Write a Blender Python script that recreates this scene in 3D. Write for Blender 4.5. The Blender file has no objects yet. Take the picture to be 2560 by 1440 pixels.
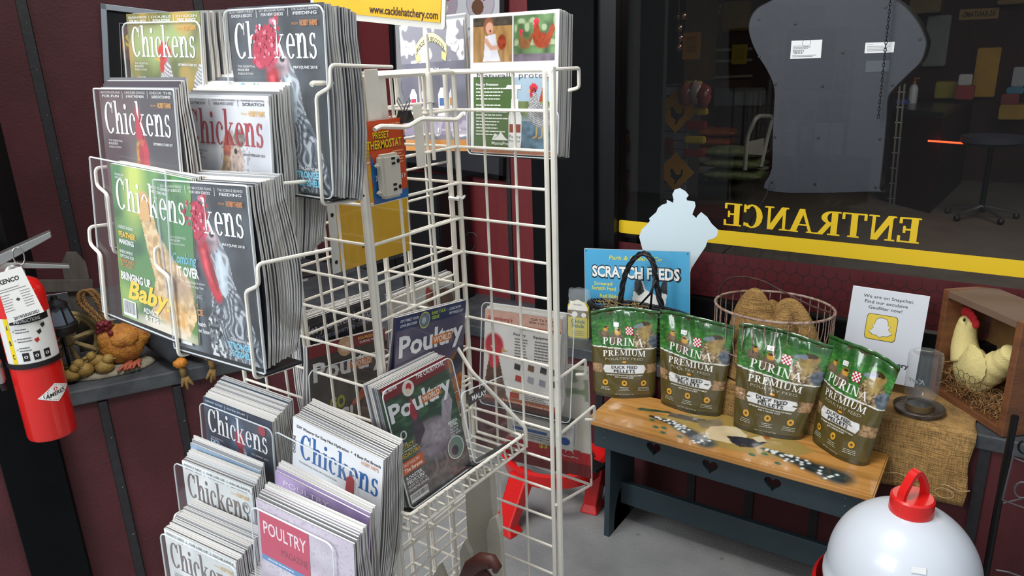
import bpy, bmesh, math, random
import numpy as np
from mathutils import Vector, Matrix
sc = bpy.context.scene
C = sc.collection
# ---------------------------------------------------------------- camera
F, CAMH = 1830.0, 1.6
_p, _r = math.radians(17.6), math.radians(2.06)
_up = -np.array([math.cos(_p)*math.sin(_r), -math.cos(_p)*math.cos(_r), -math.sin(_p)])
_y = np.array([2590-1280, -(97-720), -F], float)
_y = _y-_up*_y.dot(_up); _y /= np.linalg.norm(_y)
R = np.array([np.cross(_y, _up), _y, _up])          # camera axes to world axes
cam = bpy.data.cameras.new('camera'); camo = bpy.data.objects.new('camera', cam); C.objects.link(camo)
cam.sensor_width = 36; cam.lens = F/2560*36; cam.clip_start = 0.02; cam.clip_end = 60
M4 = Matrix([list(R[i])+[0] for i in range(3)]+[[0, 0, 0, 1]]); M4[2][3] = CAMH
camo.matrix_world = M4
sc.camera = camo
sc.cycles.transparent_max_bounces = 32; sc.cycles.max_bounces = 8
# ---------------------------------------------------------------- light and exposure
sc.view_settings.view_transform = 'Standard'; sc.view_settings.look = 'None'
sc.view_settings.exposure = 0.0; sc.view_settings.gamma = 1; sc.view_settings.use_curve_mapping = False
w = bpy.data.worlds.new('world'); sc.world = w; w.use_nodes = True
w.node_tree.nodes['Background'].inputs[0].default_value = (0.86, 0.93, 1.0, 1)
w.node_tree.nodes['Background'].inputs[1].default_value = 0.62
def area(name, loc, target, size, sizey, power, col=(1, 1, 1)):
    l = bpy.data.lights.new(name, 'AREA'); l.shape = 'RECTANGLE'; l.size = size; l.size_y = sizey; l.energy = power; l.color = col
    o = bpy.data.objects.new(name, l); C.objects.link(o); o.location = loc
    o.rotation_euler = (Vector(target)-Vector(loc)).to_track_quat('-Z', 'Y').to_euler()
    return o
area('daylight_from_street', (-2.2, -2.6, 3.4), (-1.0, 1.3, 1.0), 3.0, 2.0, 190, (0.93, 0.97, 1.0))
area('canopy_light', (-0.9, 0.75, 3.2), (-0.95, 0.8, 0.0), 1.0, 0.7, 60, (1.0, 0.98, 0.95))
area('store_light', (0.6, 6.0, 2.9), (0.6, 6.3, 0.0), 2.5, 2.5, 48, (1.0, 0.92, 0.8))
# ---------------------------------------------------------------- picture-to-place conversion for measuring
def ray(px, py): return R @ np.array([px-1280, -(py-720), -F], float)
def pY(px, py, Y): r = ray(px, py); return Vector(r*(Y/r[1])+[0, 0, CAMH])
def pX(px, py, X): r = ray(px, py); return Vector(r*(X/r[0])+[0, 0, CAMH])
def pZ(px, py, Z): r = ray(px, py); return Vector(r*((Z-CAMH)/r[2])+[0, 0, CAMH])
def pP(px, py, o, n):                                # on the plane through o with normal n
    r = Vector(ray(px, py)); c = Vector((0, 0, CAMH)); n = Vector(n)
    return c+r*((Vector(o)-c).dot(n)/r.dot(n))
# ---------------------------------------------------------------- colour and materials
def lin(c):
    if isinstance(c, str): c = [int(c[i:i+2], 16)/255 for i in (0, 2, 4)]
    return tuple(x/12.92 if x <= .04045 else ((x+.055)/1.055)**2.4 for x in c[:3])
MATS = {}
def mat(name, col, rough=.5, metal=0, noise=0, nscale=8, bump=0, bscale=60, col2=None, coat=0, emit=0, trans=0, spec=.5, stretch=None):
    if name in MATS: return MATS[name]
    m = bpy.data.materials.new(name); m.use_nodes = True; N = m.node_tree.nodes; L = m.node_tree.links
    b = N['Principled BSDF']; c = lin(col)
    b.inputs['Base Color'].default_value = (*c, 1); b.inputs['Roughness'].default_value = rough; b.inputs['Metallic'].default_value = metal
    b.inputs['Coat Weight'].default_value = coat; b.inputs['Specular IOR Level'].default_value = spec
    if trans: b.inputs['Transmission Weight'].default_value = trans
    if emit: b.inputs['Emission Color'].default_value = (*c, 1); b.inputs['Emission Strength'].default_value = emit
    tc = N.new('ShaderNodeTexCoord'); mp = N.new('ShaderNodeMapping'); L.new(tc.outputs['Object'], mp.inputs[0])
    if stretch: mp.inputs['Scale'].default_value = stretch
    if noise or col2:
        n = N.new('ShaderNodeTexNoise'); n.inputs['Scale'].default_value = nscale; n.inputs['Detail'].default_value = 6; n.inputs['Roughness'].default_value = .6
        L.new(mp.outputs[0], n.inputs['Vector'])
        r = N.new('ShaderNodeValToRGB'); r.color_ramp.elements[0].position = .32; r.color_ramp.elements[1].position = .68
        c2 = lin(col2) if col2 else tuple(min(1, x*(1+noise)) for x in c)
        c1 = c if col2 else tuple(x*(1-noise) for x in c)
        r.color_ramp.elements[0].color = (*c1, 1); r.color_ramp.elements[1].color = (*c2, 1)
        L.new(n.outputs['Fac'], r.inputs[0]); L.new(r.outputs[0], b.inputs['Base Color'])
    if bump:
        n = N.new('ShaderNodeTexNoise'); n.inputs['Scale'].default_value = bscale; n.inputs['Detail'].default_value = 4
        L.new(mp.outputs[0], n.inputs['Vector'])
        u = N.new('ShaderNodeBump'); u.inputs['Strength'].default_value = bump; u.inputs['Distance'].default_value = .004
        L.new(n.outputs['Fac'], u.inputs['Height']); L.new(u.outputs[0], b.inputs['Normal'])
    MATS[name] = m; return m
def print_mat(name, rough, coat=0, bump=0, bscale=40):
    m = mat(name, 'ffffff', rough, coat=coat, bump=bump, bscale=bscale); N = m.node_tree.nodes; L = m.node_tree.links
    a = N.new('ShaderNodeVertexColor'); a.layer_name = 'Col'; L.new(a.outputs[0], N['Principled BSDF'].inputs['Base Color']); return m
PRINT = print_mat('printed_gloss', .32, coat=.3)
MATTE = print_mat('printed_matte', .7)
FILM = print_mat('plastic_film_print', .2, coat=.8, bump=.55, bscale=26)
def sheer(name, tint, alpha, rough=.03, ior=1.45):
    m = bpy.data.materials.new(name); m.use_nodes = True; N = m.node_tree.nodes; L = m.node_tree.links; N.clear()
    o = N.new('ShaderNodeOutputMaterial'); t = N.new('ShaderNodeBsdfTransparent'); g = N.new('ShaderNodeBsdfGlossy'); g.inputs['Roughness'].default_value = rough
    d = N.new('ShaderNodeBsdfDiffuse'); d.inputs[0].default_value = (*lin(tint), 1)
    lw = N.new('ShaderNodeLayerWeight'); pw = N.new('ShaderNodeMath'); pw.operation = 'POWER'; pw.inputs[1].default_value = 4; L.new(lw.outputs['Facing'], pw.inputs[0])
    f = N.new('ShaderNodeMath'); f.operation = 'MULTIPLY_ADD'; f.inputs[1].default_value = .6; f.inputs[2].default_value = (ior-1)**2/(ior+1)**2; L.new(pw.outputs[0], f.inputs[0])
    m1 = N.new('ShaderNodeMixShader'); m1.inputs[0].default_value = alpha; L.new(t.outputs[0], m1.inputs[1]); L.new(d.outputs[0], m1.inputs[2])
    m2 = N.new('ShaderNodeMixShader'); L.new(f.outputs[0], m2.inputs[0]); L.new(m1.outputs[0], m2.inputs[1]); L.new(g.outputs[0], m2.inputs[2])
    L.new(m2.outputs[0], o.inputs[0]); MATS[name] = m; return m
GLASS = sheer('window_glass', '20242a', .0, .0, 1.22)
ACRYL = sheer('clear_acrylic', 'e6edf0', .018, .05, 1.3)
ACRYLEDGE = sheer('acrylic_edge', 'eef4f6', .6, .1, 1.4)
JARG = sheer('jar_glass', 'aab4b6', .09, .02, 1.5)
WIREW = mat('cream_coated_wire', 'e6e1d4', .38, noise=.05, nscale=30)
PAGE = None
def page_mat():
    m = mat('page_edges', 'd8d4cc', .85); N = m.node_tree.nodes; L = m.node_tree.links
    tc = [n for n in N if n.type == 'TEX_COORD'][0]; mp = N.new('ShaderNodeMapping'); mp.inputs['Scale'].default_value = (3, 3, 900); L.new(tc.outputs['Object'], mp.inputs[0])
    n = N.new('ShaderNodeTexNoise'); n.inputs['Scale'].default_value = 1; n.inputs['Detail'].default_value = 2; L.new(mp.outputs[0], n.inputs['Vector'])
    r = N.new('ShaderNodeValToRGB'); r.color_ramp.elements[0].position = .38; r.color_ramp.elements[1].position = .6
    r.color_ramp.elements[0].color = (*lin('a29c92'), 1); r.color_ramp.elements[1].color = (*lin('e9e6e0'), 1)
    L.new(n.outputs['Fac'], r.inputs[0]); L.new(r.outputs[0], N['Principled BSDF'].inputs['Base Color']); return m
PAGE = page_mat()
# ---------------------------------------------------------------- mesh helpers
class MB:
    def __init__(s): s.v = []; s.f = []; s.m = []
    def add(s, vs, fs, mi=0, M=None):
        o = len(s.v)
        s.v += [tuple(M @ Vector(v)) if M is not None else tuple(v) for v in vs]
        s.f += [tuple(i+o for i in f) for f in fs]; s.m += [mi]*len(fs); return s
    def box(s, a, b, mi=0, M=None, bev=0):
        x0, y0, z0 = a; x1, y1, z1 = b
        if x0 > x1: x0, x1 = x1, x0
        if y0 > y1: y0, y1 = y1, y0
        if z0 > z1: z0, z1 = z1, z0
        if bev:
            t = bmesh.new(); bmesh.ops.create_cube(t, size=1)
            for v in t.verts: v.co = Vector(((x0+x1)/2+v.co.x*(x1-x0), (y0+y1)/2+v.co.y*(y1-y0), (z0+z1)/2+v.co.z*(z1-z0)))
            bmesh.ops.bevel(t, geom=t.edges[:], offset=bev, segments=2, affect='EDGES')
            t.verts.index_update()
            s.add([v.co.copy() for v in t.verts], [[v.index for v in f.verts] for f in t.faces], mi, M); t.free(); return s
        vs = [(x0, y0, z0), (x1, y0, z0), (x1, y1, z0), (x0, y1, z0), (x0, y0, z1), (x1, y0, z1), (x1, y1, z1), (x0, y1, z1)]
        return s.add(vs, [(0, 3, 2, 1), (4, 5, 6, 7), (0, 1, 5, 4), (1, 2, 6, 5), (2, 3, 7, 6), (3, 0, 4, 7)], mi, M)
    def prism(s, pts, z0, z1, mi=0, M=None):
        n = len(pts); vs = [(x, y, z0) for x, y in pts]+[(x, y, z1) for x, y in pts]
        return s.add(vs, [tuple(range(n-1, -1, -1)), tuple(range(n, 2*n))]+[(i, (i+1) % n, n+(i+1) % n, n+i) for i in range(n)], mi, M)
    def tube(s, pts, r, sides=7, mi=0, M=None, closed=False, cap=True):
        P = [Vector(p) for p in pts]; n = len(P); vs = []; fs = []
        rr = r if hasattr(r, '__len__') else [r]*n
        up = None
        for i in range(n):
            a = P[i-1] if (i or closed) else P[i]; b = P[(i+1) % n] if (i < n-1 or closed) else P[i]
            d = (b-a); d = d.normalized() if d.length > 1e-9 else Vector((0, 0, 1))
            if up is None: up = d.orthogonal().normalized()
            else:
                up = up-d*up.dot(d); up = up.normalized() if up.length > 1e-6 else d.orthogonal().normalized()
            q = d.cross(up)
            for k in range(sides):
                t = 2*math.pi*k/sides; vs.append(P[i]+(up*math.cos(t)+q*math.sin(t))*rr[i])
        m = n if closed else n-1
        for i in range(m):
            for k in range(sides):
                a = i*sides+k; b = i*sides+(k+1) % sides; c = ((i+1) % n)*sides
                fs.append((a, b, c+(k+1) % sides, c+k))
        if cap and not closed: fs += [tuple(range(sides-1, -1, -1)), tuple((n-1)*sides+k for k in range(sides))]
        return s.add(vs, fs, mi, M)
    def lathe(s, prof, n=32, mi=0, M=None, sx=1, sy=1):
        vs = []; fs = []
        for r, z in prof:
            for k in range(n): t = 2*math.pi*k/n; vs.append((r*math.cos(t)*sx, r*math.sin(t)*sy, z))
        for i in range(len(prof)-1):
            for k in range(n): a = i*n+k; b = i*n+(k+1) % n; fs.append((a, b, b+n, a+n))
        return s.add(vs, fs, mi, M)
    def ball(s, c, r, n=16, m=10, mi=0, M=None, fn=None):
        rx, ry, rz = r if hasattr(r, '__len__') else (r, r, r); vs = []; fs = []
        for i in range(m+1):
            p = math.pi*i/m
            for k in range(n):
                t = 2*math.pi*k/n; d = Vector((math.sin(p)*math.cos(t), math.sin(p)*math.sin(t), math.cos(p)))
                q = 1+(fn(d) if fn else 0); vs.append((c[0]+rx*d.x*q, c[1]+ry*d.y*q, c[2]+rz*d.z*q))
        for i in range(m):
            for k in range(n): a = i*n+k; b = i*n+(k+1) % n; fs.append((a, a+n, b+n, b))
        return s.add(vs, fs, mi, M)
    def build(s, name, mats, parent=None, M=None, smooth=False, bevel=0):
        me = bpy.data.meshes.new(name); me.from_pydata(s.v, [], s.f); me.validate(verbose=False)
        for m in (mats if isinstance(mats, (list, tuple)) else [mats]): me.materials.append(m)
        if len(me.polygons) == len(s.m): me.polygons.foreach_set('material_index', s.m)
        if smooth:
            me.polygons.foreach_set('use_smooth', [True]*len(me.polygons))
            if smooth != 2: me.set_sharp_from_angle(angle=math.radians(40))
        me.update()
        o = bpy.data.objects.new(name, me); C.objects.link(o)
        if parent: o.parent = parent
        if M is not None: o.matrix_world = M
        if bevel:
            b = o.modifiers.new('bevel', 'BEVEL'); b.width = bevel; b.segments = 2; b.limit_method = 'ANGLE'
        return o
def thing(name, label, cat, M=None, group=None):
    o = bpy.data.objects.new(name, None); C.objects.link(o); o.empty_display_size = .05
    if M is not None: o.matrix_world = M if isinstance(M, Matrix) else Matrix.Translation(M)
    o['label'] = label; o['category'] = cat
    if group: o['group'] = group
    return o
def tag(o, label, cat, group=None):
    o['label'] = label; o['category'] = cat
    if group: o['group'] = group
    return o
def struct(o, label=None):
    o['kind'] = 'structure'
    if label: o['label'] = label
    return o
def T(x, y, z): return Matrix.Translation((x, y, z))
def RZ(a): return Matrix.Rotation(math.radians(a), 4, 'Z')
def RX(a): return Matrix.Rotation(math.radians(a), 4, 'X')
def RY(a): return Matrix.Rotation(math.radians(a), 4, 'Y')
def fr(o, ex, ey):                                   # frame: local x right, y up, z toward the viewer
    ex = Vector(ex).normalized(); ey = Vector(ey); ey = (ey-ex*ey.dot(ex)).normalized(); ez = ex.cross(ey)
    m = Matrix((ex, ey, ez)).transposed().to_4x4(); m.translation = Vector(o); return m
def frq(TL, TR, BL, BR):                             # frame and size of a quad measured from four points
    ex = ((TR-TL)+(BR-BL)); ey = ((TL-BL)+(TR-BR)); w_ = ex.length/2; h_ = ey.length/2
    c = (TL+TR+BL+BR)/4; m = fr(c, ex, ey); m.translation = c-m.col[0].xyz*w_/2-m.col[1].xyz*h_/2
    return m, w_, h_
def rrect(x0, y0, x1, y1, r, n=5):
    out = []
    for cx, cy, a0 in ((x1-r, y0+r, -90), (x1-r, y1-r, 0), (x0+r, y1-r, 90), (x0+r, y0+r, 180)):
        for k in range(n+1): a = math.radians(a0+90*k/n); out.append((cx+r*math.cos(a), cy+r*math.sin(a)))
    return out
def smoothpts(pts, n=6, closed=False):
    P = [Vector(p) for p in pts]; out = []; N_ = len(P); rng = N_ if closed else N_-1
    for i in range(rng):
        p0 = P[i-1] if (i or closed) else P[0]; p1 = P[i]; p2 = P[(i+1) % N_]; p3 = P[(i+2) % N_] if (i+2 < N_ or closed) else P[-1]
        for k in range(n):
            t = k/n; out.append(.5*((2*p1)+(p2-p0)*t+(2*p0-5*p1+4*p2-p3)*t*t+(-p0+3*p1-3*p2+p3)*t**3))
    if not closed: out.append(P[-1])
    return out
def roundcorners(pts, r, n=4):
    P = [Vector(p) for p in pts]; out = [P[0]]
    for i in range(1, len(P)-1):
        a, b, c = P[i-1], P[i], P[i+1]; u = (a-b); v = (c-b); q = min(r, u.length*.45, v.length*.45)
        s0 = b+u.normalized()*q; s1 = b+v.normalized()*q
        for k in range(n+1): t = k/n; out.append(s0*(1-t)**2+b*2*t*(1-t)+s1*t*t)
    out.append(P[-1]); return out
# ---------------------------------------------------------------- lettering
_tc = {}
def textmesh(s, bold=0, shear=0):
    k = (s, bold, shear)
    if k in _tc: return _tc[k]
    c = bpy.data.curves.new('t', 'FONT'); c.body = s; c.resolution_u = 2; c.offset = bold; c.shear = shear; c.fill_mode = 'FRONT'
    o = bpy.data.objects.new('t', c); C.objects.link(o)
    dg = bpy.context.evaluated_depsgraph_get(); me = o.evaluated_get(dg).to_mesh()
    vs = [tuple(v.co[:2]) for v in me.vertices]; fs = [tuple(p.vertices) for p in me.polygons]
    o.evaluated_get(dg).to_mesh_clear(); bpy.data.objects.remove(o); bpy.data.curves.remove(c)
    if not vs: vs = [(0, 0), (1, 0), (1, 1)]; fs = []
    xs = [v[0] for v in vs]; _tc[k] = (vs, fs, min(xs), max(xs)); return _tc[k]
def _rect(a, b, c, d): return [[(a, b), (c, b), (c, d), (a, d)]]
def _arc(cx, cy, rx, ry, a0, a1, tk, tn, n=12):
    q = []
    pr = None
    for i in range(n+1):
        a = math.radians(a0+(a1-a0)*i/n); o_ = (cx+rx*math.cos(a), cy+ry*math.sin(a)); i_ = (cx+(rx-tk)*math.cos(a), cy+(ry-tn)*math.sin(a))
        if pr: q.append([pr[1], pr[0], o_, i_])
        pr = (o_, i_)
    return q
def _el(cx, cy, rx, ry, n=12): return [[(cx+rx*math.cos(2*math.pi*k/n), cy+ry*math.sin(2*math.pi*k/n)) for k in range(n)]]
def _dg(x0, y0, x1, y1, w_): return [[(x0-w_/2, y0), (x0+w_/2, y0), (x1+w_/2, y1), (x1-w_/2, y1)]]
GL = {
'C': (_arc(.38, .5, .36, .52, 42, 318, .17, .05)+_rect(.6, .66, .65, 1)+_rect(.6, .06, .64, .2), .74),
'h': (_rect(.08, 0, .22, 1.05)+_rect(0, 0, .3, .04)+_rect(0, 1.01, .2, 1.05)+_arc(.36, .42, .2, .26, 0, 180, .14, .06)+_rect(.42, 0, .56, .43)+_rect(.36, 0, .64, .04), .67),
'n': (_rect(.08, 0, .22, .66)+_rect(0, 0, .3, .04)+_rect(0, .62, .2, .66)+_arc(.36, .42, .2, .26, 0, 180, .14, .06)+_rect(.42, 0, .56, .43)+_rect(.36, 0, .64, .04), .67),
'i': (_rect(.08, 0, .22, .66)+_rect(0, 0, .3, .04)+_rect(0, .62, .2, .66)+_el(.15, .87, .09, .09), .33),
'c': (_arc(.27, .33, .25, .35, 48, 312, .14, .045)+_el(.42, .5, .065, .075), .51),
'k': (_rect(.08, 0, .22, 1.05)+_rect(0, 0, .3, .04)+_rect(0, 1.01, .2, 1.05)+_dg(.24, .3, .5, .64, .06)+_dg(.54, 0, .3, .4, .15)+_rect(.38, .62, .6, .66)+_rect(.4, 0, .68, .04), .67),
'e': (_arc(.27, .33, .25, .35, 0, 318, .14, .045)+_rect(.1, .33, .52, .38), .54),
's': (_arc(.22, .495, .17, .185, 20, 270, .11, .05)+_arc(.22, .18, .19, .2, -160, 90, .11, .05)+_rect(.33, .5, .37, .66)+_rect(.03, .0, .07, .17), .44),
'E': (_rect(.08, 0, .24, 1)+_rect(0, .95, .58, 1)+_rect(0, 0, .6, .05)+_rect(.2, .49, .46, .55)+_rect(.53, .76, .58, 1)+_rect(.55, 0, .6, .26)+_rect(.42, .38, .46, .66), .68),
'N': (_rect(.1, 0, .16, 1)+_rect(.61, 0, .67, 1)+_dg(.6, 0, .13, 1, .17)+_rect(0, 0, .26, .05)+_rect(0, .95, .2, 1)+_rect(.5, .95, .78, 1), .84),
'T': (_rect(.28, 0, .44, 1)+_rect(0, .95, .72, 1)+_rect(0, .74, .05, 1)+_rect(.67, .74, .72, 1)+_rect(.2, 0, .52, .05), .77),
'R': (_rect(.1, 0, .26, 1)+_arc(.28, .74, .3, .26, -90, 90, .15, .05)+_rect(0, .95, .3, 1)+_rect(.2, .48, .3, .53)+_dg(.62, 0, .34, .5, .16)+_rect(0, 0, .36, .05)+_rect(.54, 0, .78, .05), .8),
'P': (_rect(.1, 0, .26, 1)+_arc(.28, .74, .3, .28, -90, 90, .15, .05)+_rect(0, .95, .3, 1)+_rect(.2, .46, .3, .51)+_rect(0, 0, .36, .05), .66),
'A': (_dg(.1, 0, .38, 1, .06)+_dg(.68, 0, .4, 1, .16)+_rect(.2, .3, .56, .35)+_rect(0, 0, .22, .05)+_rect(.52, 0, .82, .05), .84),
'U': (_rect(.08, .3, .24, 1)+_rect(.6, .3, .66, 1)+_arc(.37, .32, .29, .34, 180, 360, .12, .06)+_rect(0, .95, .34, 1)+_rect(.5, .95, .76, 1), .8),
'I': (_rect(.1, 0, .26, 1)+_rect(0, 0, .36, .05)+_rect(0, .95, .36, 1), .42),
'M': (_rect(.1, 0, .16, 1)+_rect(.72, 0, .88, 1)+_dg(.45, .05, .16, 1, .16)+_dg(.45, .05, .75, 1, .06)+_rect(0, 0, .26, .05)+_rect(.64, 0, .98, .05)+_rect(0, .95, .2, 1)+_rect(.74, .95, .98, 1), 1.0),
' ': ([], .3)}
def serifmesh(s):
    vs = []; fs = []; x = 0
    for ch in s:
        polys, adv = GL[ch]
        for p in polys:
            o = len(vs); vs += [(x+a, b) for a, b in p]; fs.append(tuple(range(o, o+len(p))))
        x += adv+.02
    return vs, fs, 0, x
class Art:                                            # flat print: painted picture plus crisp lettering, in metres
    def __init__(s, W, H): s.W, s.H = W, H; s.v = []; s.f = []; s.c = []; s.z = .0005; s.cut = .012
    def _put(s, vs, fs, col, dz=None):
        o = len(s.v); z = s.z; s.z += .00004
        zz = [z]*len(vs)
        if dz:
            for k, f in enumerate(fs):
                for i in f: zz[i] = z+k*dz
        s.v += [(a, b, q) for (a, b), q in zip(vs, zz)]; s.f += [tuple(i+o for i in f) for f in fs]; s.c += [lin(col)]*len(fs)
    def poly(s, pts, col): s._put([(x*s.W, y*s.H) for x, y in pts], [tuple(range(len(pts)))], col); return s
    def rect(s, x0, y0, x1, y1, col): return s.poly([(x0, y0), (x1, y0), (x1, y1), (x0, y1)], col)
    def disc(s, cx, cy, r, col, n=24, ry=None):
        k = s.W/s.H; return s.poly([(cx+r*math.cos(2*math.pi*i/n), cy+(ry or r*k)*math.sin(2*math.pi*i/n)) for i in range(n)], col)
    def ring(s, cx, cy, r, t, col, n=28, a0=0, a1=360):
        k = s.W/s.H
        for i in range(n):
            a = math.radians(a0+(a1-a0)*i/n); b = math.radians(a0+(a1-a0)*(i+1)/n)
            vs = [((cx+q*math.cos(w_))*s.W, (cy+q*k*math.sin(w_))*s.H) for q, w_ in ((r-t, a), (r, a), (r, b), (r-t, b))]
            s._put(vs, [(0, 1, 2, 3)], col); s.z -= .00004
        s.z += .00004; return s
    def line(s, pts, wd, col):
        for (a, b), (c, d) in zip(pts, pts[1:]):
            A = Vector((a*s.W, b*s.H)); B = Vector((c*s.W, d*s.H)); n = (B-A); n = Vector((-n.y, n.x)).normalized()*wd*s.W/2
            s._put([tuple(A-n), tuple(B-n), tuple(B+n), tuple(A+n)], [(0, 1, 2, 3)], col); s.z -= .00004
        s.z += .00004; return s
    def text(s, t, x, y, h, col, w=None, bold=0, shear=0, serif=False, align='l', rot=0, flip=False, arch=0):
        vs, fs, a, b = serifmesh(t) if serif else textmesh(t, bold, shear)
        cap = 1.0 if serif else .7
        sy = h*s.H/cap; sx = (w*s.W/(b-a)) if w else sy
        wid = (b-a)*sx; ox = x*s.W-(wid/2 if align == 'c' else wid if align == 'r' else 0); oy = y*s.H
        ca, sa = math.cos(math.radians(rot)), math.sin(math.radians(rot)); out = []
        for p, q in vs:
            X = (p-a)*sx; Y = q*sy
            if arch: Y += arch*s.H*(1-(2*X/wid-1)**2)
            if flip: X = wid-X
            out.append((ox+X*ca-Y*sa, oy+X*sa+Y*ca))
        if flip: fs = [f[::-1] for f in fs]
        s._put(out, fs, col, 3e-6 if serif else 0)
        if serif: s.z += .0002
        return s
    def lines(s, x, y, w, n, dy, col, h=.006, seed=1, jag=.3, align='l'):   # unreadably small type: broken rules
        rr = random.Random(seed)
        for i in range(n):
            ww = w*(1-jag*rr.random()); xx = x if align == 'l' else x+(w-ww)/2; end = xx+ww
            while xx < end:
                l = min(end-xx, rr.uniform(.012, .05)); s.rect(xx, y-i*dy, xx+l*.85, y-i*dy+h, col); s.z -= .00004; xx += l
        s.z += .00004; return s
    def build(s, name, parent, M=None, mt=None, fn=None, dz=0):
        if not s.f: return None
        me = bpy.data.meshes.new(name); vs = [(x, y, z+dz) for x, y, z in s.v]
        if fn:
            F2 = []; C2 = []; V2 = list(vs)
            def spl(t, c, d=0):
                a, b, e = [Vector(V2[i]) for i in t]; L3 = [(a-b).length, (b-e).length, (e-a).length]; k = L3.index(max(L3))
                if L3[k] < s.cut or d > 9: F2.append(t); C2.append(c); return
                t = t[k:]+t[:k]; V2.append(tuple((Vector(V2[t[0]])+Vector(V2[t[1]]))/2)); n_ = len(V2)-1; spl((t[0], n_, t[2]), c, d+1); spl((n_, t[1], t[2]), c, d+1)
            for f, c in zip(s.f, s.c):
                for i in range(1, len(f)-1): spl((f[0], f[i], f[i+1]), c)
            vs = [fn(x, y, z) for x, y, z in V2]
        else: F2, C2 = s.f, s.c
        me.from_pydata(vs, [], F2)
        me.materials.append(mt or PRINT)
        at = me.color_attributes.new('Col', 'FLOAT_COLOR', 'CORNER'); buf = []
        for f, c in zip(F2, C2): buf += [c[0], c[1], c[2], 1]*len(f)
        at.data.foreach_set('color', buf); me.update()
        o = bpy.data.objects.new(name, me); C.objects.link(o); o.parent = parent
        if M is not None: o.matrix_local = M
        return o
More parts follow.
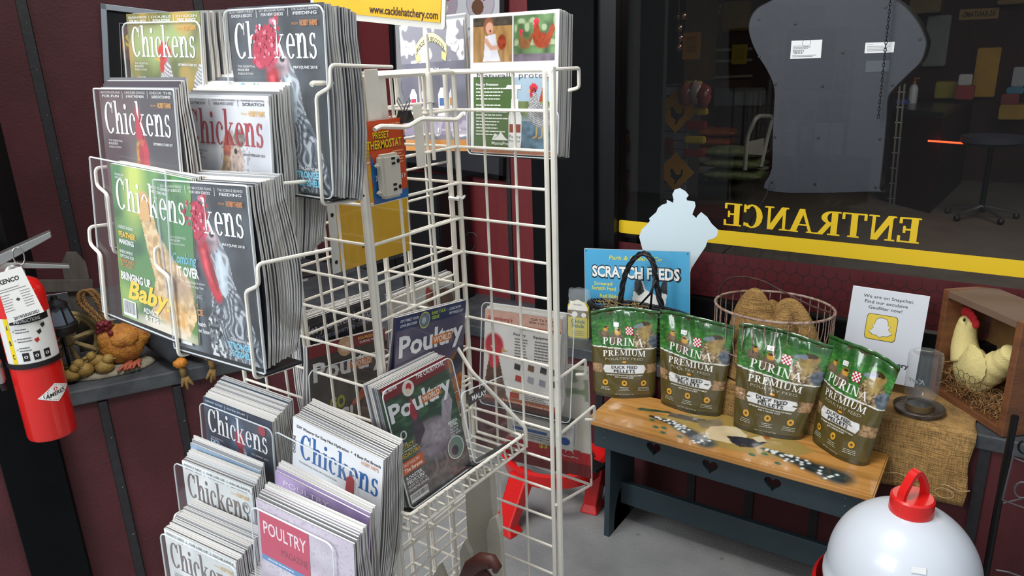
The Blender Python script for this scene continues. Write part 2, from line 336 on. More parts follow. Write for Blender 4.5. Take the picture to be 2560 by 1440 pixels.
# ---------------------------------------------------------------- painted photographs (colour per vertex)
_rg = np.random.RandomState(5)
def vnoise(u, v, sx, sy, seed=0):
    g = np.random.RandomState(seed).rand(64, 64); x = u*sx+seed*3.1; y = v*sy+seed*1.7
    xi = np.floor(x).astype(int); yi = np.floor(y).astype(int); a = x-xi; b = y-yi; a = a*a*(3-2*a); b = b*b*(3-2*b)
    return (g[yi % 64, xi % 64]*(1-a)+g[yi % 64, (xi+1) % 64]*a)*(1-b)+(g[(yi+1) % 64, xi % 64]*(1-a)+g[(yi+1) % 64, (xi+1) % 64]*a)*b
class Paint:
    def __init__(s, nx, ny, asp, col='ffffff'):
        s.nx, s.ny = nx, ny; s.asp = asp              # asp = height/width ; u 0..1, v 0..asp
        s.u, s.v = np.meshgrid(np.linspace(0, 1, nx), np.linspace(0, asp, ny)); s.a = np.zeros((ny, nx, 3)); s.a[:] = lin(col)
    def mix(s, m, col, var=0, seed=1, sc=30, sy=None):
        c = np.array(lin(col)); k = 1
        if var: k = (1+var*(2*vnoise(s.u, s.v, sc, sy or sc, seed)-1))[..., None]
        s.a = s.a*(1-m[..., None])+c*k*m[..., None]; return s
    def grad(s, c0, c1, v0=0, v1=None):
        v1 = v1 or s.asp; t = np.clip((s.v-v0)/(v1-v0), 0, 1)[..., None]; s.a = np.array(lin(c0))*(1-t)+np.array(lin(c1))*t; return s
    def cloud(s, col, sc=4, seed=1, lo=.5, hi=.75, k=1, sy=None):
        m = np.clip((vnoise(s.u, s.v, sc, sy or sc, seed)*.7+.3*vnoise(s.u, s.v, sc*2.3, (sy or sc)*2.3, seed+1)-lo)/(hi-lo), 0, 1)*k; return s.mix(m, col)
    def ell(s, cx, cy, rx, ry, col, rot=0, soft=.12, var=0, seed=1, sc=30, clip=None):
        c_, s_ = math.cos(math.radians(rot)), math.sin(math.radians(rot)); x = s.u-cx; y = s.v-cy
        d = np.sqrt(((x*c_+y*s_)/rx)**2+((-x*s_+y*c_)/ry)**2); m = np.clip((1+soft-d)/(2*soft), 0, 1)
        if clip is not None: m = m*clip
        s.mix(m, col, var, seed, sc); s.m = m; return s
    def poly(s, pts, col, soft=0, var=0, seed=1, sc=30, sy=None, clip=None):
        ins = np.zeros(s.u.shape, bool); n = len(pts)
        for i in range(n):
            x0, y0 = pts[i]; x1, y1 = pts[(i+1) % n]
            if y0 == y1: continue
            ins ^= ((s.v > min(y0, y1)) & (s.v <= max(y0, y1)) & (s.u < (x1-x0)*(s.v-y0)/(y1-y0)+x0))
        m = ins.astype(float)
        if clip is not None: m = m*clip
        s.mix(m, col, var, seed, sc, sy); s.m = m; return s
    def stroke(s, pts, r0, r1, col, var=0, seed=1, sc=30, soft=.35):
        d = np.full(s.u.shape, 9.); n = len(pts)-1
        for i in range(n):
            (x0, y0), (x1, y1) = pts[i], pts[i+1]; L2 = (x1-x0)**2+(y1-y0)**2+1e-12
            t = np.clip(((s.u-x0)*(x1-x0)+(s.v-y0)*(y1-y0))/L2, 0, 1); r = r0+(r1-r0)*(i+t)/n
            d = np.minimum(d, np.hypot(s.u-x0-t*(x1-x0), s.v-y0-t*(y1-y0))/r)
        m = np.clip((1+soft-d)/(2*soft), 0, 1); s.mix(m, col, var, seed, sc); s.m = m; return s
    def bars(s, m, col, fx, fy, wob=.3, seed=3, k=1, th=0):
        p = np.sin((s.u*fx+s.v*fy+wob*4*vnoise(s.u, s.v, 9, 9, seed))*6.283); return s.mix(m*np.clip((p-th)*3, 0, 1)*k, col)
    def speck(s, m, col, sc=60, th=.6, seed=2, k=1, sy=None):
        return s.mix(m*np.clip((vnoise(s.u, s.v, sc, sy or sc, seed)-th)*8, 0, 1)*k, col)
    def build(s, name, parent, W, H, mt=None, fn=None, z=.0004, M=None):
        ny, nx = s.ny, s.nx; X = s.u*W; Y = s.v/s.asp*H; Z = np.full_like(X, z)
        if fn: X, Y, Z = fn(X, Y, Z)
        me = bpy.data.meshes.new(name); nv = nx*ny; me.vertices.add(nv)
        me.vertices.foreach_set('co', np.stack([X, Y, Z], -1).astype('f').ravel())
        i = (np.arange(ny-1)[:, None]*nx+np.arange(nx-1)[None]).ravel(); q = np.stack([i, i+1, i+nx+1, i+nx], -1).astype('i'); nf = len(q)
        me.loops.add(nf*4); me.loops.foreach_set('vertex_index', q.ravel()); me.polygons.add(nf)
        me.polygons.foreach_set('loop_start', np.arange(nf, dtype='i')*4); me.polygons.foreach_set('loop_total', np.full(nf, 4, 'i'))
        me.update(); me.validate()
        if fn: me.polygons.foreach_set('use_smooth', [True]*nf)
        at = me.color_attributes.new('Col', 'FLOAT_COLOR', 'POINT'); at.data.foreach_set('color', np.concatenate([np.clip(s.a, 0, 1), np.ones((ny, nx, 1))], -1).astype('f').ravel())
        me.materials.append(mt or PRINT); o = bpy.data.objects.new(name, me); C.objects.link(o); o.parent = parent
        if M is not None: o.matrix_local = M
        return o
def bird(p, cx, cy, s, f=1, body='8a5a30', neck=None, pat=None, comb='c8202c', leg='c9a050', tail=None, tailup=1, seed=3, legs=True):
    neck = neck or body; tail = tail or body; X = lambda x: cx+f*x*s; Y = lambda y: cy+y*s; Pt = lambda L: [(X(a), Y(b)) for a, b in L]
    if legs:
        for lx in (-.05, .12): p.stroke(Pt([(lx, -.3), (lx-.02, -.62), (lx-.12, -.66)]), .022*s, .016*s, leg)
    p.poly(Pt([(.28, .0), (.42, .35*tailup), (.52, .5*tailup), (.62, .48*tailup), (.66, .3*tailup), (.55, .05), (.4, -.2)]), tail, var=.3, seed=seed); m3 = p.m
    p.ell(X(.08), Y(-.08), .4*s, .29*s, body, rot=-8*f, var=.28, seed=seed, sc=40); m1 = p.m
    p.poly(Pt([(-.34, -.02), (-.3, .3), (-.22, .52), (-.08, .5), (.02, .22), (.16, .1), (-.1, -.25)]), neck, var=.25, seed=seed+1); m2 = p.m
    p.ell(X(-.18), Y(.54), .1*s, .095*s, neck, var=.1); m = np.clip(m1+m2+m3, 0, 1)
    if pat == 'bar': p.bars(m, 'e8e8ea', 9/s, 22/s, .35)
    if pat == 'lace': p.speck(m, '1c1614', 26/s, .52, k=.8); p.speck(m, 'd9cdb8', 34/s, .66, seed=9, k=.6)
    p.ell(X(.1), Y(-.02), .25*s, .15*s, tail, rot=-18*f, soft=.4, var=.35, seed=seed+7, sc=60, clip=m1*.45)
    p.ell(X(-.21), Y(.55), .07*s, .06*s, comb, var=.2)
    for k, (a, b) in enumerate([(-.26, .63), (-.2, .68), (-.13, .67), (-.08, .62)]): p.ell(X(a), Y(b), .042*s, .06*s, comb, var=.2)
    p.ell(X(-.24), Y(.45), .045*s, .075*s, comb, var=.15)
    p.poly(Pt([(-.27, .57), (-.38, .53), (-.27, .51)]), 'e0b050'); p.ell(X(-.2), Y(.56), .018*s, .018*s, '101010')
    return p
# ================================================================ the setting
ZL, YL, YB, YG = .56, 2.21, 2.55, 2.50
RED = mat('oxblood_painted_board', '4a2125', .62, spec=.35, noise=.18, nscale=5, bump=.35, bscale=90, stretch=(1, 1, .25))
REDB = mat('brick_red_painted_board', '4a181c', .62, noise=.15, nscale=5, bump=.35, bscale=90, stretch=(1, 1, .25))
PINK = mat('lit_red_panel', '94595a', .6, noise=.1, nscale=9, bump=.2)  # red wall painted paler for the light falling on it
BLK = mat('black_painted_wood', '07080a', .75, spec=.12, noise=.2, nscale=12, bump=.1, bscale=70)
BAT = mat('charcoal_batten', '1f1e21', .55, noise=.25, nscale=30, bump=.2)
LEDGE = mat('worn_slate_paint', '34373b', .5, col2='4c4f52', nscale=14, bump=.4, bscale=50)
CONC = mat('stained_concrete', '7c7d7e', .75, col2='989997', nscale=3.2, bump=.5, bscale=120)
def concrete():
    N = CONC.node_tree.nodes; L = CONC.node_tree.links; b = N['Principled BSDF']; old = b.inputs['Base Color'].links[0].from_socket
    tc = [n for n in N if n.type == 'TEX_COORD'][0]; v = N.new('ShaderNodeTexVoronoi'); v.inputs['Scale'].default_value = 9; L.new(tc.outputs['Object'], v.inputs['Vector'])
    r = N.new('ShaderNodeValToRGB'); r.color_ramp.elements[0].position = .05; r.color_ramp.elements[1].position = .11; r.color_ramp.elements[0].color = (.35, .34, .33, 1)
    r.color_ramp.elements[1].color = (1, 1, 1, 1); L.new(v.outputs['Distance'], r.inputs[0])
    m = N.new('ShaderNodeMix'); m.data_type = 'RGBA'; m.blend_type = 'MULTIPLY'; m.inputs[0].default_value = .8; L.new(old, m.inputs[6]); L.new(r.outputs[0], m.inputs[7]); L.new(m.outputs[2], b.inputs['Base Color'])
concrete()
DL = Vector((math.cos(math.radians(61.9)), math.sin(math.radians(61.9)), 0)); NL = Vector((DL.y, -DL.x, 0))   # left wall direction, normal into the room
ZP, OFF = .72, 1.15
P0 = pZ(387, 935, ZP); P0.z = 0
CORN = P0+DL*((YL-P0.y)/DL.y)
WLM = fr(CORN, DL, (0, 0, 1))                                                  # local: x toward the corner, y up, z into the room
WLI = WLM.inverted()
struct(MB().box((-5, -3, -.05), (3, YL+.1, 0)).build('floor', CONC))
pe = WLI @ pP(1010, 820, CORN, NL); sE = pe.x; PE = WLM @ Vector((sE, 0, 0))
cuX = CORN-NL*OFF; cuX = cuX+DL*((YB-cuX.y)/DL.y)                              # where the upper left wall meets the back wall
wll = struct(MB().box((-3.2, 0, -.04), (sE, ZP-.045, 0)).build('wall_left', RED, M=WLM))
ES = Vector((-2.12, YL, 0)); m = MB()
m.add([PE, ES, ES+Vector((0, .04, 0)), PE+Vector((-.03, .03, 0))]+[v+Vector((0, 0, ZP-.045)) for v in (PE, ES, ES+Vector((0, .04, 0)), PE+Vector((-.03, .03, 0)))], [(3, 2, 1, 0), (4, 5, 6, 7), (0, 1, 5, 4), (1, 2, 6, 5), (2, 3, 7, 6), (3, 0, 4, 7)])
struct(m.build('wall_left_return', RED))
cuZ = CORN-NL*OFF; cuZ = cuZ+DL*((YL-.01-cuZ.y)/DL.y)
fl = WLM @ Vector((-3.2, 0, .012)); bl_ = WLM @ Vector((-3.2, 0, -OFF)); pf = WLM @ Vector((sE+.01, 0, .012))
struct(MB().prism([(fl.x, fl.y), (pf.x, pf.y), (-2.09, YL-.01), (cuZ.x, YL-.01), (bl_.x, bl_.y)], ZP-.045, ZP).build('trim_1', LEDGE, bevel=.004))
cuL = (WLI @ cuX).x
wlu = struct(MB().box((-3.2, ZP, -OFF-.04), (cuL, 2.9, -OFF)).build('wall_left_upper', RED, M=WLM))
def on_left(px, py, off=0):
    q = WLM.inverted() @ pP(px, py, CORN-NL*off, NL); return q
def batten(parent, x0, y0, y1, z, wd=.028, th=.008, top_x=None, nails=True, M=None):
    m = MB(); tx = x0 if top_x is None else top_x
    m.add([(x0-wd/2, y0, z), (x0+wd/2, y0, z), (tx+wd/2, y1, z), (tx-wd/2, y1, z), (x0-wd/2+.003, y0, z+th), (x0+wd/2-.003, y0, z+th), (tx+wd/2-.003, y1, z+th), (tx-wd/2+.003, y1, z+th)],
          [(4, 5, 6, 7), (0, 1, 5, 4), (1, 2, 6, 5), (2, 3, 7, 6), (3, 0, 4, 7)])
    b = m.build('batten', BAT, parent)
    if nails:
        n = MB(); k = y0+.04
        while k < y1: n.ball((x0+.004, k, z+th), .0028, 6, 4); k += .17
        n.build('nail', mat('dull_nail', '6d6d70', .5, .6), b)
for px, py in ((300, 1200), (455, 1040), (650, 900), (900, 820)):
    q = on_left(px, py)
    if q.x < sE-.03: batten(wll, q.x, .0, ZP-.05, 0)
q = on_left(118, 300, OFF)
for k in range(-1, 5): batten(wlu, q.x+k*.62, ZP, 2.9, -OFF, .04)
# black pilaster and the lit red panel past it
a = on_left(145, 1090); b = on_left(233, 1440); l = on_left(84, 1440)
pil = struct(MB().box((l.x, 0, -.36), (b.x, 2.9, .03)).build('trim_2', BLK, M=WLM, bevel=.003))
pk = struct(MB().box((l.x-1.2, 0, -.36), (l.x, 2.9, -.02)).build('wall_left_end', PINK, M=WLM))
batten(pk, l.x-.07, 0, 1.2, -.02, .006, .001, nails=False)
# wall below the window ledge
wbl = struct(MB().box((-2.12, YL, 0), (1.6, YL+.04, ZL-.045)).build('wall_back', REDB))
WBM = fr((0, YL, 0), (1, 0, 0), (0, 0, 1))
for px, py in ((1500, 1100), (1730, 1180), (1873, 1250), (2033, 1300), (2442, 1240)):
    q = pY(px, py, YL); m = MB().box((q.x-.014, YL-.007, 0), (q.x+.014, YL, ZL-.045)); m.build('batten', BAT, wbl)
struct(MB().box((cuX.x-.2, YL-.002, ZL-.045), (-2.12, YB+.06, ZL)).box((-2.12, YL-.012, ZL-.045), (1.6, YB+.06, ZL)).build('trim_3', LEDGE, bevel=.004))
# wall above the ledge behind the rack
xr = pY(1368, 600, YB).x
wbu = struct(MB().box((cuX.x-.05, YB, ZL), (xr+.05, YB+.04, 2.9)).build('wall_back_upper', mat('brick_red_wall', '6a1f23', .62, noise=.15, nscale=5, bump=.35, bscale=90, stretch=(1, 1, .25))))
for px, wd in ((1168, .03), (1278, .02), (1362, .03)):
    q = pY(px, 600, YB); m = MB().box((q.x-wd/2, YB-.008, ZL), (q.x+wd/2, YB, 2.9)); bt = m.build('batten', BAT, wbu)
    n = MB()
    for k in range(8): n.ball((q.x+.005, YB-.008, .7+k*.2), .003, 6, 4)
    n.build('nail', mat('dull_nail', '6d6d70'), bt)
# black jamb boards and the window
xj = pY(1484, 400, 2.44).x; xg = pY(1546, 549, YG).x; zg = pY(1750, 742, YG).z
struct(MB().box((xr, 2.44, ZL), (xj, 2.62, 2.9)).build('trim_4', BLK, bevel=.003))
wf = struct(MB().box((xj, 2.47, ZL), (xg, 2.56, 2.9)).box((xg, 2.47, ZL), (1.7, 2.56, zg)).box((xg, 2.47, 2.6), (1.7, 2.56, 2.9)).build('window_1', mat('black_window_frame', '060608', .4, spec=.3)))
MB().box((xg-.012, 2.455, zg-.01), (xg+.004, 2.47, 2.6)).build('glazing_bead', mat('black_window_frame', '0c0d0f'), wf)
MB().box((xg, YG+.002, zg), (1.7, YG+.008, 2.6)).build('pane', GLASS, wf)
# ---------------------------------------------------------------- lettering and decals on the glass
YELL = mat('yellow_vinyl', 'd9b516', .45); WHV = mat('white_vinyl', 'cfdfe6', .5)
def onG(px, py, Y=YG): q = pY(px, py, Y); return (q.x, q.z)
GM = fr((0, YG, 0), (1, 0, 0), (0, 0, 1))
zb, zt = pY(1546, 581, YG).z, pY(1546, 549, YG).z
tag(MB().prism(rrect(xg+.003, zb, 1.68, zt, .008), .0003, .0009).build('yellow_stripe', YELL, M=GM), 'long yellow vinyl stripe across the dark window under the reversed lettering', 'stripe')
e = thing('window_lettering', 'yellow serif word ENTRANCE seen reversed on the dark window glass', 'lettering', GM)
x0, x1 = onG(1806, 540)[0], onG(2298, 590)[0]; zt0, zb0 = onG(1820, 508)[1], onG(1820, 563)[1]
tot = sum(GL[c][1] for c in 'ENTRANCE')+.14; cur = x1; sx = (x1-x0)/tot
for ch in 'ENTRANCE':
    polys, adv = GL[ch]; m = MB(); hh = zt0-zb0; kz = 0
    for p in polys:
        for ox, oy in ((.02, 0), (-.02, 0), (0, .015)):
            pts = [(cur-(a+ox)*sx, zb0+(b+oy)*hh) for a, b in p]; kz += 1; m.add([(x, y, .001+kz*1.2e-5) for x, y in pts], [tuple(range(len(pts)))[::-1]])
    m.build('letter', YELL, e); cur -= (adv+.02)*sx
# red band with chicken-wire print
zr1 = .5*(onG(1745, 628)[1]+onG(2100, 668)[1]); zr0 = onG(1900, 760)[1]
rb = MB().box((xg+.003, zr0, .0002), (1.68, zr1, .0006)).build('red_window_band', mat('red_vinyl_band', '4c1016', .5), M=GM)
tag(rb, 'dark red vinyl band printed with black chicken wire along the bottom of the window', 'decal')
hm = MB(); hr = .024; sgs = set()
for i in range(int((1.68-xg)/(hr*1.732))+1):
    for j in range(-1, int((zr1-zr0)/(hr*1.5))+2):
        cx = xg+hr+(i+(j % 2)*.5)*hr*1.732; cz = zr0+j*hr*1.5
        for k in range(6):
            a0 = math.radians(30+60*k); a1 = math.radians(90+60*k)
            A = (round(cx+hr*math.cos(a0), 4), round(cz+hr*math.sin(a0), 4)); B = (round(cx+hr*math.cos(a1), 4), round(cz+hr*math.sin(a1), 4))
            if min(A[1], B[1]) < zr0 or max(A[1], B[1]) > zr1 or max(A[0], B[0]) > 1.67 or min(A[0], B[0]) < xg+.004: continue
            sgs.add((min(A, B), max(A, B)))
for A, B in sgs:
    d = Vector((B[0]-A[0], B[1]-A[1])).normalized()*.0011; hm.add([(A[0]-d.y, A[1]+d.x, .001), (A[0]+d.y, A[1]-d.x, .001), (B[0]+d.y, B[1]-d.x, .001), (B[0]-d.y, B[1]+d.x, .001)], [(0, 1, 2, 3)])
hm.build('wire_print', mat('black_ink', '1b0d10', .6), rb)
# white rooster sticker seen from behind
sil = [(1700, 470), (1714, 478), (1722, 488), (1716, 496), (1718, 501), (1737, 504), (1739, 515), (1731, 536), (1741, 545), (1743, 540), (1753, 530), (1768, 542), (1780, 560), (1796, 575), (1793, 590), (1783, 597), (1770, 600), (1764, 617), (1745, 645), (1728, 672), (1722, 700), (1640, 700), (1606, 622), (1598, 592), (1604, 574), (1617, 562), (1625, 552), (1623, 546), (1641, 530), (1645, 520), (1655, 512), (1667, 508), (1667, 499), (1683, 507), (1684, 498), (1681, 486), (1687, 474)]
Yd = YG-.0012
m = MB(); pts = [onG(a, b, Yd) for a, b in sil]; m.prism(pts, .0013, .0018)
tag(m.build('rooster_sticker', WHV, M=GM), 'white vinyl rooster silhouette stuck on the window above the yellow stripe', 'sticker')
# ================================================================ the shop reflected in the glass, modelled as a mirrored room behind it
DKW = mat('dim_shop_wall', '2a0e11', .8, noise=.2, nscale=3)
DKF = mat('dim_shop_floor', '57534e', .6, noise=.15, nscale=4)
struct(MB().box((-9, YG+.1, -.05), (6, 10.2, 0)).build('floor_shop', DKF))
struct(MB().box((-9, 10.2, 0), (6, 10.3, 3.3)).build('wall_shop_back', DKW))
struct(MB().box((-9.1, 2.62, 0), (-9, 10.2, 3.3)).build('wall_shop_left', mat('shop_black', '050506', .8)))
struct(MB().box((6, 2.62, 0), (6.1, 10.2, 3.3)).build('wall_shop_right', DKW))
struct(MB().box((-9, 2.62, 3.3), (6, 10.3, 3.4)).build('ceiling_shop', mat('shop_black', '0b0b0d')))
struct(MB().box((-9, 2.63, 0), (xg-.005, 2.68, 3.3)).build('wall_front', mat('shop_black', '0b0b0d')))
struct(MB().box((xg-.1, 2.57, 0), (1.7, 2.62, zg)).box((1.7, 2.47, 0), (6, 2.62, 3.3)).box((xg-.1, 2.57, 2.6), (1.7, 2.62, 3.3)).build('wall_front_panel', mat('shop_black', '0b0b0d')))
# dark partition just inside, left of the glass
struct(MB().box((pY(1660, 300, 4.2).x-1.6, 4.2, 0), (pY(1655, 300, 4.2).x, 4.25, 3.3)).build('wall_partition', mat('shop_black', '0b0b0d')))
# ---------------------------------------------------------------- shaped sign board hung inside the glass
SY = 2.60
prof = [(1926, 478), (1930, 420), (1934, 300), (1937, 240), (1932, 205), (1915, 170), (1898, 143), (1882, 110), (1873, 75), (1878, 45), (1895, 22), (1925, 5), (1965, -12), (2040, -25), (2130, -30), (2200, -15), (2250, 8), (2290, 50), (2312, 95), (2313, 120), (2300, 155), (2270, 185), (2235, 220), (2219, 245), (2215, 300), (2208, 380), (2198, 470), (2190, 478)]
profm = [pY(a, b, SY) for a, b in prof]; cx0, cz0 = pY(2080, 240, SY).x, pY(2080, 240, SY).z
pts = [(v.x-cx0, v.z-cz0) for v in profm]; pts = [tuple(v) for v in smoothpts([(x, y, 0) for x, y in pts], 4, True)]; pts = [(a, b) for a, b, _ in pts][::-1]
sb = thing('hanging_sign', 'large grey back of a shaped sign board hanging behind the window', 'sign', fr((cx0, SY, cz0), (1, 0, 0), (0, 0, 1)))
MB().prism(pts, -.002, 0).build('back_plate', mat('grey_sign_back', '23272f', .6, noise=.12, nscale=60), sb)
MB().prism([(x*1.012, y*1.01) for x, y in pts], -.10, -.003).build('sign_casing', mat('gloss_black_casing', '060607', .15), sb)
for px, py in ((1897, 48), (1988, 60), (1898, 142), (1938, 211), (2107, 132), (2214, 18), (2300, 98), (2231, 213), (2056, 216), (1937, 343), (2046, 345), (2200, 348), (1930, 456), (2037, 461), (2189, 469)):
    q = pY(px, py, SY); MB().lathe([(.0001, .0015), (.004, .0012), (.005, 0)], 10).build('screw', mat('black_screw', '050505', .4), sb, M=sb.matrix_world @ T(q.x-cx0, q.z-cz0, 0))
def sticker(name, TL_, BR_, Y, parent, fn):
    a, b = pY(*TL_, Y), pY(*BR_, Y); W_, H_ = b.x-a.x, a.z-b.z; M = parent.matrix_world.inverted() @ fr((a.x, Y, b.z), (1, 0, 0), (0, 0, 1))
    o = MB().box((0, 0, 0), (W_, H_, .0006)).build(name, mat('white_label', 'd5d6d6', .5), parent); o.matrix_local = M
    A = Art(W_, H_); A.z = .0008; fn(A); A.build('label_print', o, mt=MATTE)
def f1(A):
    A.ring(.5, .86, .14, .012, '555560'); A.lines(.06, .68, .7, 3, .075, '6a6a70', .03, 2); A.text('IDENTITY', .07, .37, .1, '202024', w=.38, bold=.02); A.text('GROUP', .1, .26, .09, '202024', w=.3, bold=.02); A.lines(.06, .16, .85, 2, .07, '6a6a70', .03, 4)
def f2(A): A.text('FCC Notice', .07, .78, .1, '404046', w=.2); A.lines(.07, .6, .85, 4, .14, '6a6a70', .05, 3)
sticker('white_label', (1979, 102), (2052, 145), SY-.001, sb, f1); sticker('notice_label', (2164, 107), (2234, 131), SY-.001, sb, f2)
tp = sticker('faint_tape_mark', (2166, 152), (2222, 179), SY-.001, sb, lambda A: None)
[c for c in sb.children if c.name.startswith('faint')][0].data.materials[0] = mat('faded_tape', '3c4049', .5)
# chain in front of the board
ch = thing('sign_chain', 'thin black chain hanging in front of the grey sign board', 'chain', Vector((pY(2225, 0, SY-.03).x, SY-.03, 1.9)))
pA, pB = pY(2228, -20, SY-.03), pY(2195, 300, SY-.03); nl = 34
for i in range(nl):
    t = i/nl; c = pA.lerp(pB, t); L_ = (pB-pA).length/nl*.68; m = MB()
    d = (pB-pA).normalized(); s_ = Vector((1, 0, 0)) if i % 2 else Vector((0, 1, 0))
    m.tube([c+d*L_*math.cos(a)+s_*.0035*math.sin(a) for a in [k*math.pi/4 for k in range(8)]], .0013, 5, closed=True)
    o = m.build('chain_link', mat('black_steel', '101012', .35, .6), ch); o.matrix_parent_inverse = ch.matrix_world.inverted()
def cord(name, pts, r, m_, label, cat='cord', n=6):
    return tag(MB().tube(smoothpts(pts, n), r, 6).build(name, m_, smooth=2), label, cat)
BC = mat('black_rubber_cord', '08080a', .5)
cord('power_cable', [pY(1926, 455, 2.58), pY(1915, 490, 2.57), pY(1890, 530, 2.56), pY(1855, 590, 2.57), pY(1800, 640, 2.58), pY(1740, 705, 2.58)], .0022, BC, 'thin black cord trailing down the inside of the window from the sign board')
# ---------------------------------------------------------------- mirrored shop furniture, modelled for its reflection in the glass
def gz(px, py): v = pZ(px, py, 0); return v
# platform trolley
YT = 6.9
q = pY(1840, 425, YT); tw = thing('platform_trolley', 'grey folding-handle platform trolley on the dim shop floor', 'trolley', Vector((q.x, YT, 0)))
PI_ = tw.matrix_world.inverted(); GM_ = mat('grey_painted_steel', '8d8f88', .45); WH = mat('black_caster', '15151a', .5)
pl = MB().prism([tuple(( (PI_ @ pZ(a, b, .2)).xy)) for a, b in ((1744, 430), (1850, 436), (1922, 420), (1858, 412), (1800, 412))], .19, .22).build('platform', [GM_], tw)
MB().prism([tuple(( (PI_ @ pZ(a, b, .22)).xy)) for a, b in ((1768, 427), (1846, 431), (1895, 420), (1850, 415), (1800, 415))], .222, .226).build('deck_mat', mat('blue_deck_mat', '39465e', .7), tw)
hp = [PI_ @ v for v in (pY(1862, 425, YT), pY(1868, 340, YT), pY(1888, 297, YT), pY(1898, 290, YT+.1), pY(1925, 290, YT+.5), pY(1930, 297, YT+.55), pY(1915, 360, YT+.5), pY(1902, 418, YT+.4))]
MB().tube(roundcorners(hp, .12), .02, 8).build('push_handle', GM_, tw, smooth=1)
pn = [PI_ @ v for v in (pY(1869, 385, YT), pY(1868, 355, YT), pY(1910, 345, YT+.5), pY(1908, 388, YT+.45))]
MB().add(pn+[v+Vector((0, .02, 0)) for v in pn], [(0, 1, 2, 3), (7, 6, 5, 4), (0, 4, 5, 1), (1, 5, 6, 2), (2, 6, 7, 3), (3, 7, 4, 0)]).build('handle_panel', GM_, tw)
for a, b in ((1766, 443), (1797, 438), (1853, 446), (1882, 442)):
    v = PI_ @ pZ(a, b+6, 0); MB().lathe([(.001, -.02), (.05, -.02), (.06, -.012), (.06, .012), (.05, .02), (.001, .02)], 16).build('caster', WH, tw, M=tw.matrix_world @ T(v.x, v.y, .06) @ RX(90))
def sack(name, c, L_, W_, H_, mt_, label, rz=0, group=None, col2=None):
    m = MB(); n = 14; k = 8
    vs = []; fs = []
    for i in range(n+1):
        u = -1+2*i/n; e_ = (1-abs(u)**4)**.5*.9+.1
        for j in range(k*2):
            a = math.pi*j/k; vs.append((u*L_/2, math.cos(a)*W_/2*(.9+.1*e_), math.sin(a)*H_/2*e_*(1+.08*math.sin(u*9+j))))
    for i in range(n):
        for j in range(2*k): fs.append((i*2*k+j, i*2*k+(j+1) % (2*k), (i+1)*2*k+(j+1) % (2*k), (i+1)*2*k+j))
    fs += [tuple(range(2*k)), tuple(range(n*2*k+2*k-1, n*2*k-1, -1))]
    m.add(vs, fs); o = m.build(name, mt_, M=T(*c) @ RZ(rz), smooth=2); tag(o, label, 'sack', group)
    return o
GRS = [mat('sack_green', '4e6b3a', .5, col2='8c8f6e', nscale=16), mat('sack_orange', 'a8641f', .45, col2='8a2c1e', nscale=12), mat('sack_white', '8d8d86', .5, col2='6d2f2b', nscale=14), mat('sack_red', '7c1a1c', .45), mat('sack_yellow', 'b79a1c', .45)]
tx = pY(1838, 400, 7.9)
for i in range(3):
    sack('feed_sack', (tx.x, 7.95, .29+i*.122), .62, .4, .118, GRS[0], ['green feed sack lying lowest on the trolley', 'middle green feed sack on the trolley', 'topmost green feed sack on the trolley'][i], 4)
bx = pY(1775, 400, 9.0)
for i in range(6):
    sack('feed_sack', (bx.x+.04*(i % 2), 9.0, .056+i*.113), .6, .4, .11, GRS[[2, 2, 2, 1, 1, 1][i]], ['lowest white and red feed sack in the stack left of the trolley', 'second sack up in the stack left of the trolley', 'third sack up, white, in the stack left of the trolley', 'fourth sack up, orange, in the stack left of the trolley', 'fifth sack up, orange, in the stack left of the trolley', 'topmost orange sack in the stack left of the trolley'][i], 3*(i % 3))
# slatwall end display with signs
sx0, sx1 = pY(1655, 300, 6.4).x, pY(1722, 300, 6.4).x
sw = thing('slatwall_display', 'pale slatwall display end standing in the dim shop behind the jamb', 'display', Vector((sx0, 6.4, 0)))
zt_ = pY(1680, 212, 6.4).z
MB().box((0, 0, .1), (sx1-sx0, .3, zt_)).build('panel_core', mat('slat_groove', '1d1d20', .7), sw)
MB().box((-.05, -.1, 0), (sx1-sx0+.4, .45, .16)).build('plinth', mat('dark_red_plinth', '4a1416', .5), sw)
k = .12; i = 0
while k < zt_-.05: MB().box((0, -.012, k), (sx1-sx0, 0, k+.068)).build('slat', mat('pale_slat', '77797c', .6), sw); k += .078
def diamond(px, py, Y, s, label, txt=('XING', 'CROSSING')):
    v = pY(px, py, Y); M = fr(v, (1, .05, 0), (0, 0, 1)) @ RZ(45); o = tag(MB().box((-s/2, -s/2, -.004), (s/2, s/2, 0), bev=0).build('diamond_sign', mat('warning_yellow', 'b98312', .5), M=M), label, 'sign')
    A = Art(s, s); A.z = .001
    A.text(txt[0], 0, 0, .09, '1a1408', w=.36, align='c', flip=True, rot=0)
    A.poly([(-.2, .3), (-.1, .32), (.05, .1), (.2, .12), (.22, .3), (.3, .28), (.26, .05), (.1, -.1), (.02, -.25), (-.03, -.25), (0, -.1), (-.15, .02)], '1a1408')
    o2 = A.build('sign_print', o, M=RZ(-45) @ T(0, -.05, 0), mt=MATTE)
    return o
diamond(1690, 278, 6.36, .27, 'upper yellow diamond hen crossing sign on the slatwall'); diamond(1688, 430, 6.36, .25, 'lower yellow diamond hen crossing sign on the slatwall')
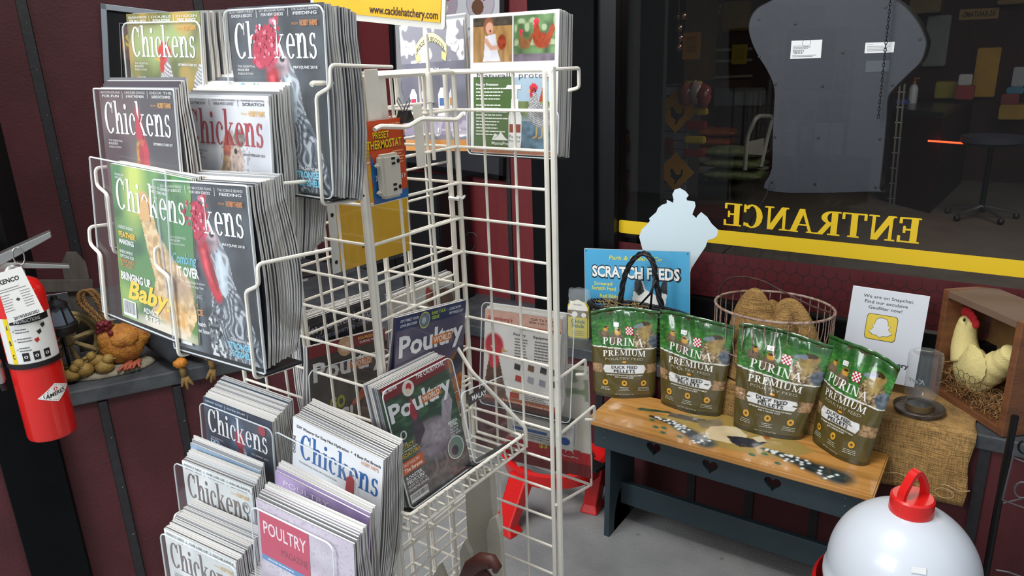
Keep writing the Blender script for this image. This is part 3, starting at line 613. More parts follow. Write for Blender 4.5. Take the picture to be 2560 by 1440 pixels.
def card(px0, py0, px1, py1, Y, col, label, name='notice_sheet', cat='notice', lines=0, thick=.004, ink='3a2a08'):
    a, b = pY(px0, py0, Y), pY(px1, py1, Y); W_, H_ = abs(b.x-a.x), abs(a.z-b.z)
    o = tag(MB().box((0, 0, -thick), (W_, H_, 0)).build(name, mat('card_'+col, col, .6), M=fr((a.x, Y, b.z), (1, 0, 0), (0, 0, 1))), label, cat)
    if lines: A = Art(W_, H_); A.z = .001; A.lines(.15, .8, .7, lines, .6/lines, ink, .02, lines, align='c'); A.build('sheet_print', o, mt=MATTE)
    return o
card(1708, 82, 1750, 148, 9.29, 'b5801c', 'orange notice sheet hanging in the dim shop', lines=10)
card(1831, 112, 1866, 160, 10.12, '9c8a1c', 'yellow notice sheet on the far shop shelf', lines=7)
# far shelving, boxes and bins
def bxs(px0, py0, px1, py1, Y, dep, col, label, name, cat, rough=.6, bev=.01):
    a, b = pY(px0, py0, Y), pY(px1, py1, Y); x0_, x1_ = sorted((a.x, b.x)); z0_, z1_ = sorted((a.z, b.z)); z0_ = max(z0_, .004)
    return tag(MB().box((x0_, Y, z0_), (x1_, Y+dep, z1_), bev=bev).build(name, mat('paint_'+col, col, rough, noise=.12, nscale=6)), label, cat)
bxs(1715, -20, 1760, 205, 9.3, .4, '5e4a30', 'tall tan shelf end in the dim shop', 'shelf_end', 'shelf')
bxs(1722, 205, 1845, 330, 9.2, .5, '3d2a1c', 'low brown cabinet at the back of the dim shop', 'cabinet', 'cabinet')
bxs(1835, 220, 1902, 265, 9.0, .15, '5b5f62', 'pale grey panel on the far shop counter', 'grey_panel', 'panel')
bxs(1785, 222, 1834, 265, 9.0, .15, '4c4f52', 'darker grey panel beside the pale one on the far counter', 'grey_panel', 'panel')
bxs(1800, 265, 1925, 330, 9.05, .4, '1a0d0e', 'dark counter front at the back of the dim shop', 'low_counter', 'counter')
for i, (y_, lb) in enumerate(((126, 'upper chrome rail on the far shelf'), (154, 'middle pale rail on the far shelf'), (194, 'lower pale rail on the far shelf'))):
    a, b = pY(1785, y_, 10.17), pY(1880, y_-4, 10.17); tag(MB().tube([a, b], .02, 8).build('shelf_rail', mat('pale_rail', '8c8a7c', .4)), lb, 'rail')
o = bxs(1807, 5, 1868, 76, 10.05, .12, '6b5418', 'yellow printed bag of feed hanging high in the dim shop', 'feed_bag', 'bag')
o = bxs(1752, 0, 1800, 95, 10.05, .12, '4d3a20', 'brown bag printed with reversed words high in the dim shop', 'feed_bag', 'bag')
A = Art(.3, .3); A.z = .002; A.text('START', .5, .6, .16, 'a09a80', w=.7, align='c', flip=True); A.text('GROW', .5, .35, .16, 'a09a80', w=.6, align='c', flip=True); A.build('bag_print', o, M=fr(pY(1755, 60, 10.04), (1, 0, 0), (0, 0, 1)), mt=MATTE)
# plastic-wrapped red things on slatwall
for i, (px, py, cl, lb) in enumerate(((1715, 235, '8a4a45', 'crinkled clear bag of red treats at the left of the slatwall shelf'), (1738, 232, '9a8580', 'crinkled clear bag in the middle of the slatwall shelf'), (1758, 240, '7a3835', 'crinkled clear bag at the right of the slatwall shelf'))):
    v = pY(px, py, 6.32); m = MB().ball((0, 0, 0), (.07, .05, .1), 14, 10, fn=lambda d: .18*math.sin(9*d.x+7*d.z)*math.cos(8*d.y)); tag(m.build('treat_bag', mat('cellophane_'+cl, cl, .15, coat=1), M=T(*v), smooth=2), lb, 'bag')
for px0, py0, px1, py1, cl, lb in ((1712, 302, 1762, 325, '7c1216', 'red shelf tag holder on the slatwall'), (1711, 340, 1760, 360, 'b09a1a', 'yellow shelf tag holder on the slatwall'), (1708, 374, 1758, 394, '7c1216', 'lower red shelf tag holder on the slatwall'), (1740, 270, 1766, 288, 'a8901a', 'small yellow price strip beside the slatwall'), (1709, 203, 1752, 213, 'b09a1a', 'yellow price strip on top of the slatwall'), (1655, 345, 1680, 388, '5c1416', 'dark red feeder hanging at the left of the slatwall')):
    bxs(px0, py0, px1, py1, 6.335, .05, cl, lb, 'shelf_tag', 'tag')
# bells hanging
bl = thing('hanging_bells', 'string of small copper bells hanging in the dim shop', 'bells', pY(1697, 60, 5.6)); bi = bl.matrix_world.inverted(); CU = mat('copper_bell', 'b08a80', .2, .9)
MB().tube([bi @ pY(1697, -10, 5.6), bi @ pY(1697, 150, 5.6)], .004, 5).build('bell_string', BC, bl)
for px, py in ((1695, 40), (1707, 40), (1697, 70), (1696, 118), (1699, 95)): MB().ball(tuple(bi @ pY(px, py, 5.58)), .03, 12, 8).build('bell', CU, bl, smooth=2)
# right side: counter with clutter, stool, red reflection bar
YC = 5.2
ct = thing('service_counter', 'dark service counter in the dim shop at the right', 'counter', Vector((pY(2300, 300, YC).x, YC, 0))); ci = ct.matrix_world.inverted()
tp_ = [ci @ (lambda v: Vector((v.x, min(v.y, 10.1), v.z)))(pZ(a, b, .95)) for a, b in ((2225, 270), (2360, 282), (2440, 243), (2300, 240))]
MB().prism([(v.x, v.y) for v in tp_], .91, .95).build('counter_top', mat('dark_laminate', '26262a', .25), ct)
MB().prism([(v.x*.98, v.y*.98) for v in tp_], 0, .91).build('counter_body', mat('dark_maroon_front', '220b0e', .5), ct)
bt = thing('pump_bottle', 'white pump bottle standing on the shop counter', 'bottle', Vector((*pZ(2280, 258, .95).xy, .95)))
MB().lathe([(.0, 0), (.045, 0), (.045, .16), (.03, .19), (.018, .2)], 18).build('bottle_body', mat('white_bottle', 'b5bcc6', .4), bt, smooth=1)
MB().lathe([(.018, .2), (.018, .23), (.006, .235), (.006, .27), (.0, .27)], 12).tube([(0, 0, .265), (.05, 0, .26)], .007, 6).build('pump', mat('orange_pump', 'a85c2a', .4), bt)
for args in ((2340, 205, 2400, 246, 9.6, .3, '7a7216', 'rounded yellow tray standing on the shop counter', 'counter_tray', 'tray'), (2390, 214, 2432, 249, 9.4, .15, '7a161a', 'red box on the shop counter', 'counter_box', 'box'), (2398, 186, 2428, 214, 9.42, .12, 'a9abb0', 'white crumpled bag on top of the red box', 'paper_bag', 'bag'), (2445, 120, 2485, 243, 10.1, .09, 'a07c10', 'tall yellow shelf side panel at the right of the shop', 'yellow_partition', 'panel'), (2320, 40, 2362, 165, 10.1, .1, '6d7474', 'pale grey doorway panel deep in the shop', 'door_panel', 'panel'), (2494, 0, 2560, 8, 10.0, .2, '6b5416', 'yellow shelf high at the right of the shop', 'high_shelf', 'shelf'), (2500, 262, 2560, 300, 9.8, .4, '8c7016', 'yellow wooden shelf low at the right of the shop', 'low_shelf', 'shelf'), (2505, 235, 2545, 262, 9.85, .2, '6d1c20', 'red printed box on the low yellow shelf', 'printed_box', 'box'), (2518, 218, 2558, 235, 9.85, .2, '2f6f8c', 'small blue bin on the right shop shelf', 'blue_bin', 'bin'), (2535, 168, 2560, 217, 9.9, .1, '8f98a2', 'pale blue grey file box on the right shop shelf', 'file_box', 'box'), (2275, 0, 2350, 30, 9.9, .3, '6b5a33', 'tan carton high at the back of the shop', 'carton', 'carton'), (2240, 250, 2270, 262, 8.75, .1, '2b3d86', 'small blue packet lying on the shop counter', 'blue_packet', 'packet')):
    bxs(*args)
a, b = pY(2400, 24, 10.18), pY(2495, 46, 10.18); o = tag(MB().box((0, 0, -.03), (b.x-a.x, a.z-b.z, 0)).build('bantams_sign', mat('sign_ochre', '7e6318', .5), M=fr((a.x, 10.18, b.z), (1, 0, 0), (0, 0, 1))), 'ochre sign strip reading BANTAMS in reverse in the dim shop', 'sign')
A = Art(b.x-a.x, a.z-b.z); A.z = .002; A.text('AS-BANTAMS-', .5, .25, .5, '1e1608', w=.86, align='c', flip=True, bold=.02); A.build('sign_print', o, mt=MATTE)
rl = tag(MB().tube([pY(2320, 352, 8.02), pY(2420, 359, 8.02)], .008, 8).build('red_reflection_bar', mat('red_glow', 'ff2a12', .5, emit=9)), 'glowing red bar standing in for a reflection at lower right of the window', 'reflection')  # emissive bar modelled in place of a red reflection in the glass
st = thing('swivel_stool', 'dark upholstered swivel stool in the dim shop', 'stool', Vector((*pZ(2450, 545, 0).xy, 0)))
sc0 = st.matrix_world.translation; hz = pY(2470, 345, sc0.y).z
MB().lathe([(0, hz-.06), (.22, hz-.06), (.26, hz-.03), (.25, hz+.02), (0, hz+.04)], 24).build('seat', mat('navy_fabric', '1c1e2e', .8), st, smooth=1)
MB().tube([(0, 0, .12), (0, 0, hz-.06)], .025, 10).build('gas_column', mat('black_steel', '101012'), st)
for k in range(5):
    a = 2*math.pi*k/5+.3; MB().tube([(0, 0, .12), (.28*math.cos(a), .28*math.sin(a), .06)], .016, 8).build('leg', mat('chrome_leg', '8a8a90', .25, .9), st); MB().ball((.29*math.cos(a), .29*math.sin(a), .03), .03, 10, 6).build('caster', WH, st)
# wire floor display edge right of the sign
wd = thing('wire_floor_display', 'tall thin wire display standing behind the hanging sign', 'display', Vector((pY(2235, 400, 3.4).x, 3.4, 0))); wi = wd.matrix_world.inverted()
for p_ in ((2262, 210, 2230, 560), (2250, 210, 2222, 540)): MB().tube([wi @ pY(p_[0], p_[1], 3.4), wi @ pY(p_[2], p_[3], 3.4)], .004, 6).build('upright', mat('dull_wire', '55524a', .5), wd)
for k in range(9): y_ = 230+k*38; x_ = 2258-k*3.6; MB().tube([wi @ pY(x_-14, y_, 3.4), wi @ pY(x_+6, y_+1, 3.4)], .003, 5).build('rung', mat('dull_wire', '55524a'), wd)
# ================================================================ cover designs: (paint, lettering)
def P_(nx=110, asp=1.2, col='ffffff'): return Paint(nx, int(nx*asp), asp, col)
def title(A, col, y=.725, h=.19, x=.05, w=.88): A.text('Chickens', x, y, h, col, w=w, serif=True)
def heads(A, col, ls, date=None, dcol=None):
    n = len(ls)
    for i, (a, b) in enumerate(ls):
        A.text(a, (i+.5)/n, .968, .014, col, w=.8/n, align='c'); A.text(b, (i+.5)/n, .945, .015, col, w=.7/n, align='c', bold=.02)
        if i: A.rect(i/n-.002, .94, i/n+.002, .985, col)
    if date: A.text(date, .93, .672, .014, dcol or col, w=.24, align='r', bold=.02)
    A.text('THE ESSENTIAL', .08, .675, .012, col, w=.2); A.text('POULTRY', .08, .655, .013, col, w=.13, bold=.02); A.text('PUBLICATION', .08, .635, .012, col, w=.17)
def hobby(A, col='e0a040', y=.895): A.text('FROM', .7, y, .012, col, w=.06); A.text('HOBBY FARMS', .78, y-.005, .028, col, w=.17, bold=.03)
def barcode(A, x0, y0, x1, y1, seed=1):
    A.rect(x0, y0, x1, y1, 'eeeeec'); r = random.Random(seed); x = x0+.01
    while x < x1-.012: w_ = r.choice((.002, .004, .006)); A.rect(x, y0+.02, x+w_, y1-.008, '18181a'); A.z -= .00004; x += w_+r.choice((.003, .005))
    A.z += .00004
def c_preserve():
    p = P_().grad('5c8a4c', '77713c', .2).cloud('a4bc78', 3, 3).cloud('c9a24a', 4, 9, .6, .8, .7).cloud('3c4a2c', 5, 14, .55, .8, .6)
    bird(p, .62, .5, .66, 1, '8d9196', pat='bar', comb='d23026', seed=4, legs=False, tail='7d8288'); p.ell(.485, .86, .05, .05, 'c8443a', var=.2); p.ell(.485, .87, .011, .011, '16100c')
    A = Art(.205, .247); title(A, 'f2f2ee'); heads(A, 'eeeeea', [('SQUASH & MELONS', 'FOR FALL CHICKS'), ('DOUBLE', 'MYTHS & MYSTERIES'), ('CHICKEN', 'FEED BASICS')], 'SEPTEMBER/OCTOBER 2018'); hobby(A)
    A.text('6 WAYS to', .1, .55, .045, 'ffffff', w=.17, bold=.02); A.text('PRESERVE', .1, .46, .06, 'ffffff', w=.25, bold=.03); A.text('EGGS', .13, .38, .06, 'ffffff', w=.15, bold=.03); return p, A
def c_comb():
    p = P_(150).grad('34373d', '3b4147').cloud('787f88', 3, 5, .45, .8, .55).cloud('1d2026', 5, 8, .5, .8, .7)
    p.ell(.18, .25, .14, .5, '7c848c', soft=.6); 
    body = [(.5, 0), (.5, .22), (.47, .4), (.5, .5), (.6, .62), (.72, .6), (.84, .42), (.95, .2), (1.0, 0)]
    p.poly(body, '59616b', var=.4, sc=20); m = p.m; p.bars(m, 'c9cfd6', 14, 6, .9, 3, .8, .1); p.bars(m, '23282f', 20, 9, 1.2, 6, .7, .3)
    p.poly([(.42, 0), (.4, .25), (.48, .34), (.56, .2), (.6, 0)], '6b7178', var=.5); p.speck(p.m, 'e2e5e8', 40, .5); p.speck(p.m, '1a1c20', 50, .6, 8)
    q = lambda L, dx=-.08, dy=.1: [(x+dx, y+dy) for x, y in L]
    p.poly(q([(.6, .62), (.7, .78), (.8, .62), (.84, .42), (.66, .4)]), '7d838c', var=.4); p.bars(p.m, 'd5dadf', 18, 8, .9, 5, .7, .2)
    p.poly(q([(.67, .38), (.64, .50), (.66, .64), (.71, .66), (.77, .52), (.76, .38), (.72, .34)]), 'b9c9d4', var=.2); p.stroke(q([(.70, .62), (.71, .42)]), .02, .02, 'd8e4ea', soft=.9)
    p.ell(.52, .85, .12, .085, 'a08e94', rot=-25, var=.35, sc=30); p.ell(.49, .8, .07, .05, '8c7a80', rot=-30, var=.3); p.ell(.56, .865, .045, .034, 'c9b6ba', rot=-20, soft=.3); p.ell(.56, .865, .026, .021, '16181c'); p.ell(.566, .872, .006, .006, 'ffffff')
    p.poly([(.47, .83), (.40, .80), (.37, .765), (.38, .745), (.44, .765), (.49, .78)], '4a4c50', var=.3); p.stroke([(.46, .815), (.40, .79)], .012, .006, '9a9ea4', soft=.6)
    p.stroke([(.45, .76), (.47, .64), (.53, .50), (.56, .44)], .068, .045, 'b81a2a', var=.35, sc=14); p.stroke([(.44, .74), (.46, .62), (.5, .54)], .022, .012, 'e0505e', var=.3, soft=.8); p.stroke([(.49, .74), (.52, .6), (.56, .48)], .011, .006, '7c0c1a', soft=.8); p.stroke([(.53, .66), (.57, .52)], .01, .006, '8c101c', soft=.8)
    rr = random.Random(4)
    p.ell(.33, .9, .085, .1, 'b8264a', var=.35, sc=14); p.ell(.42, .9, .05, .12, 'c83c5a', var=.3)
    for i in range(60):
        a = rr.random(); x = .27+.26*a+rr.uniform(-.03, .03); y = .86+.24*rr.random()*(.6+.6*a)-.04*(1-a); p.ell(x, y, rr.uniform(.012, .028), rr.uniform(.014, .03), rr.choice(['c9274a', 'd84a68', 'b51a34', 'e58098', 'a01830']), var=.3, soft=.25)
    p.speck(p.u < -1, 'ffffff')
    A = Art(.205, .247); title(A, 'f0f0ee'); A.poly([(.28, .72), (.4, .68), (.5, .74), (.52, .86), (.42, .9), (.3, .86), (.26, .78)], 'c02c4a'); r2 = random.Random(8)
    for i in range(46): A.disc(r2.uniform(.28, .52), r2.uniform(.73, .9), r2.uniform(.006, .018), r2.choice(['e0607c', 'c9274a', 'b81c38', 'ef93a8']), 9)
    heads(A, 'e6e6e4', [('SOUTHERN FRIED', 'CHICKEN & BISCUITS'), ('DIY BROODER PLANS', 'FOR NEW CHICKS'), ('THE SCIENCE BEHIND', 'FEEDING')], 'MAY/JUNE 2018'); hobby(A, 'd9822c')
    A.text('Combing', .08, .53, .06, '7cc4dc', w=.29, shear=.3, bold=.012); A.text('IT OVER', .12, .455, .055, 'f4f4f4', w=.26, bold=.035); A.text('This appendage is more', .14, .42, .016, 'e8e8e8', w=.3); A.text('than just a top hat', .15, .395, .016, 'e8e8e8', w=.27)
    A.text('FREE-RANGING', .15, .335, .024, 'b9bcc0', w=.24); A.text('TIPS &', .17, .285, .035, 'e0893a', w=.16, bold=.03); A.text('ADVICE', .15, .235, .035, 'e0893a', w=.23, bold=.03)
    A.text('Special Health', .16, .17, .026, 'f0f0f0', w=.24, bold=.015); A.text('& Nutrition Issue', .17, .13, .026, 'f0f0f0', w=.26, bold=.015)
    A.text('The Secret to', .68, .13, .02, 'ffffff', w=.2); A.text('STRONGER', .64, .085, .036, '7cc8e2', w=.28, bold=.035); A.text('EGGSHELLS', .68, .04, .034, '7cc8e2', w=.24, bold=.035); barcode(A, .06, .03, .2, .12); return p, A
def c_fall():
    p = P_().grad('3c3c44', '4a4448').cloud('76706e', 3, 7, .5, .8, .6).ell(.86, .3, .2, .26, '2c4468', soft=.3)
    p.poly([(.38, 0), (.42, .5), (.45, .78), (.5, .9), (.58, .84), (.62, .62), (.72, .4), (.86, .22), (.95, .0)], 'a8742c', var=.35, sc=24, sy=10); m = p.m; p.bars(m, 'd9a050', 10, 2, 1.2, 5, .6); p.ell(.62, .18, .22, .2, '5f4630', soft=.4, clip=m*.7)
    p.ell(.52, .93, .045, .15, 'c0283a', rot=10, var=.25); p.ell(.57, .72, .04, .12, 'bc2a3c', var=.25); p.ell(.51, .72, .03, .1, 'a82236', var=.25); p.ell(.53, .83, .035, .04, 'c85a50'); p.speck(((p.u > .75) & (p.v < .16)).astype(float), 'dddddd', 30, .5)
    A = Art(.205, .247); title(A, 'f2f2f0'); A.poly([(.47, .7), (.56, .7), (.54, .78), (.5, .86), (.47, .8)], 'c12c40'); heads(A, 'e8e8e4', [('AN OUTDOOR RUN', 'FOR FUN'), ('CHICKEN SONGS', '& WHAT THEY MEAN'), ('DECK THE', 'GARDEN EATS EXAMINED')], 'SEPTEMBER/OCTOBER 2017'); hobby(A)
    A.text('Start of', .1, .47, .055, 'ffffff', w=.2); A.text('Fall', .1, .3, .14, 'ffffff', w=.26, bold=.05); return p, A
def c_beauty():
    p = P_(120).grad('cfd0d6', 'dcdde2').cloud('f2f2f4', 3, 2).cloud('b3b5bd', 4, 6, .5, .8, .6)
    p.poly([(.36, 0), (.42, .45), (.5, .62), (.66, .66), (.82, .5), (1, .3), (1, 0)], 'd7d8da', var=.2); m = p.m; p.bars(m, '2b2b2e', 11, 6, 1.2, 3, .95, .2)
    p.ell(.57, .78, .12, .17, 'c9b4a8', rot=14, var=.35, sc=26); p.ell(.51, .86, .045, .11, 'b8604c', rot=-10, var=.35); p.ell(.5, .74, .05, .06, 'b89a80', var=.3); p.ell(.60, .83, .03, .028, 'd8c4b0'); p.ell(.605, .83, .02, .02, '2c1c14'); p.poly([(.47, .8), (.42, .69), (.46, .68), (.52, .76)], 'a8885c', var=.2); p.ell(.52, .64, .045, .05, 'b84a4a', var=.25); p.ell(.66, .92, .07, .06, '8a807c', var=.5, sc=40); p.speck(((p.v > .6) & (np.hypot(p.u-.6, p.v-.8) < .17)).astype(float), '5a5250', 50, .62, k=.5)
    A = Art(.205, .247); title(A, 'a3323a'); heads(A, '3c3c40', [('DECORATE THE HOLIDAYS', 'DIY DAYTIME RUN'), ('ENTER THE BEST OF CLUCK', 'ANNUAL PHOTO CONTEST'), ('WINTER vs. SUMMER', 'SCRATCH')], 'JANUARY/FEBRUARY 2018', '3c3c40'); hobby(A, 'd9a850')
    A.text('What a', .1, .5, .06, '2c2c30', w=.19, bold=.02); A.text('Beauty!', .13, .4, .075, '9c2c34', w=.3, shear=.25, bold=.01); return p, A
def c_baby():
    p = P_(130).grad('5f8a3e', '4a8a5c').cloud('9cc05c', 3, 4, .45, .75, .8).cloud('2c5a3c', 4, 11, .5, .75, .8); p.ell(.3, 1.1, .12, .3, 'c9d86a', soft=.6, rot=-8)
    p.poly([(.42, .1), (.5, .4), (.42, .62), (.36, .84), (.33, 1.0), (.4, 1.05), (.5, .98), (.56, .78), (.72, .62), (.94, .46), (1.0, .2), (.9, .04), (.7, .08)], 'd9b480', var=.25, sc=18); m = p.m; p.speck(m, 'f0dcb4', 40, .5, k=.6); p.speck(m, 'a07c50', 30, .6, 6, k=.5)
    p.ell(.42, .95, .085, .09, 'dcae70', var=.2); p.poly([(.36, .9), (.3, .86), (.37, .85)], 'e2b050'); p.ell(.44, .97, .012, .012, '201408'); p.ell(.8, .4, .15, .1, 'b89c80', var=.3, soft=.5)
    for x in (.62, .82): p.stroke([(x, .2), (x+.02, .02)], .025, .02, 'dca860')
    p.ell(.6, .02, .35, .06, 'efe3d0', soft=.5)
    A = Art(.205, .247); title(A, 'f4f4f0'); A.poly([(.35, .69), (.49, .69), (.48, .8), (.42, .83), (.37, .78)], 'ddb074'); A.text('EGG-BOUND', .06, .935, .014, 'ffffff', w=.12); A.text('HEN HELP', .06, .915, .014, 'ffffff', w=.1); A.text('11 WAYS TO CATCH', .5, .9, .016, 'ffffff', w=.22, bold=.02); A.text('A BOLTING HEN', .52, .875, .016, 'ffffff', w=.19, bold=.02)
    A.text('UNDERSTANDING', .05, .6, .02, 'ffffff', w=.2); A.text('FEATHER', .05, .545, .035, 'f0c428', w=.23, bold=.035); A.text('MARKINGS', .05, .5, .032, 'ffffff', w=.2, bold=.02); A.text('ENRICHMENT', .05, .44, .02, 'ffffff', w=.18); A.text('OPTIONS FOR', .05, .41, .02, 'ffffff', w=.19); A.text('BACKYARD', .05, .38, .022, 'e08438', w=.19, bold=.02); A.text('FLOCKS', .06, .35, .022, 'e08438', w=.15, bold=.02)
    A.text('BRINGING UP', .04, .265, .05, 'ffffff', w=.4, bold=.03); A.text('Baby!', .12, .15, .12, 'f0d030', w=.6, shear=.3, bold=.03); A.text('ADVICE', .32, .085, .035, 'ffffff', w=.2, bold=.02); A.text('& TIPS', .34, .04, .035, 'ffffff', w=.18, bold=.02); barcode(A, .04, .02, .22, .13, 4); return p, A
def c_winter():
    p = P_(100).grad('31486a', '3c4250', .2).cloud('5c7c9c', 3, 5, .5, .8, .6).cloud('22262e', 4, 6, .5, .8, .7)
    p.poly([(.4, .1), (.46, .5), (.5, .85), (.6, .82), (.66, .6), (.84, .4), (.95, .1)], 'c3c6cf', var=.3); m = p.m; p.bars(m, '6b6f7c', 12, 5, 1, 3, .6, .3); p.ell(.52, .9, .07, .1, 'a8303c', var=.3); p.ell(.53, .78, .04, .07, 'a83040', var=.3); p.ell(.9, .52, .1, .16, '3a3a48', soft=.4)
    A = Art(.205, .247); title(A, 'f2f2f2'); heads(A, 'dcdce0', [('GARDEN RECIPE', ''), ('EXTRA STUFF', ''), ('', '')], 'DECEMBER 2017'); A.text('Winter', .08, .59, .075, '8fb4dc', w=.34, shear=.3, bold=.015); A.text('TO-DO', .12, .525, .05, 'ffffff', w=.24, bold=.02); A.text('LIST', .14, .455, .05, 'ffffff', w=.17, bold=.02); A.disc(.86, .9, .05, 'a02838'); return p, A
def c_summer():
    p = P_(120, 1.25, 'e9ebee'); p.poly([(.45, 0), (.5, .35), (.58, .62), (.7, .66), (.82, .5), (.92, .3), (1, .1), (1, 0)], '6f655c', var=.4, sc=26); m = p.m; p.speck(m, 'cfc4b4', 50, .5, 4); p.speck(m, '2a2622', 44, .58, 8); p.ell(.67, .7, .07, .09, 'b03436', var=.3, sc=20); p.ell(.67, .6, .04, .07, 'b83a3c', var=.3)
    for k in range(5): p.ell(.62+.025*k, .79+.01*(k % 2), .014, .03, 'b4282e')
    A = Art(.215, .268); title(A, '2f63a8', .73, .175, .09, .88); A.poly([(.62, .66), (.72, .66), (.73, .75), (.68, .79), (.63, .76)], 'b03436'); A.text('DIY Waterer for Easy Hen Hydration  *  4 Best Pet Breeds', .05, .935, .02, '1c1c20', w=.93, bold=.01); A.text('CHICKENS', .035, .74, .022, '1c1c20', w=.16, rot=90, bold=.02); A.text('THE ESSENTIAL POULTRY PUBLICATION', .08, .69, .012, '303034', w=.44); A.text('HOBBY FARMS', .78, .9, .026, 'd08858', w=.18)
    A.text('How Do You Like Your Eggs?', .06, .62, .024, '1c1c20', w=.45); A.text('7', .05, .5, .09, 'b83434', w=.11, bold=.05); A.text('Farm-Fresh', .19, .55, .04, 'b06a40', w=.3, bold=.015); A.text('Recipes', .2, .495, .04, 'b06a40', w=.22, bold=.015); A.text('Preparation H(en)', .06, .41, .03, '2a5288', w=.36, bold=.01); A.text('AUGUST 2014', .95, .66, .013, '303034', w=.16, align='r'); return p, A
def c_egg():
    p = P_(100).grad('dfe3e4', 'd3d7d6').cloud('f4f6f6', 3, 2); p.ell(.5, .25, .35, .1, '9aa6ae', soft=.6, var=.4); p.ell(.3, .3, .03, .06, 'e0a030', soft=.4); p.ell(.86, .16, .1, .14, '5c564e', soft=.3, var=.4); p.cloud('9db0bc', 4, 8, .55, .8, .5)
    A = Art(.205, .247); title(A, '6b5a58'); heads(A, '4a4a4a', [('PERFECT NEST', 'BOX TIPS'), ('THE USE OF', 'THE ALPHA HEN'), ('SICILIAN', 'BUTTERCUP')], 'MARCH 2018', '4a4a4a'); hobby(A, 'd9b070'); A.ring(.9, .83, .05, .006, '3c5a70')
    A.text('8 CAUSES &', .12, .61, .04, '3a3a3c', w=.3, bold=.01); A.text('SOLUTIONS to', .1, .55, .034, '3a3a3c', w=.36, bold=.01); A.text('EGG-LAYING', .42, .5, .085, 'b48a54', w=.52, bold=.02); A.text('Woes', .72, .41, .06, '7c7468', w=.22, shear=.3); return p, A
def c_poultrymag():
    p = P_(120).grad('a79cac', 'c2b9c6').cloud('d6cfda', 4, 3); p.speck(np.ones_like(p.u), '8f8494', 60, .68, k=.4); bird(p, .72, .38, .5, 1, '5a5c66', pat='bar', comb='b83444', legs=False); p.poly([(0, .15), (.1, .38), (.3, .42), (.55, .3), (.7, .1), (.7, 0), (0, 0)], '3e3a40', var=.5); p.speck(p.m, 'd9d4d0', 46, .55); p.ell(.17, .42, .11, .1, '9a7060', var=.4); p.ell(.2, .45, .06, .07, 'b4342e', var=.2); p.ell(.16, .35, .09, .08, 'b8502e', soft=.3)
    A = Art(.205, .247); A.rect(.03, .64, .56, .93, 'c23a5c'); A.rect(.03, .605, .56, .64, '5a8cc0'); A.text('POULTRY', .07, .79, .085, 'f0dce2', w=.46, bold=.01); A.text('MAGAZINE', .26, .695, .045, '7c1c34', w=.28); A.lines(.1, .62, .4, 1, .1, 'e0e6ee', .008, 2); return p, A
def pw_title(A, y=.73, h=.15, x=.04, w=.93, sub='d0702c'):
    A.text('Poultry', x, y, h, 'ececec', w=w, bold=.03); A.rect(.5, y+.02, .8, y+.085, sub); A.text('WORLD', .52, y+.03, .045, 'f4ece0', w=.26, bold=.02)
def c_pworld():
    p = P_(120).grad('5d5464', '4c4a66').cloud('8a7a86', 3, 6, .5, .8, .5); p.poly([(.55, 0), (.4, .35), (.36, .55), (.44, .68), (.6, .6), (.8, .45), (1, .5), (1, 0)], 'a8541c', var=.4, sc=16, sy=24); m = p.m; p.bars(m, 'dc8c34', 12, 8, 1, 4, .6); p.ell(.82, .6, .25, .08, 'b06a2c', rot=30, var=.4); p.ell(.98, .68, .2, .08, '2c3a4a', rot=40, var=.4); p.ell(.62, .2, .24, .12, '27407c', var=.5, soft=.3); p.poly([(.5, .02), (.7, .1), (.9, .06), (.85, 0)], 'c98a2c', var=.3)
    p.ell(.37, .62, .08, .09, 'b8404c', var=.3, sc=20); p.ell(.34, .53, .05, .09, 'b02a3c', var=.3); p.ell(.38, .71, .07, .05, 'c0384c', var=.3, sc=50); p.poly([(.3, .6), (.22, .56), (.3, .57)], 'd9a860'); p.ell(.37, .64, .013, .013, '181010'); p.ell(.75, .12, .3, .12, 'b09a8e', soft=.4, clip=(p.v < .2)*.8)
    A = Art(.205, .247); A.rect(0, .9, 1, 1, '23345c'); A.disc(.38, .93, .075, 'd6d840'); A.disc(.38, .93, .068, '6b7a86'); A.disc(.37, .93, .03, 'aeb8c4'); A.text("DIY: MAKE YOUR", .05, .955, .02, 'ffffff', w=.24, shear=.2); A.text('OWN BROODER', .05, .92, .02, 'ffffff', w=.22, shear=.2); A.text('RARE TULA', .48, .955, .024, 'b8d438', w=.2, bold=.02); A.text('GEESE', .48, .92, .024, 'b8d438', w=.11, bold=.02); A.text('CHICKEN', .74, .955, .02, 'ffffff', w=.18, shear=.2); A.text('MYTHOLOGY', .74, .92, .02, 'ffffff', w=.22, shear=.2)
    pw_title(A, .7); A.text('NOV/DEC 2017', .05, .6, .014, 'e0e0e0', w=.12); A.text('UNDERSTANDING', .66, .3, .014, 'f0c890', w=.22); A.text('Peculiar', .68, .24, .035, 'ffffff', w=.2, bold=.02); A.text('Combs', .72, .19, .035, 'ffffff', w=.16, bold=.02); return p, A
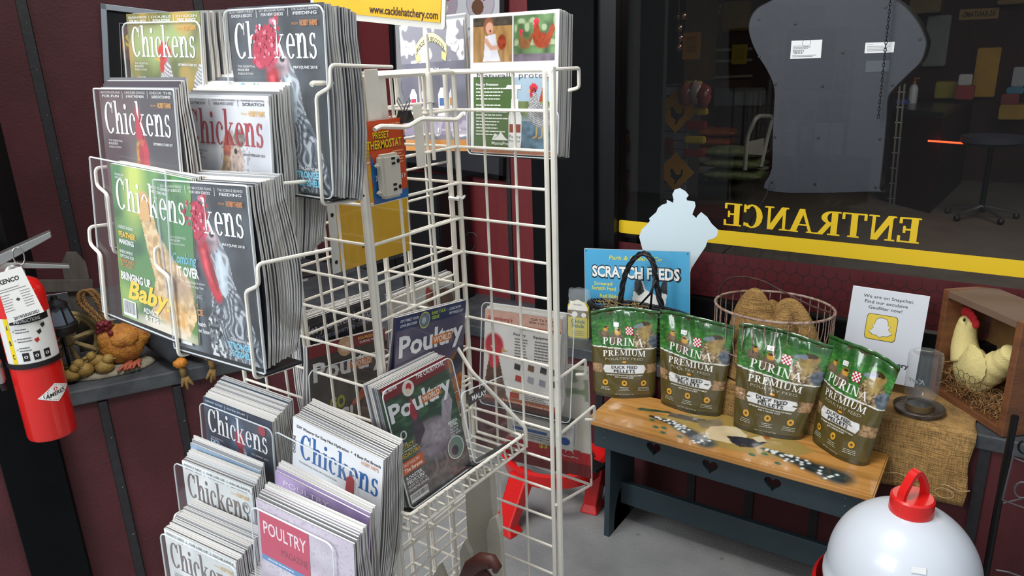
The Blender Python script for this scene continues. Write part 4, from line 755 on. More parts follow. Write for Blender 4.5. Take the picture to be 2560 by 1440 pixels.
def c_breda():
    p = P_(140, 1.3).grad('6d6a66', '2f4a3a', .35, .6).cloud('4f7a50', 7, 5, .5, .7, .7, 20).cloud('22382c', 6, 12, .5, .7, .7, 18); p.ell(.5, .12, .6, .18, '6f6763', var=.4, soft=.3)
    for x, k in ((.5, 0), (.66, .02)): p.stroke([(x, .45), (x+.01, .2), (x-.04, .16)], .018, .014, '8a7a7c')
    p.poly([(.7, .6), (.78, .86), (.9, .93), (.94, .8), (.86, .62), (.78, .5)], 'a69ca4', var=.2); p.ell(.56, .52, .3, .22, '8e848a', rot=-12, var=.3, sc=16); m = p.m; p.speck(m, '5c545c', 22, .55, k=.6); p.ell(.62, .56, .18, .12, 'a89fa6', rot=-12, soft=.5, var=.2)
    p.poly([(.28, .5), (.3, .78), (.3, .95), (.4, .96), (.43, .8), (.46, .66)], '4a4248', var=.3); p.ell(.34, .95, .06, .07, 'a03440', var=.3); p.ell(.36, .88, .035, .06, 'b03040', var=.2); p.poly([(.33, .99), (.36, 1.07), (.4, 1.0)], 'b82c3a'); p.ell(.35, .97, .01, .01, '100c0c')
    A = Art(.205, .265); A.rect(0, .89, 1, 1, '7c2028'); A.text('FIRST AID FOR', .02, .945, .03, 'ffffff', w=.2, bold=.02); A.text('THE CAUKI FOWL', .5, .935, .034, 'ffffff', w=.44, shear=.2, bold=.01); A.disc(.36, .9, .085, 'e8e0d4'); A.disc(.37, .91, .04, 'c0303c'); A.disc(.35, .88, .028, 'e8d8b0')
    pw_title(A, .7, .14); A.poly([(.3, .69), (.4, .69), (.38, .76), (.33, .77)], '9c3440'); A.text('10', .03, .53, .075, 'd8dcd8', w=.17); A.text('WAYS to', .03, .49, .02, 'ffffff', w=.14); A.text('PROTECT', .02, .455, .032, 'e8b830', w=.24, bold=.02); A.text('YOUR CHICKENS FROM', .02, .43, .014, 'ffffff', w=.28); A.text('PREDATORS', .02, .39, .032, 'e8b830', w=.3, bold=.02)
    A.rect(.02, .26, .34, .36, 'd4642c'); A.text('TINY POULTRY', .05, .32, .024, 'ffffff', w=.24); A.text('The Serama', .05, .275, .03, 'ffffff', w=.26, bold=.02, shear=.1); A.text('ROOSTER', .05, .21, .028, 'ffffff', w=.23, bold=.02); A.text('PEDICURE', .05, .175, .028, 'ffffff', w=.25, bold=.02); A.text('HOW TO CUT &', .05, .145, .02, 'ffffff', w=.27); A.text('REMOVE SPURS', .05, .115, .02, 'ffffff', w=.29)
    A.text('BREDA', .79, .43, .026, 'ffffff', w=.15, bold=.02); A.text('FOWL', .81, .4, .026, 'ffffff', w=.12, bold=.02); A.text('THE ONCE-', .79, .375, .015, 'ffffff', w=.15); A.text('POPULAR', .79, .35, .015, 'ffffff', w=.13); A.text('DUAL BREED', .79, .325, .015, 'ffffff', w=.16)
    A.disc(.82, .22, .13, 'e6e8e4'); A.disc(.82, .22, .118, '6f8a7c'); A.disc(.8, .2, .055, '2c3442'); barcode(A, .04, .02, .3, .09, 8); return p, A
def c_gobig():
    p = P_(100, 1.2).grad('302c2a', '3c3834').cloud('5a4e44', 4, 5, .55, .8, .6); p.poly([(.62, 0), (.6, .3), (.68, .55), (.8, .7), (.95, .6), (1, .4), (1, 0)], '6c5a52', var=.3); p.poly([(.7, .66), (.5, .5), (.54, .47), (.76, .55)], 'c0603c', var=.2); p.ell(.82, .66, .012, .012, '100c0a')
    A = Art(.205, .247); A.rect(0, .9, 1, 1, '7a2028'); A.disc(.45, .93, .1, 'c9a47c'); A.disc(.42, .92, .035, 'e6c8b0', 14); A.disc(.48, .94, .035, 'dcb8a0', 14); A.disc(.46, .9, .03, 'e0c0a8', 14); A.text('EGG PRODUCTION', .62, .955, .024, 'e8c050', w=.34, bold=.02); A.text('DURING WINTER', .64, .92, .022, 'ffffff', w=.3); pw_title(A, .7); A.text('GO', .22, .42, .1, 'a8b020', w=.2, bold=.05); A.text('BIG!', .18, .28, .12, 'e8e8e6', w=.34, bold=.05); A.text('KEEP', .28, .2, .04, 'd9822c', w=.18, bold=.02); A.text('GEESE &', .22, .14, .04, 'd9822c', w=.27, bold=.02); A.text('DUCKS', .28, .08, .04, 'd9822c', w=.2, bold=.02); A.rect(.84, .42, .9, .52, 'e09030'); A.text('CHICK', .82, .36, .03, 'e8b060', w=.16); return p, A
def c_notyour():
    p = P_(16, 1.1).grad('17161c', '1d1c24'); A = Art(.205, .247); A.text('Not your everyday eggs.', .04, .86, .08, 'bfc4dc', w=.9); A.text('Not your everyday chickens.', .16, .79, .05, '9aa0bc', w=.74); return p, A
def c_girls():
    p = P_(90, 1.2, 'cbc8c0').cloud('b5b1a6', 6, 5); p.bars(np.ones_like(p.u)*.5, '8d897e', 5, .3, .2, 2, .8, .93); p.ell(.78, .9, .22, .17, '5a2a24', var=.4, rot=-20); p.ell(.6, 1.0, .08, .1, '7c3a30', var=.3); p.ell(.57, 1.08, .04, .07, 'a83c34')
    A = Art(.205, .247); A.text('FOR YOUR', .35, .77, .05, '2c2c28', w=.3); A.text('GIRLS', .26, .62, .12, '2f5a3a', w=.4, bold=.04); return p, A
def c_natural():
    p = Paint(150, 195, 1.3, 'e8e8e8'); u, v = p.u, p.v
    def box(x0, y0, x1, y1): return ((u > x0) & (u < x1) & (v > y0) & (v < y1)).astype(float)
    m = box(.035, .86, .495, 1.27); p.mix(m, 'a8824e', .3, 3, 40, 9); p.mix(box(.035, 1.19, .495, 1.27), '4a4238', .5, 5, 30)
    p.ell(.22, 1.19, .06, .08, '8a5a40', clip=m); p.poly([(.16, .9), (.18, 1.1), (.3, 1.12), (.33, .95), (.36, .87), (.15, .87)], 'dfe0ea', var=.1, clip=m); p.ell(.23, 1.17, .045, .055, 'd9a890'); p.stroke([(.19, 1.06), (.25, .99), (.38, 1.0)], .022, .018, 'd8a58c'); p.ell(.375, 1.04, .05, .07, '9a3a1c', var=.4, clip=m); p.ell(.24, 1.145, .012, .014, '8c3430')
    m2 = box(.505, .86, .965, 1.27); p.mix(m2, '5c7a50', .6, 8, 14); p.mix(m2*(v < .93), '6e6270', .3, 2, 20); p.speck(m2*(v > 1.0), 'b8c8a0', 16, .62, 5, k=.7)
    for cx_, cy_, s_, f_ in ((.62, 1.03, .16, 1), (.8, 1.06, .24, 1)):
        bird(p, cx_, cy_, s_, f_, '9a3c1c' if s_ > .2 else '8a5a34', comb='d02c4c', legs=False, seed=9)
    gm = box(.035, .05, .49, .73); p.mix(gm, '4d6a3c')
    m3 = box(.52, .05, .965, .72); p.mix(m3, '9ab0c0', .2, 4, 6); p.mix(m3*(v < .32), '5a7a8e', .5, 4, 30); p.mix(m3*np.clip((v-.3)*12, 0, 1)*(v < .5), '6d7c4c', .4, 6, 20); bird(p, .8, .4, .36, 1, '22242e', pat='bar', comb='c02838', tail='14161e', tailup=1.1); p.poly([(.8, .5), (.86, .72), (.9, .72), (.86, .5)], 'a8442c', clip=m3)
    p.mix(box(.0, .0, 1, .045), 'a86a4c'); p.mix(box(.98, 0, 1.1, 1.4)*1., 'e8e8e8')
    A = Art(.22, .285); A.text('Naturally protecti', .08, .548, .04, '5c5c60', w=.88); A.text('Poultry Protector', .07, .495, .018, 'ffffff', w=.27, bold=.02); A.lines(.07, .47, .4, 4, .025, 'dfe6d8', .009, 3); A.lines(.07, .35, .4, 10, .024, 'dfe6d8', .009, 5, .4); A.poly([(.26, .1), (.3, .15), (.34, .13), (.37, .16), (.42, .12), (.46, .1)], 'e8ece4'); A.text('MannaPro', .26, .065, .024, 'f0f4ec', w=.2, bold=.01)
    A.poly([(.46, .05), (.6, .05), (.61, .1), (.61, .28), (.57, .34), (.57, .4), (.49, .4), (.49, .34), (.46, .28)], 'e6e6e4'); A.poly([(.42, .47), (.6, .47), (.6, .5), (.5, .5), (.44, .5)], 'dcdce0'); A.rect(.47, .16, .6, .22, '8a3a28'); A.rect(.5, .4, .56, .47, 'd8d8dc'); A.text('Poultry', .47, .12, .022, '30303a', w=.13); A.text('Protector', .47, .09, .018, '30303a', w=.13)
    A.text('Download valuable poultry coupons at info.mannapro.com/vbckids', .1, .025, .016, 'f0d8c0', w=.82); return p, A
def c_booster():
    p = Paint(100, 150, 1.5).grad('7c7c8a', '8c8c96').cloud('f4f4f4', 7, 3, .55, .62); p.mix(((p.v < 1.05) & (p.v > .5)).astype(float), '6e6e7c', .2, 3, 6); p.mix((p.v < .14).astype(float), 'c88a4a'); p.mix(((p.v > .2) & (p.v < .42)).astype(float)*.7, 'a090b0', .3, 3, 5)
    A = Art(.205, .3); 
    for x in (.18, .86): A.poly([(x-.07, .83), (x-.05, .78), (x+.02, .76), (x+.06, .8), (x+.07, .86), (x+.03, .82), (x-.03, .82), (x-.05, .86)], 'ffffff')
    pts = [(.24+.5*t, .79+.1*(1-(2*t-1)**2)) for t in [i/10 for i in range(11)]]; 
    for (a, b), (c, d) in zip(pts, pts[1:]): A.poly([(a, b-.03), (c, d-.03), (c, d+.035), (a, b+.035)], 'ece2b0')
    A.poly([(.24, .76), (.32, .78), (.32, .72), (.26, .7)], 'e2d490'); A.poly([(.74, .76), (.66, .78), (.66, .72), (.72, .7)], 'e2d490'); A.text('ROOSTER BOOSTER', .49, .775, .035, '4c4a38', w=.44, align='c', bold=.01, arch=.085); A.text('healthy for 20 years', .5, .63, .025, 'ffffff', w=.55, align='c', bold=.02)
    for x, c_ in ((.12, 'e8e8ee'), (.3, 'f0f0f4'), (.58, 'f0f0f4'), (.75, 'd0d4e0')): A.poly([(x, .33), (x+.12, .33), (x+.12, .45), (x+.08, .5), (x+.04, .5), (x, .45)], c_)
    for x, c_ in ((.14, 'c83a5a'), (.32, '8a5a8c'), (.6, '4a6ca8'), (.76, 'b88a4a')): A.rect(x, .36, x+.08, .42, c_)
    A.text('f', .55, .15, .035, 'ffffff', bold=.04); A.text("Don't forget us on Facebook", .62, .16, .018, 'ffffff', w=.3); return p, A
def c_strom():
    p = Paint(90, 120, 1.3, 'dfddd8').cloud('eae8e4', 3, 2); p.mix((p.v > 1.13).astype(float), 'd8ab98', .1); p.mix((p.v < .14).astype(float), 'a85a34'); p.mix((p.v < .07).astype(float), '4a1c14')
    p.poly([(0, .1), (.05, .5), (.1, .75), (.2, .7), (.26, .45), (.34, .1)], '5c3a24', var=.5, sc=24); p.ell(.14, .82, .13, .17, 'c02838', var=.3, sc=14); p.ell(.14, .62, .07, .12, 'c82c38', var=.2); p.ell(.12, .8, .02, .02, 'f0e0c0'); p.poly([(.24, .8), (.34, .76), (.24, .74)], 'c9a060')
    A = Art(.215, .28); A.text("Stromberg's", .04, .9, .035, 'b83a2c', w=.34, shear=.2, bold=.02); A.text('Call To Order', .62, .95, .024, '5c3028', w=.33, bold=.01); A.text('800-720-1134', .6, .915, .022, '5c3028', w=.33); A.rect(.45, .855, 1, .875, 'b85a34'); A.text('www.strombergschickens.com', .48, .835, .018, '5c4038', w=.48)
    A.text('Poultry', .4, .77, .025, '34302c', w=.16, bold=.02); A.text('Equipment', .66, .77, .025, '34302c', w=.22, bold=.02); A.lines(.42, .73, .18, 7, .03, '5c5854', .01, 3); A.lines(.68, .73, .24, 8, .03, '5c5854', .01, 6)
    for x, y, c_ in ((.42, .42, '2c2c2c'), (.6, .43, '6c4a2c'), (.76, .43, '2c2c2c'), (.88, .43, '6c5a4c'), (.44, .3, 'b0342c'), (.6, .31, 'a0a0a8'), (.75, .3, '8a909c'), (.9, .31, '2c2c34')): A.poly([(x, y), (x+.08, y-.01), (x+.085, y+.05), (x+.01, y+.06)], c_)
    A.rect(.4, .18, .62, .21, 'd9a838'); A.rect(.38, .11, .5, .17, 'a8442c'); A.lines(.54, .16, .38, 4, .018, '5c5854', .007, 8); A.text('StrombergsChickens.com', .28, .06, .022, 'f0dcc8', w=.66, bold=.01); return p, A
# ================================================================ magazines
MAGM = {}
ORD = 'first second third fourth fifth sixth seventh eighth ninth tenth eleventh twelfth thirteenth fourteenth fifteenth sixteenth seventeenth eighteenth nineteenth twentieth'.split()
def mag_block(key, w_, h_, t_, curl, cover, back=None):
    k = (key, w_, h_, t_, round(curl, 4), cover)
    if k in MAGM: return MAGM[k]
    ny, nx = 8, 2; m = MB(); zf = lambda y: -curl*math.sin(math.pi*min(1, y*1.12))*(1-y*.3)
    vs = []; fs = []; mi = []
    for s_ in (0, 1):
        for j in range(ny+1):
            for i in range(nx+1): vs.append((w_*i/nx, h_*j/ny, zf(j/ny)-s_*t_*(1-.12*(i == nx))))
    nn = (nx+1)*(ny+1)
    for j in range(ny):
        for i in range(nx):
            a = j*(nx+1)+i; fs.append((a, a+1, a+nx+2, a+nx+1)); mi.append(0); b = a+nn; fs.append((b+nx+1, b+nx+2, b+1, b)); mi.append(0)
        a = j*(nx+1); fs.append((a, a+nx+1, a+nx+1+nn, a+nn)); mi.append(0); a += nx; fs.append((a+nx+1, a, a+nn, a+nx+1+nn)); mi.append(1)
    for i in range(nx): fs.append((i+1, i, i+nn, i+1+nn)); mi.append(1); a = ny*(nx+1)+i; fs.append((a, a+1, a+1+nn, a+nn)); mi.append(1)
    me = bpy.data.meshes.new('magazine'); me.from_pydata(vs, [], fs); me.materials.append(mat('cover_stock_'+cover, cover, .35)); me.materials.append(PAGE)
    me.polygons.foreach_set('material_index', mi); me.update(); MAGM[k] = me; return me
def magframe(TL, TR, w_=.205, h_=.247, lean=5, ax='Y', val=None):
    if ax == 'Y':
        if val is None: a = pY(*TL, 1.)-Vector((0, 0, CAMH)); b = pY(*TR, 1.)-Vector((0, 0, CAMH)); val = w_/abs(b.x-a.x)
        a, b = pY(*TL, val), pY(*TR, val); upv = Vector((0, math.sin(math.radians(lean)), math.cos(math.radians(lean))))
    else:
        if val is None: a = pX(*TL, -1.)-Vector((0, 0, CAMH)); b = pX(*TR, -1.)-Vector((0, 0, CAMH)); val = -w_/abs(b.y-a.y)
        a, b = pX(*TL, val), pX(*TR, val); upv = Vector((-math.sin(math.radians(lean)), 0, math.cos(math.radians(lean))))
    ex = (b-a).normalized(); M = fr((a+b)/2, ex, upv); M.translation = (a+b)/2-M.col[0].xyz*w_/2-M.col[1].xyz*h_; return M
def dress(o, cv, w_, h_, nm='cover_picture'):
    p, A = cv; p.build(nm, o, w_, h_, z=.0006); A.W0 = A.W
    sx, sy = w_/A.W, h_/A.H; A.build('cover_lettering', o, dz=.0006, fn=lambda x, y, z: (x*sx, y*sy, z))
def stack(cv, M, n, label, rest, w_=.205, h_=.247, t=.0036, cover='3a3d42', curl=.016, group=None, seed=1, rise=.02, cat='magazine', nm='magazine', fan=0, front=True):
    r = random.Random(seed); o = None
    if front:
        me = mag_block(nm, w_, h_, t*.75, 0, cover); o = bpy.data.objects.new(nm, me); C.objects.link(o); o.matrix_world = M; tag(o, label, cat, group); dress(o, cv, w_, h_)
    cols = ['cfcdc8', '8f9296', 'd6d4d0', '6a6c70', cover]
    for i in range(1, n):
        u = i/n; me = mag_block(nm, w_, h_, t*.75, round(curl*(.3+.7*u), 3), cols[r.randrange(5)])
        c = bpy.data.objects.new(nm, me); C.objects.link(c)
        c.matrix_world = M @ T(r.uniform(-.0015, .0015)+fan*u, r.uniform(-.002, .0015)+rise*u, -i*t) @ RX(-fan*30*u)
        od = ORD[i]; tag(c, od+' '+rest.replace(' stacked', ' back stacked', 1).replace(' peeking', ' back peeking', 1).replace(' behind', ' back behind' if 'stacked' not in rest and 'peeking' not in rest else ' behind', 1), cat, rest)
    return o
WT = .0028
def pocket(M, label, w_=.205, ph=.2, depth=.1, side=(1, 1), jog=.55, x0=-.006, group='clear pockets on the magazine rack', plate_r=.014, wires=True, px0=None, px1=None):
    o = thing('magazine_pocket', label, 'pocket', M, group)
    a, b = (px0 if px0 is not None else x0), (px1 if px1 is not None else w_+.006)
    MB().prism(rrect(a, -.004, b, ph, plate_r), .0045, .0065).build('acrylic_front', ACRYL, o)
    m = MB(); m.tube([(x, y, .0055) for x, y in rrect(a, -.004, b, ph, plate_r)], .0013, 5, closed=True); m.build('polished_edge', ACRYLEDGE, o)
    MB().box((a, -.007, -depth*.62), (b, -.004, .0065)).build('pocket_floor', mat('smoked_pocket_base', '25262a', .3), o)
    if wires:
        for sd, xx in ((side[0], a-.012), (side[1], b+.012)):
            if not sd: continue
            q = .03 if xx < 0 else -.03; y1 = ph*jog
            pts = [(xx, y1, -depth-.02), (xx, y1, .010), (xx, y1-.028, .0105), (xx+q, y1-.04, .0105), (xx+q, -.012, .0105), (xx+q, -.014, -depth*.6)]
            MB().tube(roundcorners(pts, .008), WT, 7).build('wire_bracket', WIREW, o, smooth=1)
    return o
# ================================================================ the rack
S_ = .88; RA = Vector((-1.027*S_, S_, 0)); RBx, RBy = -.904, 1.134; RCx = -.701; RLx = -1.123; ZT = 1.575; RFx = -1.335; RLy = 1.37
rk = thing('magazine_rack', 'white wire grid magazine spinner rack filled with poultry magazines', 'rack', Vector((-1.01, 1.0, 0)))
RI = Matrix.Translation(-Vector((-1.01, 1.0, 0)))
def rpart(m, name, parent=rk, mt_=WIREW, smooth=1): 
    o = m.build(name, mt_, parent, smooth=smooth); o.matrix_world = Matrix.Identity(4); return o
def gpanel(A_, B_, nv, z0=.14, z1=ZT, topz=None, skip=()):
    A_, B_ = Vector((*A_, 0)), Vector((*B_, 0)); e_ = (B_-A_); fm = MB()
    fm.tube(roundcorners([A_+Vector((0, 0, z0)), A_+Vector((0, 0, z1)), B_+Vector((0, 0, z1)), B_+Vector((0, 0, z0))], .006)+[A_+Vector((0, 0, z0))], .0046, 8)
    g = rpart(fm, 'grid_panel')
    nrm = Vector((-e_.y, e_.x, 0)).normalized()*.004
    for i in range(1, nv):
        p = A_+e_*i/nv+nrm; rpart(MB().tube([p+Vector((0, 0, z0)), p+Vector((0, 0, z1))], .0029, 7), 'upright_wire', g)
    z = z1-.0704*1; 
    while z > z0: rpart(MB().tube([A_+Vector((0, 0, z)), B_+Vector((0, 0, z))], .0029, 7), 'cross_wire', g); z -= .0704
    return g
gpanel((RLx, RBy), (RCx, RBy), 6); gpanel((RA.x, RA.y), (RBx, RBy), 3); gpanel((RFx, RA.y), (RA.x-.012, RA.y), 6); gpanel((RLx, RA.y+.012), (RLx, RLy), 6)
rpart(MB().tube([(RBx-.012, RBy-.012, .14), (RBx-.012, RBy-.012, ZT)], .0046, 8), 'post'); rpart(MB().tube([(RCx+.012, RBy+.006, .14), (RCx+.012, RBy+.006, ZT+.004)], .0062, 8), 'post'); rpart(MB().tube([(RA.x+.004, RA.y-.012, .14), (RA.x+.004, RA.y-.012, ZT)], .005, 8), 'post')
rpart(MB().lathe([(0, 0), (.26, 0), (.26, .02), (.04, .03), (.03, .14), (0, .14)], 40), 'base').matrix_world = T(-1.01, 1.0, 0)
for k in range(4):
    a = k*math.pi/2+.8; rpart(MB().tube([(-1.01, 1, .15), (-1.01+.2*math.cos(a), 1+.2*math.sin(a), .15)], .005, 7), 'base_arm')
# zip tie knot, post straps and hooks
rpart(MB().tube([(RBx+.008*math.cos(t), RBy+.008*math.sin(t), 1.335+.002*math.sin(3*t)) for t in [k*.5 for k in range(26)]], .0025, 6).tube([(RBx-.014, RBy-.02, 1.336), (RBx+.006, RBy-.012, 1.333)], .004, 6), 'zip_tie', rk, mat('white_nylon_tie', 'e4e2dc', .4))
for dx, z0_, z1_, wd_ in ((.0, 1.47, 1.583, .011), (.03, 1.49, 1.578, .03)):
    rpart(MB().box((RA.x-.004-dx*.2, RA.y+.006+dx, z0_), (RA.x+.003, RA.y+.006+dx+wd_, z1_), bev=.001), 'steel_strap', rk, WIREW)
for (c1, c2, c3, lb) in (((948, 318), (1040, 300), (1150, 290), 0), ):
    X_ = -.87; pts = [pX(936, 324, X_), pX(950, 316, X_), pX(1018, 318, X_), pX(1052, 297, X_), pX(1142, 300, X_), pX(1156, 285, X_)]
    rpart(MB().tube(roundcorners(pts, .01), .0042, 8), 'display_hook')
v = pX(1048, 340, -.893); rpart(MB().box((v.x-.001, v.y-.012, v.z-.055), (v.x+.001, v.y+.012, v.z+.055), bev=.0008), 'hook_plate')
v = pX(930, 260, -.893); rpart(MB().box((v.x-.001, v.y-.012, v.z-.055), (v.x+.001, v.y+.02, v.z+.055), bev=.0008), 'hook_plate')
# side bracket arms at post C and arms on the front
for z_, y0_, y1_ in ((1.574, RBy, RBy+.10), (.985, RBy, RBy+.12), (.86, RBy, RBy+.16)):
    rpart(MB().tube(roundcorners([(RCx+.012, y0_, z_), (RCx+.012, y1_, z_), (RCx+.012, y1_, z_-.035), (RCx-.01, y1_, z_-.04)], .006), .0034, 7), 'bracket_arm')
rpart(MB().tube(roundcorners([pX(778, 213, -.8), pX(782, 208, -.8), pX(858, 208, -.8), pX(862, 230, -.8)], .006), .0034, 7), 'bracket_arm')
# ---------------------------------------------------------------- front cluster
def comb_frame(): return magframe((397, 452), (619, 467), val=.585, lean=4)
Mf = magframe((316, 35), (500, 28)); stack(c_preserve(), Mf, 15, 'magazine with a barred hen on green, top left of the rack', 'magazine stacked behind the barred green cover at the top left', cover='5c6a44', seed=1, fan=.03, t=.009); pocket(Mf, 'clear rounded pocket holding the green barred hen magazine at the top left', ph=.232, depth=.09, wires=False)
Mf = magframe((570, 20), (808, 5), .205, .26, val=.726, lean=3); cmb = c_comb(); stack(cmb, Mf, 12, 'grey magazine with a red combed rooster, top of the right front column', 'magazine stacked behind the top grey rooster cover', h_=.26, cover='4a4e54', seed=2, fan=.018, rise=-.01); pocket(Mf, 'clear rounded pocket holding the topmost grey rooster magazine', ph=.256, depth=.09, side=(0, 1), jog=.7)
Mf = magframe((247, 220), (437, 222)); stack(c_fall(), Mf, 6, 'dark magazine with a golden hen reading Start of Fall', 'magazine stacked behind the golden hen Fall cover', cover='45424a', seed=3); pocket(Mf, 'clear pocket holding the dark golden hen Fall magazine', ph=.246, depth=.045, side=(1, 0), jog=.5, plate_r=.003)
Mf = magframe((456, 235), (672, 240), h_=.26); stack(c_beauty(), Mf, 19, 'white magazine with red title reading What a Beauty', 'magazine stacked behind the white Beauty cover', h_=.26, cover='c9cacc', seed=4, rise=.045, t=.0048); pocket(Mf, 'clear rounded pocket holding the white Beauty magazine', ph=.255, depth=.105, side=(0, 1), jog=.55)
Mf = magframe((285, 410), (465, 446), val=.585, h_=.245); stack(c_baby(), Mf, 7, 'green magazine with a fluffy chick reading Bringing Up Baby', 'magazine stacked behind the green Baby cover', h_=.245, cover='5c7a48', seed=5, rise=.004); pocket(Mf, 'wide clear pocket holding the green Baby magazine at the left', ph=.25, depth=.05, side=(1, 0), jog=.55, px0=-.05, px1=.155, plate_r=.003)
Mf = magframe((397, 452), (619, 467), val=.585, lean=4, h_=.25); stack(c_comb(), Mf, 16, 'dark Combing It Over magazine with red combed rooster, lowest of the upper cluster', 'magazine stacked behind the large dark rooster cover', h_=.25, cover='3a3f47', seed=6, rise=.012, curl=.022); pocket(Mf, 'clear pocket holding the large dark rooster magazine', ph=.252, depth=.095, jog=.6, plate_r=.003)
Mf = magframe((508, 990), (680, 1055)); stack(c_winter(), Mf, 14, 'dark blue magazine with a white hen reading Winter To-Do List', 'magazine stacked behind the blue Winter cover', cover='34465c', seed=7, rise=.03); pocket(Mf, 'clear rounded pocket holding the dark blue Winter magazine', ph=.235, depth=.08, wires=False)
Mf = magframe((733, 1040), (960, 1150), .215, .268); stack(c_summer(), Mf, 11, 'white magazine with blue title and a speckled hen, Farm-Fresh Recipes', 'magazine stacked behind the white Farm-Fresh Recipes cover', .215, .268, cover='d2c49c', seed=8, rise=.02, t=.0042); pocket(Mf, 'clear rounded pocket holding the Farm-Fresh Recipes magazine', .17, ph=.225, depth=.09, side=(0, 1), jog=.5, px0=-.045, px1=.16)
Mf = magframe((472, 1105), (655, 1180), h_=.24, val=.66); stack((P_(16, 1.2, '9fb6cc').cloud('5c84a8', 3, 4), Art(.205, .24).lines(.1, .95, .8, 2, .03, '3c5068', .012, 2)), Mf, 3, 'pale blue magazine peeking between the Winter and Egg-Laying magazines', 'plain magazine peeking between the Winter and Egg-Laying magazines', h_=.24, cover='9fb6cc', seed=21)
Mf = magframe((455, 1150), (630, 1220)); stack(c_egg(), Mf, 6, 'pale magazine reading Egg-Laying Woes in the second lower row', 'magazine stacked behind the second-row Egg-Laying cover', cover='c4c8ca', seed=9, rise=.02); pocket(Mf, 'clear pocket holding the pale Egg-Laying magazine in the second lower row', ph=.24, depth=.05, side=(1, 0), jog=.55, px0=-.02)
def c_purple(): return P_(40, 1.2, 'b09cc4').cloud('8f7cae', 4, 4).poly([(.5, 0), (.5, 1.1), (1, 1.1), (1, 0)], '3c2a3c', var=.3), Art(.205, .247).text('POULTRY', .1, .93, .035, 'e6dcf0', w=.5)
Mf = magframe((695, 1180), (915, 1290), h_=.24, val=.62); stack(c_purple(), Mf, 4, 'lilac magazine behind the pink POULTRY magazine', 'magazine stacked behind the lilac cover', h_=.24, cover='9c8cb4', seed=10)
Mf = magframe((640, 1245), (885, 1360)); stack(c_poultrymag(), Mf, 7, 'mauve magazine with a pink POULTRY panel and two hens', 'magazine stacked behind the mauve POULTRY cover', cover='a89cac', seed=11, rise=.02); pocket(Mf, 'clear rounded pocket holding the mauve POULTRY magazine', ph=.235, depth=.055, side=(0, 1), jog=.6, px1=.17)
Mf = magframe((410, 1320), (590, 1405)); stack(c_egg(), Mf, 17, 'pale Egg-Laying magazine at the bottom left edge of the rack', 'magazine stacked behind the bottom left Egg-Laying cover', cover='c4c8ca', seed=12, rise=.03); pocket(Mf, 'clear pocket holding the bottom left pale Egg-Laying magazine', ph=.24, depth=.1, side=(1, 0), jog=.5)
Mf = magframe((595, 1432), (800, 1530), val=.56); stack(c_poultrymag(), Mf, 13, 'magazine whose top just shows at the bottom middle edge', 'magazine stacked at the bottom middle edge of the picture', cover='b8b4b4', seed=13, rise=.03); pocket(Mf, 'clear pocket at the bottom middle edge of the picture', ph=.23, depth=.08, wires=False)
# ---------------------------------------------------------------- left side panel seen through the tower
Mf = magframe((975, 745), (1130, 680), ax='X', val=-1.14, w_=.225, lean=2); stack(c_girls(), Mf, 5, 'grey plank-pattern magazine with green GIRLS title seen through the grid', 'magazine stacked behind the GIRLS cover', w_=.225, cover='b9b5aa', seed=14, rise=.006); pocket(Mf, 'clear pocket behind the GIRLS magazine', w_=.225, depth=.04, ph=.22, wires=False)
Mf = magframe((750, 805), (945, 740), ax='X', val=-1.14, w_=.222, lean=2); stack(c_notyour(), Mf, 8, 'black booklet reading Not your everyday eggs', 'booklet stacked behind the black Not your everyday cover', w_=.222, cover='1c1b22', seed=15, rise=.012, nm='booklet'); 
Mf = magframe((772, 868), (960, 820), ax='X', val=-1.10, w_=.215, lean=3); stack(c_gobig(), Mf, 4, 'dark poultry magazine reading GO BIG with an orange beaked goose', 'magazine stacked behind the GO BIG cover', w_=.215, cover='38322e', seed=16, rise=.0); pocket(Mf, 'clear pocket holding the dark GO BIG magazine', w_=.215, depth=.03, ph=.2, wires=False)
# ---------------------------------------------------------------- basket side
Mf = magframe((990, 795), (1165, 750), ax='X', val=-.885, h_=.26, lean=-2); stack(c_pworld(), Mf, 3, 'purple poultry magazine with an orange rooster reading Peculiar Combs', 'magazine stacked behind the purple rooster cover', h_=.26, cover='4c4560', seed=17, rise=.0)
TLb, TRb, BLb, BRb = pX(941, 981, -.85), pX(1100, 895, -.85), pX(1029, 1262, -.80), pX(1190, 1150, -.80); Mb, wb_, hb_ = frq(TLb, TRb, BLb, BRb); stack(c_breda(), Mb, 9, 'green poultry magazine with a grey Breda hen standing in the wire basket', 'magazine stacked behind the grey Breda hen cover', w_=wb_, h_=hb_, cover='40543f', seed=18, rise=.012, t=.0045, curl=.004); pocket(Mb, 'clear rounded pocket over the Breda hen magazine in the wire basket', w_=wb_, ph=hb_*.98, depth=.03, wires=False, px0=-.002, px1=wb_+.008)
Q = [pX(1128, 1000, -.82), pX(1238, 950, -.82), pX(1196, 1140, -.785), pX(1303, 1085, -.785)]; Me, we_, he_ = frq(*Q)
pe_ = pocket(Me, 'empty clear pocket labelled MALAY beside the Breda hen magazine', w_=we_, ph=he_, depth=.03, wires=False, px0=0, px1=we_)
A = Art(we_, he_); A.z = .007; A.poly([(.1, .78), (.5, .84), (.5, .97), (.1, .93)], '3a3a3c'); A.text('MALAY', .2, .84, .07, 'e8e8e8', w=.32, bold=.02); A.build('pocket_label', pe_)
bk = thing('wire_basket', 'white wire pocket basket hooked on the right side of the rack', 'basket', pX(1200, 1250, -.79)); bki = bk.matrix_world.inverted()
def bw(pts, r=.0032, nm='basket_wire'): MB().tube([bki @ q for q in roundcorners(pts, .008)], r, 7).build(nm, WIREW, bk, smooth=1)
